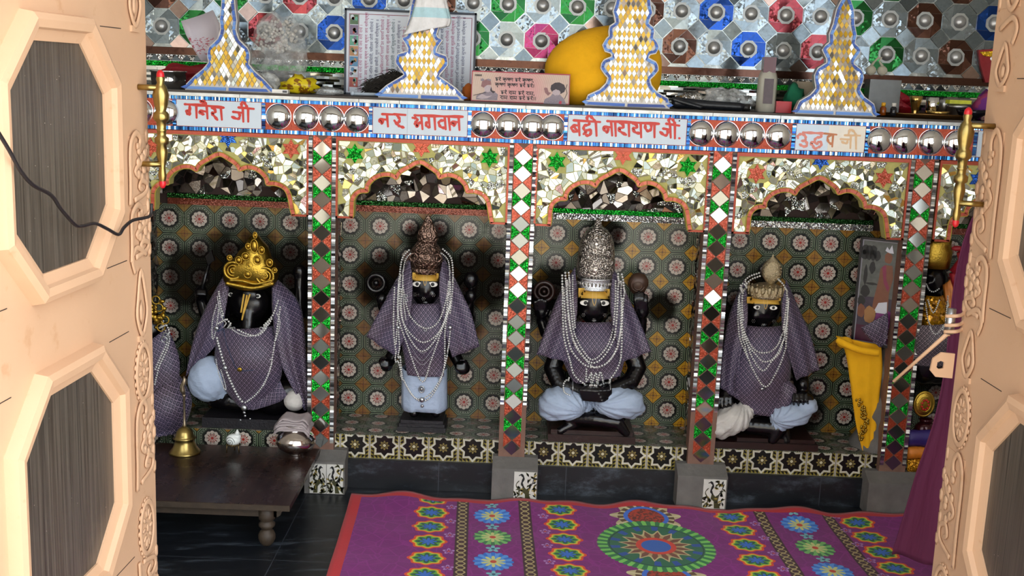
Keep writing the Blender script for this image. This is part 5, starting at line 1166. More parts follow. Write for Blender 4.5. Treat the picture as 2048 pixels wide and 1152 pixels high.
rf = patch('brocade_cape', [(545, 575, .08), (546, 630, .05), (560, 720, .03), (610, 820, .03)], [(556, 560, .10), (600, 610, .09), (612, 700, .07), (616, 815, .05)], BROC, t, bulge=.03, fold=.006, nf=2)
r3 = patch('brocade_cape', [(560, 760, .03), (530, 790, .03), (480, 810, .02)], [(575, 790, .03), (555, 805, .025), (505, 820, .02)], BROC, t, bulge=.01, fold=.002)
bv = bvh_of([bo, lf, chest, rf])
for p, q in (((494, 590), (484, 640)), ((488, 588), (482, 625)), ((500, 588), (486, 630))): mark(bv, t, 'yellow_trunk_mark', [p, ((p[0]+q[0])/2, (p[1]+q[1])/2), q], YEL, .007, .001)
eye(bvh_of([bo]), t, 462, 589, 11, 8, .08); eye(bvh_of([bo]), t, 516, 592, 11, 8, .08)
# gold crown
mb = MB(); pl = [(447, 560), (455, 572), (480, 580), (505, 582), (530, 578), (549, 570), (556, 550), (550, 530), (540, 515), (534, 495), (522, 482), (511, 467), (497, 476), (490, 492), (478, 502), (470, 515), (455, 522), (447, 540)]
poly = [at(x, y, .075) for x, y in pl]; cen = at(502, 535, .05); n = len(poly)
vs = [(cen.x, .035, cen.z)]+[(p.x+(cen.x-p.x)*.4, .045, p.z+(cen.z-p.z)*.4) for p in poly]+[(p.x, .075, p.z) for p in poly]+[(p.x, .10, p.z) for p in poly]
mb.add(vs, [(0, 1+k, 1+(k+1) % n) for k in range(n)]+[(1+k, 1+n+k, 1+n+(k+1) % n, 1+(k+1) % n) for k in range(n)]+[(1+n+k, 1+2*n+k, 1+2*n+(k+1) % n, 1+n+(k+1) % n) for k in range(n)]+[tuple(1+2*n+k for k in range(n-1, -1, -1))], 0, smooth=True)
cr = mb.build('crown', GOLD, t, label='wide beaten gold crown'); mb = MB()
for x, y, r in ((466, 541, .030), (530, 552, .030)):
    c = at(x, y, .048); mb.torus(c, r, .006, 'Y'); mb.torus(c, r*.62, .004, 'Y'); mb.torus(c, r*.28, .004, 'Y')
for x, y, a, b in ((509, 492, .012, .022), (492, 512, .012, .012), (515, 520, .012, .014), (500, 530, .010, .01), (540, 525, .010, .012), (478, 520, .010, .012), (460, 515, .008, .008), (550, 540, .008, .008), (511, 470, .006, .010), (524, 500, .009, .012), (496, 548, .012, .012), (497, 492, .008, .010)):
    c = at(x, y, .045); mb.ball(c, (a, .010, b), sub=2); mb.torus(c+Vector((0, -.006, 0)), a*1.1, .0025, 'Y', n=14, m=5, sz=b/a)
mb.tube(crv([at(x, y, .050) for x, y in ((452, 566), (480, 572), (510, 576), (548, 566))], 5), .008, 0, 8); mb.tube(crv([at(x, y, .045) for x, y in ((458, 560), (485, 562), (512, 568), (546, 560))], 5), .005, 0, 8)
mb.build('crown_scrolls', GOLD, cr, recalc=False)
bv = bvh_of([bo, lf, chest, rf, kn]); T = lambda L: [(280+x/3.03, 560+y/3.03) for x, y in L]
for q, r in (([(480, 70), (500, 190), (560, 270), (640, 322), (720, 332), (780, 270), (820, 180), (840, 120)], .0045), ([(470, 100), (490, 200), (545, 285), (640, 338), (730, 318), (790, 230)], .003), ([(465, 150), (440, 250), (440, 350), (452, 340), (470, 250), (478, 170)], .0033),
             ([(470, 350), (490, 430), (530, 560), (590, 690), (625, 738)], .0055), ([(640, 740), (690, 705), (745, 640), (790, 540), (810, 430), (832, 300), (852, 160)], .0042), ([(462, 480), (480, 570), (515, 660), (520, 640), (490, 540)], .003), ([(830, 200), (850, 260), (825, 360)], .003), ([(790, 480), (800, 500), (760, 620), (745, 640)], .003)):
    strand(bv, T(q), r, t, 'pearl_strand', Yd=.03)
for x, y, r in ((468, 290, .009), (520, 530, .009), (634, 772, .012), (635, 800, .006), (612, 845, .004), (670, 838, .004), (640, 820, .005)): h, n = hit(bv, 280+x/3.03, 560+y/3.03, .03); mb = MB(); mb.ball(h+Vector((0, -.008, 0)), (r, r*.6, r), sub=2); mb.build('pendant', STEELD, t, recalc=False)
for x, y in ((545, 272), (570, 292), (738, 293)): h, n = hit(bv, 280+x/3.03, 560+y/3.03, .03); mb = MB(); mb.torus(h+Vector((0, -.008, 0)), .006, .002, 'Y', n=14, m=6); mb.build('ring_pendant', STEELD, t, recalc=False)
strand(bv, T([(505, 200), (515, 340), (560, 480), (600, 545), (690, 545)]), .0022, t, 'dark_bead_thread', mat=simple('blue_black_beads', '#1c3a5a', .3, 0, var=.3))
h, n = hit(bv, 280+607/3.03, 560+540/3.03, .03); mb = MB(); mb.ball(h+Vector((0, -.006, 0)), (.009, .003, .008), sub=2); mb.build('gold_coin_pendant', GOLD, t)

# ---- companion figure half hidden by the left door
t = thing('stone_statue', 'brocade-wrapped figure with gold filigree crown, half hidden behind the left door', 'statue', tuple(at(330, 880, .05)), STL)
bo = blob('body', [e(300, 660, .10, 34, 40, .05), cap((300, 700, .10, .06), (310, 800, .10, .09)), cap((310, 840, .10, .08), (345, 830, .09, .06)), cap((330, 720, .09, .04), (345, 780, .05, .03))], BLACK, t, .006)
b1 = patch('brocade_cape', [(290, 690, .03), (288, 760, .0), (286, 850, .0)], [(335, 655, .04), (360, 730, .02), (340, 840, .0)], BROC, t, bulge=.03, fold=.004)
b2 = patch('brocade_cape', [(290, 800, -.0), (290, 850, -.01), (300, 872, -.02)], [(356, 745, .04), (384, 800, .02), (366, 862, .02)], BROC, t, bulge=.07, fold=.006, ph=1)
mb = MB()
for k in range(26): c = at(300+rs(0, 32), 600+rs(0, 58), rs(.02, .05)); mb.ball(c, (rs(.006, .013), .006, rs(.006, .013)), sub=1)
for x, y in ((318, 615), (330, 640), (322, 655), (312, 600)): mb.torus(at(x, y, .03), .014, .003, 'Y', n=16, m=6)
mb.build('crown', GOLD, t, label='gold filigree crown', recalc=False)
bv = bvh_of([bo, b1, b2]); T = lambda L: [(280+x/3.03, 560+y/3.03) for x, y in L]
for q in [(125, 225), (165, 275), (182, 330), (170, 410), (120, 520), (92, 630)], [(120, 250), (160, 310), (165, 380), (130, 460), (95, 540)]: strand(bv, T(q), .0042, t, 'pearl_strand', Yd=.0)
mb = MB()
for x, y in ((160, 335), (152, 358)): mb.torus(hit(bv, 280+x/3.03, 560+y/3.03, .0)[0]+Vector((0, -.007, 0)), .010, .003, 'Y', n=16, m=6)
mb.build('ring_pendants', STEELD, t)

# ---- gold-dressed figure half hidden by the right door
t = thing('stone_statue', 'dark figure in gold dress with red arm, half hidden behind the right door', 'statue', tuple(at(1880, 770, .08)), STL)
bo = blob('body', [e(1868, 560, .12, 26, 34, .045), cap((1868, 590, .12, .03), (1868, 640, .12, .06), (1866, 690, .12, .08)), cap((1850, 720, .08, .09), (1900, 720, .08, .09))]+face_feat(1868, 556, .12, 24), BLACK, t, .006)
GLDD = mk_glit('gold_dress', '#6a4208', '#d89a20', sc=120, metal=.5)
d1 = patch('gold_dress', [(1850, 590, .06), (1836, 640, .05), (1840, 700, .04)], [(1885, 590, .06), (1905, 640, .05), (1905, 700, .04)], GLDD, t, bulge=.05, fold=.004)
d2 = patch('gold_sleeve', [(1886, 570, .08), (1892, 620, .05), (1900, 660, .05)], [(1912, 540, .09), (1922, 600, .08), (1925, 660, .06)], simple('orange_gold_sleeve', '#a8601a', .4, .3, var=.4, sc=60), t, bulge=.02, fold=.005)
b1 = patch('brocade_skirt', [(1836, 650, .01), (1830, 690, .0), (1832, 730, .01)], [(1915, 640, .01), (1925, 680, .0), (1930, 730, .01)], mk_brocade('dark_brocade', .014, '#1c1620', '#201a28', '#8a7a80'), t, bulge=.05, fold=.004)
mb = MB(); mb.tube([at(1908, 545, .06), at(1925, 520, .05), at(1920, 505, .04)], [.018, .016, .012]); mb.ball(at(1915, 497, .04), (.022, .012, .010), sub=2); mb.tube([at(1915, 575, .06), at(1908, 545, .06)], .017); mb.build('red_arm', REDCL, t, label='red painted arm')
c = at(1868, 535, .09); mb = MB(); mb.lathe([(.052, 0), (.056, .03), (.058, .06), (.05, .085), (.052, .10)], c, 0, 30, sy=.8); cr = mb.build('crown', GOLD, t); bv = bvh_of([bo, d1, d2, b1])
for q in [(1852, 568), (1858, 580), (1868, 583), (1880, 575)], [(1855, 600), (1866, 625), (1878, 600)], [(1850, 605), (1858, 650), (1872, 668), (1890, 640), (1893, 600)], [(1895, 592), (1890, 640), (1884, 662)]: strand(bv, q, .0035, t, 'pearl_strand', Yd=.0, mat=PEARL)

# ================================================================== FLOOR THINGS
# rug with rippled back edge
mb = MB(); P = []
nx, ny = 150, 60
for j in range(ny+1):
    row = []
    for i in range(nx+1):
        X = -.54+2.2*i/nx; v = j/ny; Yb = -.070-.012*math.sin(X*9+1)*.6-.006*math.sin(X*23); Yy = Yb+(-1.30-Yb)*v; xo = X-(Yy+.06)*.035
        fade = math.exp(-(v/.10)**2); z = .006+fade*(.007+.007*math.sin(X*14+.4)+.004*math.sin(X*31))+.0015*math.sin(X*7+Yy*9)+.0012*math.sin(Yy*25+X*3)
        row.append(Vector((xo, Yy, max(.004, z))))
    P.append(row)
mb.grid(P); rug = mb.build('rug', mk_rug(), solid=.003); tag(rug, 'purple printed rug with red border and round green mandala on the black floor', 'rug')

# low table
TX0, TX1, TY0, TY1, TZ = -1.30, -.662, -.548, -.012, .15
t = thing('low_table', 'low dark wooden table with turned legs at left', 'table', ((TX0+TX1)/2, (TY0+TY1)/2, 0))
mb = MB(); mb.box(TX0, TX1, TY0, TY1, TZ-.018, TZ); mb.build('tabletop', WOOD, t)
mb = MB(); mb.box(TX0, TX1, TY0-.002, TY0, TZ-.019, TZ-.001); mb.build('worn_edge', WOODE, t, label='worn chipped front edge')
mb = MB(); x1 = TX1-.045; mb.box(TX0+.03, x1, TY0+.03, TY0+.048, TZ-.052, TZ-.018)
mb.prism([(x1, TZ-.018), (x1, TZ-.052), (x1+.01, TZ-.045), (x1+.012, TZ-.035), (x1+.022, TZ-.03), (x1+.022, TZ-.018)], TY0+.03, TY0+.048); mb.box(x1-.02, x1-.002, TY0+.03, TY1-.1, TZ-.052, TZ-.018); mb.build('apron', WOODE, t)
lp = [(.013, 0), (.020, .008), (.0265, .022), (.027, .034), (.022, .046), (.015, .052), (.017, .056), (.025, .064), (.026, .072), (.020, .079), (.018, .083), (.025, .088), (.026, .10), (.026, .132)]
for lx, ly in ((-.742, TY0+.04), (-.742, TY1-.10), (-1.25, TY0+.04), (-1.25, TY1-.10)):
    mb = MB(); mb.lathe(lp, (lx, ly, .0), 0, 24); mb.build('leg', WOODE, t)
# hand bell
q = atz(370, 905, TZ); t = thing('hand_bell', 'polished brass hand bell standing on the low table', 'bell', tuple(q))
mb = MB(); mb.lathe([(.052, 0), (.055, .002), (.050, .008), (.041, .020), (.034, .038), (.031, .050), (.033, .052), (.040, .054), (.033, .057), (.031, .064), (.028, .076), (.020, .088), (.010, .094), (.006, .096)], q, 0, 40); mb.torus(q+Vector((0, 0, .006)), .0505, .0015, 'Z', n=40, m=6); mb.build('bell_body', BRASS, t)
mb = MB(); mb.lathe([(.006, .094), (.008, .100), (.005, .106), (.0042, .13), (.0042, .20), (.006, .203), (.007, .208), (.004, .212)], q, 0, 14); mb.tube([q+Vector((0, 0, .21)), q+Vector((-.005, 0, .225)), q+Vector((-.006, 0, .240)), q+Vector((.0, 0, .250)), q+Vector((.003, 0, .265)), q+Vector((.001, 0, .275))], [.005, .010, .0075, .008, .006, .002], 0, 10); mb.build('bell_handle', [simple('worn_brass_handle', '#a09078', .3, .9, var=.3, sc=80)], t, label='tall worn figurine-topped handle')
# conch on stand
q = atz(467, 905, TZ); t = thing('conch_shell', 'small white conch shell with black spiral on a wire stand', 'conch', tuple(q))
c = q+Vector((0, 0, .047)); mb = MB(); mb.ball(c, (.026, .022, .021), sub=3); mb.ball(c+Vector((.012, 0, .012)), (.015, .014, .014), sub=2); mb.lathe([(.012, 0), (.004, .012), (.001, .018)], c+Vector((.014, 0, .02)), 0, 14); cs = mb.build('shell', simple('white_shell', '#e8ece8', .25, 0, var=.05), t)
mb = MB(); sp = []
for k in range(44):
    a = k*.33; r = .0175*(1-k/46); sp.append(Vector((c.x-.008+r*math.cos(a), c.y-math.sqrt(max(0, 1-((r*math.cos(a)-.008)/.026)**2-((r*math.sin(a)-.003)/.021)**2))*.022-.0008, c.z-.003+r*math.sin(a))))
mb.tube(sp, .0009, 0, 5); mb.build('spiral_line', INK, cs)
mb = MB(); mb.torus(q+Vector((0, 0, .030)), .024, .0025, 'Z', n=20, m=6, sz=.7)
for dx, dy in ((-.022, -.010), (.022, -.010), (0, .016)): mb.tube([q+Vector((dx*.9, dy, .032)), q+Vector((dx, dy, .002))], .002)
for k in range(7): mb.ball(q+Vector((-.02+k*.0066, -.018, .028+abs(k-3)*.002)), .003, sub=1)
mb.build('wire_stand', [simple('dull_bronze', '#6a5838', .35, .9, var=.3)], t)
# water pot with folded napkin
q = atz(592, 909, TZ); t = thing('water_pot', 'round polished metal water pot standing at the table edge', 'pot', tuple(q))
POTM = simple('pinkish_steel', '#c4bab4', .12, 1, var=.15, sc=30)
mb = MB(); mb.lathe([(.022, 0), (.024, .004), (.022, .008), (.040, .014), (.060, .028), (.070, .046), (.068, .062), (.056, .080), (.040, .090), (.036, .097), (.037, .106), (.046, .113), (.044, .114), (.034, .106)], q, 0, 48, cap=False); mb.lathe([(0, .002), (.022, .002)], q, 0, 48, cap=False); mb.build('pot_body', POTM, t)
zt = q.z+.1145; t = thing('folded_napkin', 'folded grey-white napkin lying on the mouth of the metal pot', 'napkin', (q.x, q.y, zt))
for k in range(5):
    P = []; w = .062-.002*k; d = .042
    for i in range(9):
        row = []
        for j in range(13):
            u = i/8*2-1; v = j/12*2-1; x = v*w+rs(-.001, .001)+.004*math.sin(k*2); z = zt+.003+k*.0052-max(0, abs(v)-.72)*.07*(1 if v > 0 else .8)-(max(0, -u-.6)*.05)*(5-k)/5+.003*math.sin(v*5+k)*(1 if k == 4 else .4)+.010*max(0, abs(v)-.5)*(k == 4)
            row.append(Vector((q.x-.008+x, q.y-.0+u*d, z)))
        P.append(row)
    mb = MB(); mb.grid(P); mb.build('cloth_fold', GREYCL, t, solid=.0028)

# cloth and picture in the right-hand niche
def free_patch(name, Lp, Rp, mat, label, cat, **kw):
    A = at(*Lp[-1]); r = thing('tmp', label, cat, tuple(A)); o = patch(name, Lp, Rp, mat, r, **kw)
    o.parent = None; o.location = WO[r.name]; o['label'] = label; o['category'] = cat; bpy.data.objects.remove(r); return o
free_patch('yellow_shawl', [(1672, 672, .10), (1690, 700, .10), (1700, 760, .09), (1712, 850, .08), (1728, 915, .07)], [(1762, 690, .06), (1764, 740, .06), (1758, 790, .06), (1752, 850, .06), (1744, 925, .06)], YCLOTH, 'yellow fleece shawl with gold braid hanging below the framed picture', 'shawl', bulge=.012, fold=.004, nf=2, solid=.006)
yo = bpy.data.objects['yellow_shawl']
mb = MB(); mb.ball(at(1690, 685, .08), (.030, .02, .022)); mb.tube(crv([at(1676, 680, .07), at(1690, 688, .05), at(1720, 700, .035), at(1758, 706, .02)], 4), [.013]*13, 0, 10); mb.build('shawl_roll', YCLOTH, yo)
mb = MB()
for k in range(60):
    u = k/59; c = at(1716+14*math.sin(u*3), 800+80*u, .045); mb.ball(c+Vector((rs(-.012, .012), 0, rs(-.004, .004))), (.005, .003, .006), sub=1)
mb.build('gold_braid', GOLD, yo, recalc=False)
# framed picture
a, b, c_, d = at(1704, 472, .12), at(1796, 490, .03), at(1770, 695, .03), at(1702, 684, .12)
t = thing('framed_picture', 'tall black-framed photograph of a bare-chested devotee leaning by the right pillar', 'picture', tuple((c_+d)*.5))
ex = Vector((b.x-a.x, b.y-a.y, 0)).normalized(); W = .175; H = .375; o0 = Vector((d.x, d.y, d.z)); nrm = ex.cross(Vector((0, 0, 1)))
def pf(p): return o0+ex*p[0]+Vector((0, 0, p[2]))+nrm*(-p[1])
def PB(mb, name, m, par=None): return mb.xf(pf).build(name, m, par or t)
W = (b-a).length*.98; H = (a.z-d.z)
mb = MB(); mb.box(0, W, .0, .012, 0, H); mb.build_ = None; bk_ = PB(mb, 'backing', INK)
mb = MB(); f = .008
for bx in ((0, W, 0, f), (0, W, H-f, H), (0, f, 0, H), (W-f, W, 0, H)): mb.box(bx[0], bx[1], -.006, .002, bx[2], bx[3])
PB(mb, 'frame', simple('black_frame', '#141216', .3, 0, var=0))
mb = MB(); g = lambda u, v: (f+.004+u*(W-2*f-.008), f+.004+v*(H-2*f-.008))
def pp_(mb, pts, y, m): mb.add([(g(u, v)[0], y, g(u, v)[1]) for u, v in pts], [tuple(range(len(pts)))], m)
pp_(mb, [(-.03, -.015), (1.03, -.015), (1.03, 1.015), (-.03, 1.015)], -.0006, 0); pp_(mb, [(0, 0), (1, 0), (1, 1), (0, 1)], -.0009, 1)
pp_(mb, [(0, 0), (1, 0), (1, .16), (0, .16)], -.0012, 2); pp_(mb, [(0, .16), (1, .16), (1, .45), (0, .45)], -.0011, 3)
rr = lambda cx, cy, rx, ry, n=14, ph=0: [(cx+rx*math.cos(2*math.pi*k/n)*(1+.1*math.sin(k*2.4+ph)), cy+ry*math.sin(2*math.pi*k/n)*(1+.1*math.sin(k*1.7+ph))) for k in range(n)]
for k in range(7): pp_(mb, rr(.05+.11*(k % 4), .86+.05*(k // 4), .09, .05, ph=k), -.0013, 4)
[pp_(mb, rr(a_, b_, c_, d_, ph=a_*9), -.0013, 4) for a_, b_, c_, d_ in ((.15, .5, .12, .06), (.12, .66, .05, .10), (.28, .74, .08, .06), (.08, .40, .10, .05), (.92, .5, .06, .2), (.95, .9, .05, .1), (.3, .58, .16, .012))]; pp_(mb, [(.45, .16), (1, .16), (1, .30), (.75, .34), (.5, .30)], -.0015, 5)
shf = lambda L: [(u-.13, v) for u, v in L]
pp_(mb, shf([(.5, .30), (.52, .42), (.60, .62), (.62, .74), (.72, .78), (.92, .78), (.97, .66), (.9, .5), (.92, .30)]), -.0016, 6)
pp_(mb, shf(rr(.80, .85, .10, .055)), -.0018, 6); pp_(mb, shf([(.70, .92), (.74, .96), (.8, .93), (.86, .98), (.92, .90), (.80, .90)]), -.0017, 8)
pp_(mb, shf([(.66, .76), (.74, .60), (.86, .52), (.9, .56), (.80, .64), (.76, .78)]), -.0019, 7); pp_(mb, shf([(.55, .30), (.9, .30), (.88, .42), (.66, .40)]), -.0019, 8); pp_(mb, rr(.33, .27, .15, .09), -.002, 9); pp_(mb, rr(.10, .30, .1, .07), -.0018, 6)
PCM = [simple(n_, c0, .25, 0, var=v_, sc=60) for n_, c0, v_ in (('print_white', '#8c8a92', 0), ('print_sky', '#5c605c', .4), ('print_plum', '#4a2038', .2), ('print_dusk', '#3c3644', .4), ('print_leaves', '#23282a', .4), ('print_magenta', '#7c3474', .1), ('print_skin', '#7a4c38', .15), ('print_pink', '#83304c', .15), ('print_cloth', '#d0d0d8', .05), ('print_fan', '#a07448', .1))]
pr = PB(mb, 'print', PCM)
def text(body, size, fn, mat, name, parent, rot=0, align='LEFT', ext=0):
    cu = bpy.data.curves.new(name, 'FONT'); cu.body = body; cu.size = size; cu.align_x = align; cu.extrude = ext; cu.resolution_u = 2
    o = bpy.data.objects.new(name+'_t', cu); COL.objects.link(o); dg = bpy.context.evaluated_depsgraph_get(); dg.update()
    me = bpy.data.meshes.new_from_object(o.evaluated_get(dg)); bpy.data.objects.remove(o)
    mb = MB(); c, s = math.cos(rot), math.sin(rot)
    mb.add([fn((v.co.x*c-v.co.y*s, v.co.x*s+v.co.y*c)) for v in me.vertices], [list(p.vertices) for p in me.polygons])
    mb.build(name, mat, parent, recalc=False); bpy.data.meshes.remove(me)
SILT = simple('pale_print_text', '#d8ccd4', .4, 0, var=0)
text('श्री श्री 1008', .018, lambda p: pf((p[0]+W*.30, -.0022, p[1]+H*.085)), SILT, 'caption', pr)
mb = MB(); mb.tube([pf((W*.5, -.006, 0)), pf((W*.5, -.006, -.02))], .003); 
free_patch('brocade_scarf', [(1722, 655, .035), (1735, 672, .03), (1758, 694, .03)], [(1775, 625, .025), (1776, 655, .02), (1770, 690, .02)], BROC, 'small brocade scarf tucked over the lower corner of the framed picture', 'scarf', bulge=.008, fold=.003, nf=2)
# rough broken masonry by the yellow shawl
mb = MB(); P = []
for i in range(16):
    row = []
    for j in range(9):
        z = .0+.62*i/15; s = j/8; wv = .10*(1-i/15)**1.2+.02+.012*math.sin(i*1.7); row.append(Vector((1.365-wv*math.sin(s*math.pi)-.0, .02+.22*s+rs(-.008, .008), z+rs(-.008, .008))))
    P.append(row)
mb.grid(P); tag(mb.build('broken_masonry', CEMENT, solid=.01), 'rough grey broken masonry edge behind the yellow shawl', 'masonry', kind='structure')
# jewelled bits below the gold-dressed figure
t = thing('cloth_pile', 'pile of blue, orange and gold shrine cloths beside the right pillar', 'cloth', tuple(at(1835, 925, .03)))
for nm, y0, y1, cc in (('blue_cloth', 860, 893, '#34246a'), ('orange_cloth', 893, 918, '#d07a20'), ('gold_cloth', 915, 950, '#a8701a')):
    P = [[at(1812+j*12, y0+(y1-y0)*i/5, .02)+Vector((0, -.015*math.sin(i/5*math.pi)+.004*math.sin(j*2+i), 0)) for j in range(8)] for i in range(6)]; mb = MB(); mb.grid(P); mb.build(nm, mk_glit(nm, cc, '#c8901a') if 'gold' in nm else simple(nm, cc, .5, .1, var=.3, sc=50), t, solid=.004)
c = at(1848, 808, .02); t = thing('jewelled_ornament', 'round gold ornament studded with red beads beside the right pillar', 'ornament', tuple(c-Vector((0, 0, .045))))
mb = MB(); mb.ball(c, (.034, .012, .045), sub=3); mb.torus(c, .034, .005, 'Y', sz=1.3); mb.torus(c+Vector((0, -.01, 0)), .02, .003, 'Y', sz=1.3); mb.build('gold_disc', GOLD, t)
mb = MB()
for k in range(9): a_ = k*2*math.pi/9; mb.ball(c+Vector((.012*math.cos(a_), -.013, .018*math.sin(a_))), .0045, sub=1)
mb.build('red_beads', RED, t)
c = at(1850, 860, .05); mb = MB(); mb.ball(c, (.04, .03, .035), sub=3); mb.lathe([(.02, .03), (.026, .04), (.02, .045)], c, 0, 20); tag(mb.build('dark_pot', simple('dark_lacquer', '#3a0e14', .12, .3, var=.2)), 'small dark glossy pot under the round gold ornament', 'pot')

# maroon curtain
P = []; UVs = None
Lp = [at(x, y, -.93) for x, y in ((1975, 400), (1940, 450), (1912, 560), (1893, 740), (1872, 850), (1840, 950), (1815, 1040), (1792, 1120))]
A = crv(Lp, 5); n = len(A)
for i in range(n):
    row = []; u = i/(n-1)
    for j in range(41):
        s = j/40; w = .12+.45*u; x = A[i].x+w*s; row.append(Vector((x, -.93+.035*math.sin(s*16+u*1.5)*(.3+.7*u)+.01*math.sin(s*41), A[i].z)))
    P.append(row)
mb = MB(); mb.grid(P); tag(mb.build('maroon_curtain', MAROON, solid=.003), 'maroon curtain hanging in folds beside the right door leaf', 'curtain')

# ================================================================== THINGS ON THE LEDGE
LZ = 1.396
def onz(x, y, Y): p = at(x, y, Y); return p
# devotional poster
a, b, c_, d = at(690, 16, .30), at(954, 22, .30), at(958, 186, .29), at(700, 192, .29)
PW = b.x-a.x; PZ0 = LZ+.002; PH = a.z-PZ0; px0 = a.x
t = thing('framed_poster', 'large framed prayer poster with sideways lines of pink and blue Hindi verse', 'poster', (px0+PW/2, .30, PZ0))
qf = lambda u, v, y=.297: Vector((px0+u, y, PZ0+v))
mb = MB(); mb.box(px0, px0+PW, .298, .31, PZ0, PZ0+PH); mb.build('backing', simple('pale_poster_paper', '#dbe4f2', .35, 0, var=.08, sc=6), t)
mb = MB()
for bx in ((0, PW, -.001, .006), (0, PW, PH-.008, PH), (0, .007, 0, PH), (PW-.007, PW, 0, PH)): mb.box(px0+bx[0], px0+bx[1], .292, .30, PZ0+bx[2], PZ0+bx[3])
mb.build('frame', simple('navy_frame', '#1c2a3e', .4, 0, var=.1), t)
mb = MB()
for bx in ((.016, PW-.016, PH-.020, PH-.018), (.016, .018, .01, PH-.018), (.050, .0515, .01, PH-.018), (PW-.018, PW-.016, .01, PH-.018)): mb.box(px0+bx[0], px0+bx[1], .2968, .298, PZ0+bx[2], PZ0+bx[3])
mb.build('red_rule', simple('maroon_ink', '#8a2440', .5, 0, var=0), t)
mb = MB(); cols = ['#5aa08a', '#b0825a', '#4a86b0', '#c8d0dc', '#b04a42', '#4a6a4a', '#7a6a8a']
for k in range(7):
    z0 = PH-.020-(k+1)*.037
    if z0 < 0: break
    mb.add([(px0+.019, .2972, PZ0+z0+.001), (px0+.049, .2972, PZ0+z0+.001), (px0+.049, .2972, PZ0+z0+.036), (px0+.019, .2972, PZ0+z0+.036)], [(0, 1, 2, 3)], (k+5) % 7)
    for q in range(5):
        cx = px0+.019+rs(.006, .024); cz = PZ0+z0+rs(.008, .028); r_ = rs(.004, .009); mb.add([(cx+r_*math.cos(w*1.05)*rs(.6, 1), .2970, cz+r_*1.2*math.sin(w*1.05)*rs(.6, 1)) for w in range(6)], [tuple(range(6))], (k+q) % 7)
mb.build('picture_strip', [simple('poster_art_%d' % k, c, .4, 0, var=.4, sc=90) for k, c in enumerate(cols)], t)
PINK = simple('pink_ink', '#a8407a', .5, 0, var=0); NAVY = simple('navy_ink', '#22306a', .5, 0, var=0); TEAL = simple('teal_ink', '#1f5a6a', .5, 0, var=0)
lines = ['जय राधे जय राधे राधे जय राधे जय शरी राधे ।', 'जय कृष्ण जय कृष्ण कृष्ण जय कृष्ण जय शरीकृष्ण ॥', 'शयामा गोरी नितय किशोरी, परीतम जोरी शरीराधे ।', 'रसकि रसीले छैल छबीले, गुण गरबीले शरीकृष्ण ॥', 'रासविहारनि रसविसतारनि परयि उर धारनि शरीराधे ।', 'नव-नव रंगी नवल तरभिंगी शयाम सुअंगी शरीकृष्ण ॥',
         'पराण पयिारी रूप उजयिारी अति सुकुमारी शरीराधे ।', 'मैन मनोहर महामोदकर सुनदर वर तर शरीकृष्ण ॥', 'शोभा शरेणी मोहा मैनी कोकलि वैनी शरीराधे ।', 'कीरतविनता कामनगिनता भगवतननता शरीकृष्ण ॥', 'चनद वदनी कुनदा रदनी शोभा सदनी शरीराधे ।', 'परम उदारा परभा अपारा अति सुकुमारा शरीकृष्ण ॥', 'हंसा गमनी राजत रमनी करीडा कमनी शरीराधे ।', 'रूप रसाला नयन वशिाला परम कृपाला शरीकृष्ण ॥', 'कंचन बेली रति रस रेली अति अलबेली शरीराधे ।', 'सब सुख सागर सब गुण आगर रूप उजागर शरीकृष्ण ॥', 'रमणीरमया तरुतरतमया गुणआगमया शरीराधे ।', 'धाम नवासी परभा परकाशी सहज सुहासी शरीकृष्ण ॥', 'शकतयाहलादनि अतपिरयिवादनि उर उनमादनि शरीराधे ।', 'अंग-अंग टोना सरस सलोना सुभग सुठोना शरीकृष्ण ॥']
tl = []
for k, s_ in enumerate(lines):
    u = .064+k*(PW-.084)/20; m_ = (PINK, PINK, NAVY, NAVY, PINK, PINK, TEAL, NAVY)[k % 8]
    text(s_, .0146, (lambda uu: (lambda p: Vector((px0+uu+p[0], .2965, PZ0+.012+p[1]))))(u), m_, 'verse_line', t, rot=math.pi/2)
# plaque
a, b, d = at(944, 139, .05), at(1141, 145, .05), at(941, 206, .03)
W2_ = b.x-a.x; H2_ = a.z-LZ-.004; X0 = a.x
t = thing('prayer_plaque', 'small pink and cream prayer plaque with four lines of Hindi between two drawn figures', 'plaque', (X0+W2_/2, .045, LZ))
lean = lambda u, v, y=0: Vector((X0+u, .030+v*.18+y, LZ+.001+v))
mb = MB(); mb.box(0, W2_, .0, .014, 0, H2_); mb.xf(lambda p: lean(p[0], p[2], p[1])); mb.build('plaque_board', simple('plaque_red_edge', '#a83a4a', .4, 0, var=.1), t)
pm = Mat('plaque_print'); x_, y_, z_ = pm.sep(pm.tc('Object')); r_ = hyp(x_, z_-.045); n_ = pm.noise(pm.tc('Object'), 30, 3); pcol = pm.mix(((r_*900).sin() > .6)*.25, pm.mix(r_.ss(.02, .13), '#d89a9a', '#d0b8a8'), '#b48878'); pm.set(pm.mul(pcol, n_*.2+.85), .25)
mb = MB(); mb.box(.003, W2_-.003, -.001, .0, .003, H2_-.004); mb.xf(lambda p: lean(p[0], p[2], p[1])); pb = mb.build('printed_face', pm.m, t)
PU, PV = W2_/200, H2_/66
def PG(x, y): return ((x-0)*W2_/1830*1.0, H2_-(y)*H2_/640)        # crop pixels of the plaque -> local metres
def pl_poly(mb, pts, m, y): mb.add([lean(PG(x, z)[0], PG(x, z)[1], y) for x, z in pts], [tuple(range(len(pts)))], m)
oxp, ozp = 130, 75
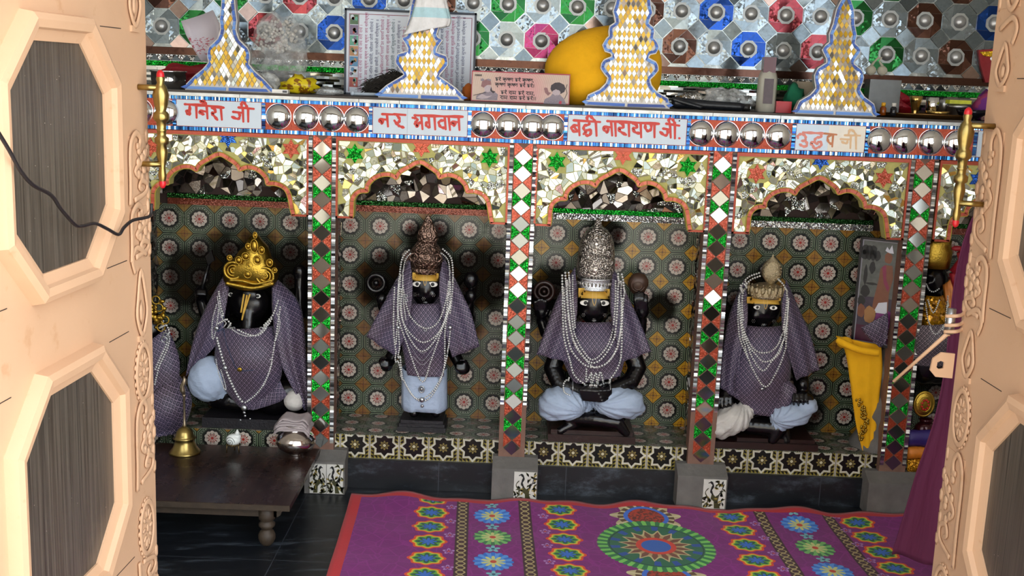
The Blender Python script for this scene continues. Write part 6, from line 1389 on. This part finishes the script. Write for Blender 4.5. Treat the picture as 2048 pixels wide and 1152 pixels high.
FM = [simple('fig_grey', '#8a7f8a', .5, 0, var=.4, sc=300), simple('fig_pale', '#b8a8ae', .5, 0, var=.2, sc=300), simple('fig_rose', '#8f6668', .5, 0, var=.3, sc=300), simple('fig_dark', '#3c3338', .5, 0, var=.4, sc=300), simple('fig_red', '#c04058', .5)]
fig = MB(); S = lambda L: [(x-oxp, z-ozp) for x, z in L]
pl_poly(fig, S([(225, 680), (230, 600), (340, 540), (420, 480), (560, 500), (630, 560), (620, 680)]), 0, -.0015)
pl_poly(fig, S([(385, 500), (370, 420), (400, 370), (480, 380), (520, 440), (490, 500), (440, 520)]), 1, -.0018); pl_poly(fig, S([(310, 400), (330, 290), (420, 240), (490, 290), (500, 360), (420, 370), (360, 430)]), 2, -.002)
pl_poly(fig, S([(300, 290), (300, 245), (340, 230), (370, 260), (350, 290)]), 0, -.0021); pl_poly(fig, S([(400, 260), (440, 232), (495, 255), (490, 285)]), 0, -.0021); pl_poly(fig, S([(170, 605), (175, 590), (400, 520), (405, 535)]), 3, -.0022)
pl_poly(fig, S([(500, 400), (520, 480), (580, 500), (540, 540), (480, 480)]), 3, -.0022); pl_poly(fig, S([(240, 640), (330, 560), (420, 600), (520, 590), (430, 650), (330, 670)]), 1, -.0021)
fig.build('drawn_figure', FM, pb, recalc=False); fig = MB()
pl_poly(fig, S([(1480, 715), (1500, 620), (1600, 560), (1640, 500), (1780, 510), (1860, 600), (1900, 715)]), 0, -.0015); pl_poly(fig, S([(1640, 500), (1640, 440), (1690, 410), (1760, 420), (1790, 460), (1760, 520), (1690, 535)]), 1, -.0019)
pl_poly(fig, S([(1600, 400), (1610, 320), (1680, 265), (1760, 255), (1850, 300), (1880, 380), (1860, 450), (1790, 500), (1780, 440), (1700, 400), (1630, 460)]), 3, -.0018)
pl_poly(fig, S([(1480, 400), (1490, 375), (1540, 380), (1570, 470), (1620, 480), (1560, 545), (1500, 480)]), 2, -.002); pl_poly(fig, S([(1780, 640), (1760, 700), (1810, 715), (1820, 650)]), 4, -.002)
for p0, p1 in (((1900, 290), (1880, 380)), ((1880, 380), (1905, 480)), ((1905, 480), (1860, 600))): pl_poly(fig, S([p0, (p0[0]+12, p0[1]), (p1[0]+12, p1[1]), p1]), 3, -.0021)
fig.build('drawn_figure', FM, pb, recalc=False)
# letters from simple strokes, unit box: baseline 0, headline 1
GL = {'ह': (.62, [[(.3, 1), (.3, .78), (.12, .62), (.3, .52), (.48, .5), (.42, .3), (.2, .32), (.22, .12), (.42, .02)]]), 'र': (.48, [[(.1, 1), (.34, .85), (.32, .62), (.1, .52), (.2, .35), (.45, .02)]]), 'क': (.85, [[(.42, 1), (.42, 0)], [(.42, .5), (.2, .7), (.08, .5), (.2, .3), (.42, .5), (.66, .72), (.78, .5), (.68, .25)]]),
      'ष': (.5, [[(.12, 1), (.12, .6), (.25, .42), (.46, .45)], [(.12, .85), (.42, .6)], [(.46, 1), (.46, 0)]]), 'ण': (.68, [[(.08, 1), (.1, .6), (.22, .45), (.34, .6), (.34, 1)], [(.56, 1), (.56, 0)]]), 'म': (.66, [[(.14, 1), (.14, .4), (.06, .3), (.14, .2), (.24, .32), (.52, .36)], [(.52, 1), (.52, 0)]]),
      'ा': (.24, [[(.1, 1), (.1, 0)]]), 'त': (.6, [[(.46, 1), (.46, 0)], [(.46, .62), (.2, .62), (.1, .4), (.24, .1)]])}
def word(mb, w, x, y, h, sw, mk):
    x0 = x
    for ch in w:
        if ch in ' ': x += .34*h*1; x0 = x; continue
        if ch == 'े': brush(mb, [mk(x-.30*h, y+1.32*h), mk(x-.14*h, y+1.28*h), mk(x-.10*h, y+1.0*h)], sw, 0); continue
        if ch == 'ृ': brush(mb, [mk(x-.38*h, y), mk(x-.46*h, y-.22*h), mk(x-.3*h, y-.34*h)], sw, 0); continue
        if ch == ',': brush(mb, [mk(x+.1*h, y+.08*h), mk(x+.06*h, y-.1*h)], sw*1.4, 0); continue
        if ch == '।': brush(mb, [mk(x+.2*h, y+1*h), mk(x+.2*h, y)], sw, 0); x += .3*h; continue
        wd, st = GL[ch]
        for s_ in st: brush(mb, [mk(x+u*h, y+v*h) for u, v in s_], sw, 0)
        brush(mb, [mk(x-.02*h, y+1*h), mk(x+wd*h, y+1*h)], sw, 0); x += wd*h*1.02
    return x
mb = MB()
for w, x, y, h, sp_ in (('हरे कृषण हरे कृषण,', 570, 270, 62, 0), ('कृषण कृषण हरे हरे।', 570, 382, 62, 0), ('हरे राम हरे राम,', 680, 545, 66, 0), ('राम राम हरे हरे।।', 670, 650, 66, 0), ('महामतर', 190, 190, 34, 0)):
    sw = .0023 if h > 40 else .0013
    sc_ = 1.52 if h > 40 else 1.15
    word(mb, w, 0, 0, 1, 1, None) if False else None
    # run in crop pixel units then map
    def mk(px_, py_, X=x, Y_=y): return PG(X-oxp+(px_)*sc_, Y_-ozp-py_)
    word(mb, w, 0, 0, h, sw, mk)
mb.xf(lambda p: lean(p[0], p[2], -.0024)); mb.build('hindi_lettering', simple('dark_print', '#2c2c30', .5, 0, var=0), pb, recalc=False)
# orange cloth lump by plaque, yellow bundle
def lump(name, c, r, mat, label, cat, n=1, sd=0, sub=4, amp=.12, fl=3):
    random.seed(sd+11); mb = MB(); vs, fs = ico(sub); c = Vector(c); r = Vector(r); off = [Vector((rs(-1, 1), rs(-1, 1), rs(-1, 1))) for _ in range(6)]; out = []
    for v in vs:
        k = 1+amp*sum(math.sin((v.dot(o))*fl*(1+i*.7)+i) for i, o in enumerate(off))/3
        z = v.z*k; out.append(c+Vector((v.x*r.x*k, v.y*r.y*k, (z if z > -.72 else -.72-.02*math.sin(v.x*9))*r.z)))
    mb.add(out, fs, 0, smooth=True); o = mb.build(name, mat); tag(o, label, cat); return o
c = at(1210, 130, .22); rz = (at(1210, 50, .22).z-LZ)/1.72
lump('cloth_bundle', (c.x, .19, LZ+.72*rz), ((at(1328, 130, .22).x-at(1090, 130, .22).x)/2, .13, rz), YCLOTH, 'large rounded bundle wrapped in yellow cloth on the ledge', 'bundle', sd=3, amp=.045, fl=2)
lump('orange_cloth', (at(936, 190, .12).x, .12, LZ+.024), (.020, .03, .034), mk_cloth('orange_cloth', '#b8601a'), 'crumpled orange cloth behind the left edge of the pink plaque', 'cloth', sd=5, sub=3)
# hair whisk
q = at(775, 180, .13); t = thing('hair_whisk', 'dark soft hair whisk with white handle lying before the prayer poster', 'whisk', (q.x, .14, LZ))
HAIR = simple('dark_grey_hair', '#2c2824', .9, 0, var=.4, sc=60); mb = MB(); random.seed(5)
pc = at(790, 150, .16); mb.ball((pc.x+.01, .17, LZ+.04), (.078, .042, .046), sub=3)
for k in range(900):
    u = random.random(); a0 = Vector((pc.x+.06-.14*u, .155+rs(-.03, .03), LZ+.012+rs(0, .075)*(1-abs(u-.35)*.9))); L = rs(.03, .06); dr = Vector((-rs(.5, 1), rs(-.3, .3), rs(-.5, .35))); p2 = a0+dr*L; p1 = a0+dr*L*.5+Vector((0, 0, .006)); p2.z = max(LZ+.003, p2.z-.01); p1.z = max(LZ+.003, p1.z)
    mb.tube([a0, p1, p2], [.0022, .0017, .0006], 0, 4, cap=False)
mb.build('hair', HAIR, t, recalc=False)
mb = MB(); mb.tube([Vector((at(707, 188, .09).x, .09, LZ+.008)), Vector((at(770, 188, .10).x, .10, LZ+.009))], .0055, 0, 10); mb.ball(Vector((at(705, 188, .09).x, .09, LZ+.009)), .008); mb.build('whisk_handle', SIGNW, t)
# towel over spire 2
t = thing('small_towel', 'pale white towel with blue stripe draped over the top of a spire', 'towel', (at(855, 60, .03).x, .03, at(855, 60, .03).z))
tm = Mat('striped_towel'); x_, y_, z_ = tm.sep(tm.tc('Object')); n_ = tm.noise(tm.tc('Object'), 50, 3); sA = (z_-(x_*.35)+.002).abs(); tm.set(tm.mul(tm.mix((z_-.055).abs() < .016, '#f0f0f2', '#bfe4ee'), n_*.3+.8), .9); tm.bump(n_, .005)
P = []
lp_ = [(842, -30), (832, 0), (824, 30), (815, 55), (806, 70)]; rp_ = [(880, -30), (888, 0), (893, 20), (897, 40), (893, 52)]
A = crv([at(x, y, .0) for x, y in lp_], 4); B_ = crv([at(x, y, .0) for x, y in rp_], 4)
for i in range(len(A)): P.append([Vector((A[i].x+(B_[i].x-A[i].x)*s/12, -.002-.018*math.sin(math.pi*s/12)-.003*math.sin(s*1.8), A[i].z+(B_[i].z-A[i].z)*s/12-.0*i)) for s in range(13)])
mb = MB(); mb.grid(P); mb.build('towel_front', tm.m, t, solid=.004)
P2 = [[Vector((p.x, .068+.012*math.sin(math.pi*j/12), p.z)) for j, p in enumerate(r)] for r in P]; mb = MB(); mb.grid(P2); mb.build('towel_back', tm.m, t, solid=.004)
mb = MB(); r0 = P[0]; mb.grid([[Vector((p.x, -.002-.018*math.sin(math.pi*j/12)+(.070+.03*math.sin(math.pi*j/12))*k/6, p.z+.01*math.sin(math.pi*k/6))) for j, p in enumerate(r0)] for k in range(7)]); mb.build('towel_top', tm.m, t, solid=.004)
mb = MB()
for pp2, yy in ((rp_, 1),): mb.grid([[Vector((B_[i].x+.006*math.sin(k), -.002+.07*k/5, B_[i].z)) for k in range(6)] for i in range(len(B_))])
mb.build('towel_fold', tm.m, t, solid=.004)
# bag of white beads and its wrapper
t0 = at(555, 75, .22); mb = MB(); random.seed(3)
for k in range(170):
    u = rs(-1, 1); v = rs(-1, 1)
    if u*u+v*v > 1: continue
    mb.ball((t0.x+u*.075+v*.01, .20+rs(-.02, .02), t0.z+v*.058+.002), rs(.0045, .0075), sub=1)
tb = mb.build('bead_heap', simple('matt_white_beads', '#cfcac2', .5, 0, var=.1)); tag(tb, 'heap of small white beads inside the clear plastic bag', 'beads', kind='stuff')
lump('plastic_bag', (t0.x+.005, .20, LZ+.118), (.100, .05, .160), PLASTIC, 'crinkled clear plastic bag of beads leaning on the mirror wall', 'bag', sd=8, amp=.12, fl=3)
# pamphlet
a = at(368, 45, .16); 
pmm = Mat('pamphlet_print'); x_, y_, z_ = pmm.sep(pmm.tc('Object')); nn_ = pmm.noise(pmm.comb(x_*90, y_, z_*200), 1, 2); pmm.set(pmm.mix((nn_ > .56)*((z_-.055).abs() < .03), '#c4bcc6', '#a84a5a'), .4)
P = [[Vector((at(x0+(x1-x0)*s/6, y0+(y1-y0)*s/6, .15).x, .15+.02*math.sin(s/6*3), at(x0+(x1-x0)*s/6, y0+(y1-y0)*s/6, .15).z)) for s in range(7)] for (x0, y0), (x1, y1) in (((362, 42), (425, 20)), ((372, 70), (440, 50)), ((388, 100), (440, 90)), ((402, 122), (440, 125)))]
mb = MB(); mb.grid(P); tag(mb.build('pamphlet', pmm.m, solid=.002), 'pale printed pamphlet with red lettering behind the leftmost spire', 'pamphlet')
# steel pot, red cloth
q = at(342, 165, .12); mb = MB(); mb.lathe([(.045, 0), (.058, .006), (.060, .03), (.060, .055), (.064, .058), (.064, .062), (.057, .060), (.054, .01), (.0, .008)], (q.x-.01, .13, LZ), 0, 36, cap=False); tag(mb.build('steel_bowl', STEEL), 'polished steel bowl with a rim at the left end of the ledge', 'bowl')
lump('red_cloth', (at(372, 145, .24).x, .27, LZ+.034), (.10, .05, .052), REDCL, 'dark red shiny cloth heaped behind the steel bowl', 'cloth', sd=2, amp=.2)
lump('white_pouch', (at(532, 140, .11).x, .105, LZ+.030), (.046, .03, .040), mk_plastic('milky_plastic', '#dfe2e0', .85, .3), 'milky white plastic pouch beside the leftmost spire', 'pouch', sd=6, amp=.16, sub=3)
YP = Mat('yellow_foil_print'); n_ = YP.noise(YP.tc('Object'), 45, 3); YP.set(YP.mix(n_ > .56, '#e0c81a', '#8a5a14'), .3); YP = YP.m
lump('yellow_packet', (at(598, 165, .12).x, .12, LZ+.026), (.060, .035, .034), YP, 'crumpled yellow printed packet left of the prayer poster', 'packet', sd=9, amp=.3, sub=3, fl=4)
lump('clear_sachet', (at(655, 180, .10).x, .10, LZ+.012), (.050, .03, .016), PLASTIC, 'flat clear plastic sachet between the yellow packet and the whisk handle', 'sachet', sd=12, amp=.25, sub=3)
q = at(562, 183, .03); mb = MB(); mb.box(q.x-.027, q.x+.027, .012, .045, LZ+.001, LZ+.014); mx_ = mb.build('matchbox', WHITE); tag(mx_, 'small white matchbox lying beside the leftmost spire', 'matchbox')
mb = MB(); mb.box(q.x+.009, q.x+.024, .0115, .012, LZ+.004, LZ+.011); mb.build('striker_patch', GREYST, mx_)
# umbrella
t = thing('folded_umbrella', 'black folded umbrella lying on the ledge right of the tallest spire', 'umbrella', (at(1420, 208, .05).x, .06, LZ))
BU = simple('black_nylon', '#15181e', .35, 0, var=.3, sc=40, bmp=.001); a = at(1345, 200, .06); b = at(1488, 210, .06)
mb = MB(); mb.tube(crv([Vector((a.x, .06, LZ+.022)), Vector((a.x+.05, .06, LZ+.020)), Vector((a.x+.15, .06, LZ+.017)), Vector((b.x, .06, LZ+.015))], 4), [.016, .019, .020, .019, .018, .017, .016, .015, .015, .015, .015, .015, .012], 0, 14)
mb.tube(crv([Vector((a.x-.004, .048, LZ+.034)), Vector((a.x+.05, .040, LZ+.020)), Vector((a.x+.10, .042, LZ+.008))], 4), .008, 0, 8); mb.build('umbrella_cloth', BU, t)
mb = MB(); mb.tube([Vector((b.x-.005, .06, LZ+.014)), Vector((b.x+.02, .06, LZ+.014))], .012, 0, 12); mb.build('umbrella_handle', INK, t)
lump('crumpled_bag', (at(1455, 190, .14).x, .15, LZ+.034), (.085, .05, .045), mk_plastic('hazy_plastic', '#c9cccc', .6, .2), 'crumpled hazy plastic bag behind the folded umbrella', 'bag', sd=15, amp=.22, fl=3)
lump('silver_packet', (at(1390, 190, .2).x, .22, LZ+.022), (.06, .04, .030), SILVG, 'crumpled silver foil packet behind the folded umbrella, against the wall', 'packet', sd=17, amp=.25, sub=3)
# perfume bottle
q = at(1533, 205, .06); t = thing('attar_bottle', 'faceted glass bottle with dark label and maroon cap', 'bottle', (q.x, .07, LZ))
hb = at(1533, 138, .06).z-LZ
mb = MB(); mb.lathe([(.030, 0), (.034, .004), (.034, hb*.78), (.028, hb*.92), (.018, hb)], (q.x, .07, LZ), 0, 8, sy=.75); mb.build('glass_body', simple('pale_bottle_glass', '#c2c0b4', .06, .1, var=.15, sc=20, Alpha=.75), t)
mb = MB(); mb.box(q.x-.016, q.x+.016, .0440, .0455, LZ+.03, LZ+hb*.78); mb.build('label', simple('dusky_label', '#4a3a40', .4, 0, var=.3, sc=90), t); mb = MB(); mb.lathe([(.031, .001), (.0315, .024)], (q.x, .07, LZ+.001), 0, 8, sy=.72); mb.build('amber_liquid', simple('amber', '#5a3a14', .1), t)
mb = MB(); mb.box(q.x-.021, q.x+.021, .052, .089, LZ+hb-.012, LZ+hb+.040); mb.build('cap', simple('maroon_cap', '#521018', .25, 0, var=.1), t)
mb = MB(); q2 = at(1566, 205, .08); mb.box(q2.x-.025, q2.x+.028, .07, .10, LZ+.001, LZ+.040); tag(mb.build('red_box', simple('red_card', '#b01420', .4, 0, var=.05)), 'small plain red box right of the faceted bottle', 'box')
lump('green_cloth', (at(1592, 180, .16).x, .16, LZ+.045), (.034, .03, .055), GREENCL, 'bunched dark green cloth behind the small red box', 'cloth', sd=21, amp=.25, sub=3)
mb = MB(); q2 = at(1622, 165, .2); mb.box(q2.x-.05, q2.x+.01, .2, .25, LZ+.001, LZ+.11); tag(mb.build('pale_carton', simple('pale_card', '#a89c88', .6, 0, var=.2)), 'pale cardboard carton behind the glinting right spire', 'carton')
for dx, lb in ((-.018, 'left one of two small white cloth pouches on the grey tin box'), (.022, 'right one of two small white cloth pouches on the grey tin box')):
    q2 = at(1752, 140, .22); mb = MB(); mb.ball((q2.x+dx, .22, q2.z-.002), (.019, .016, .018)); mb.tube([(q2.x+dx, .22, q2.z+.014), (q2.x+dx*.4, .22, q2.z+.03), (q2.x+dx*.2+.01, .22, q2.z+.045)], [.006, .003, .004]); tag(mb.build('cloth_pouch', simple('cream_cloth', '#b8b4a4', .9, 0, var=.15)), lb, 'pouch')
mb = MB(); q2 = at(1768, 175, .22); mb.box(q2.x-.06, q2.x+.05, .19, .25, LZ+.001, at(1752, 152, .22).z-.012); tag(mb.build('steel_tin', simple('smoky_tin', '#5c5e5e', .3, .5, var=.3, sc=30)), 'dull grey tin box under the two white pouches', 'tin')
lump('red_bag', (at(1796, 180, .18).x, .30, LZ+.040), (.085, .035, .050), simple('shiny_red_film', '#9a1226', .2, .2, var=.3, sc=60, bmp=.003), 'shiny red film bag beside the dull grey tin box', 'bag', sd=25, amp=.3, fl=4)
tq = at(1862, 222, .10); t = thing('brass_tray', 'round brass tray with a raised rim on the right of the ledge', 'tray', (tq.x, .12, LZ))
mb = MB(); mb.lathe([(0, .003), (.16, .003), (.172, .016), (.176, .017), (.176, .014), (.165, .0), (0, 0)], (tq.x, .16, LZ), 0, 60, sy=.72, cap=False); mb.build('tray_body', simple('old_brass', '#7a5a34', .25, .9, var=.3, sc=30), t)
TZ2 = LZ+.005
def vessel(name, x, Y, prof, mat, label, cat, n=28):
    q = at(x, 200, Y); mb = MB(); mb.lathe(prof, (q.x, Y, TZ2), 0, n, cap=False); return tag(mb.build(name, mat), label, cat)
GCUP = simple('gold_tinted_steel', '#b89a5a', .12, .95, var=.2, sc=60)
vessel('brass_goblet', 1832, .12, [(.012, 0), (.014, .003), (.010, .012), (.014, .03), (.020, .055), (.024, .07), (.0225, .07), (.012, .03), (0, .02)], GCUP, 'flared brass goblet on the tray, left of the steel tumbler', 'goblet')
vessel('steel_tumbler', 1866, .13, [(0, .001), (.020, .001), (.0215, .04), (.0235, .068), (.0225, .068), (.0195, .004)], STEEL, 'upright steel tumbler at the middle of the brass tray', 'tumbler')
vessel('steel_tumbler', 1890, .17, [(0, .001), (.022, .001), (.024, .045), (.026, .062), (.025, .062), (.0215, .004)], STEELD, 'dull steel tumbler at the back of the tray under the yellow packet', 'tumbler')
vessel('brass_bowl', 1878, .07, [(0, .001), (.018, .001), (.034, .010), (.042, .022), (.0405, .022), (.03, .010), (0, .006)], GCUP, 'shallow brass bowl at the front of the tray', 'bowl')
vessel('lidded_tin', 1918, .12, [(0, .001), (.034, .001), (.036, .004), (.036, .035), (.038, .036), (.038, .044), (.02, .048), (0, .049)], STEELD, 'lidded steel tin on the tray beside the dark bowl', 'tin')
vessel('dark_bowl', 1946, .07, [(0, .001), (.02, .001), (.044, .014), (.052, .032), (.0505, .032), (.04, .014), (0, .008)], simple('dark_enamel', '#16161e', .15, .4, var=.1), 'dark enamel bowl at the right end of the tray', 'bowl')
for x, cb, cc, lb in ((1768, '#7a3a0a', '#d8a020', 'amber glass vial with gold cap left on the tray'), (1789, '#1c1c20', '#d8d4cc', 'black bottle with white cap on the tray')):
    q2 = at(x, 200, .07); t = thing('small_bottle', lb, 'bottle', (q2.x, .07, TZ2)); mb = MB(); mb.lathe([(.009, 0), (.011, .003), (.011, .026), (.006, .032)], (q2.x, .07, TZ2), 0, 16); mb.build('bottle_body', simple('glass_'+cb[1:], cb, .1), t); mb = MB(); mb.lathe([(.007, .032), (.007, .044), (0, .0445)], (q2.x, .07, TZ2), 0, 16); mb.build('cap', simple('cap_'+cc[1:], cc, .3), t)
q2 = at(1918, 186, .12); mb = MB(); mb.box(q2.x-.04, q2.x+.035, .09, .13, TZ2+.0495, TZ2+.062); tag(mb.build('yellow_packet', simple('yellow_green_print', '#b8c02a', .4, 0, var=.5, sc=50)), 'flat yellow-green packet on top of the lidded tin', 'packet')
FL = Mat('flowered_cloth'); n_ = FL.noise(FL.tc('Object'), 22, 2); n2_ = FL.noise(FL.tc('Object'), 14, 1); FL.set(FL.mix(n_ > .54, FL.mix(n2_ > .5, '#6a1a7a', '#c2a090'), '#8a2a5a'), .7); FL = FL.m
lump('flowered_cloth', (at(1985, 190, .10).x, .12, LZ+.046), (.05, .04, .064), FL, 'purple and cream flowered cloth bundle at the far right of the ledge', 'cloth', sd=30, amp=.2, sub=3)
t = thing('tinsel_hanging', 'red and gold tinsel hanging above the flowered cloth', 'hanging', tuple(at(1972, 160, .38))); mb = MB(); pts = [(1956, 100), (1985, 98), (1992, 120), (1985, 165), (1970, 165), (1960, 130)]; mb.prism([(at(x, y, .38).x, at(x, y, .38).z) for x, y in pts], .375, .391); mb.build('red_panel', REDCL, t)
mb = MB(); pts = [(1960, 104), (1990, 102), (1990, 114), (1968, 112)]; mb.prism([(at(x, y, .37).x, at(x, y, .37).z) for x, y in pts], .370, .375); mb.build('gold_panel', GOLDG, t)
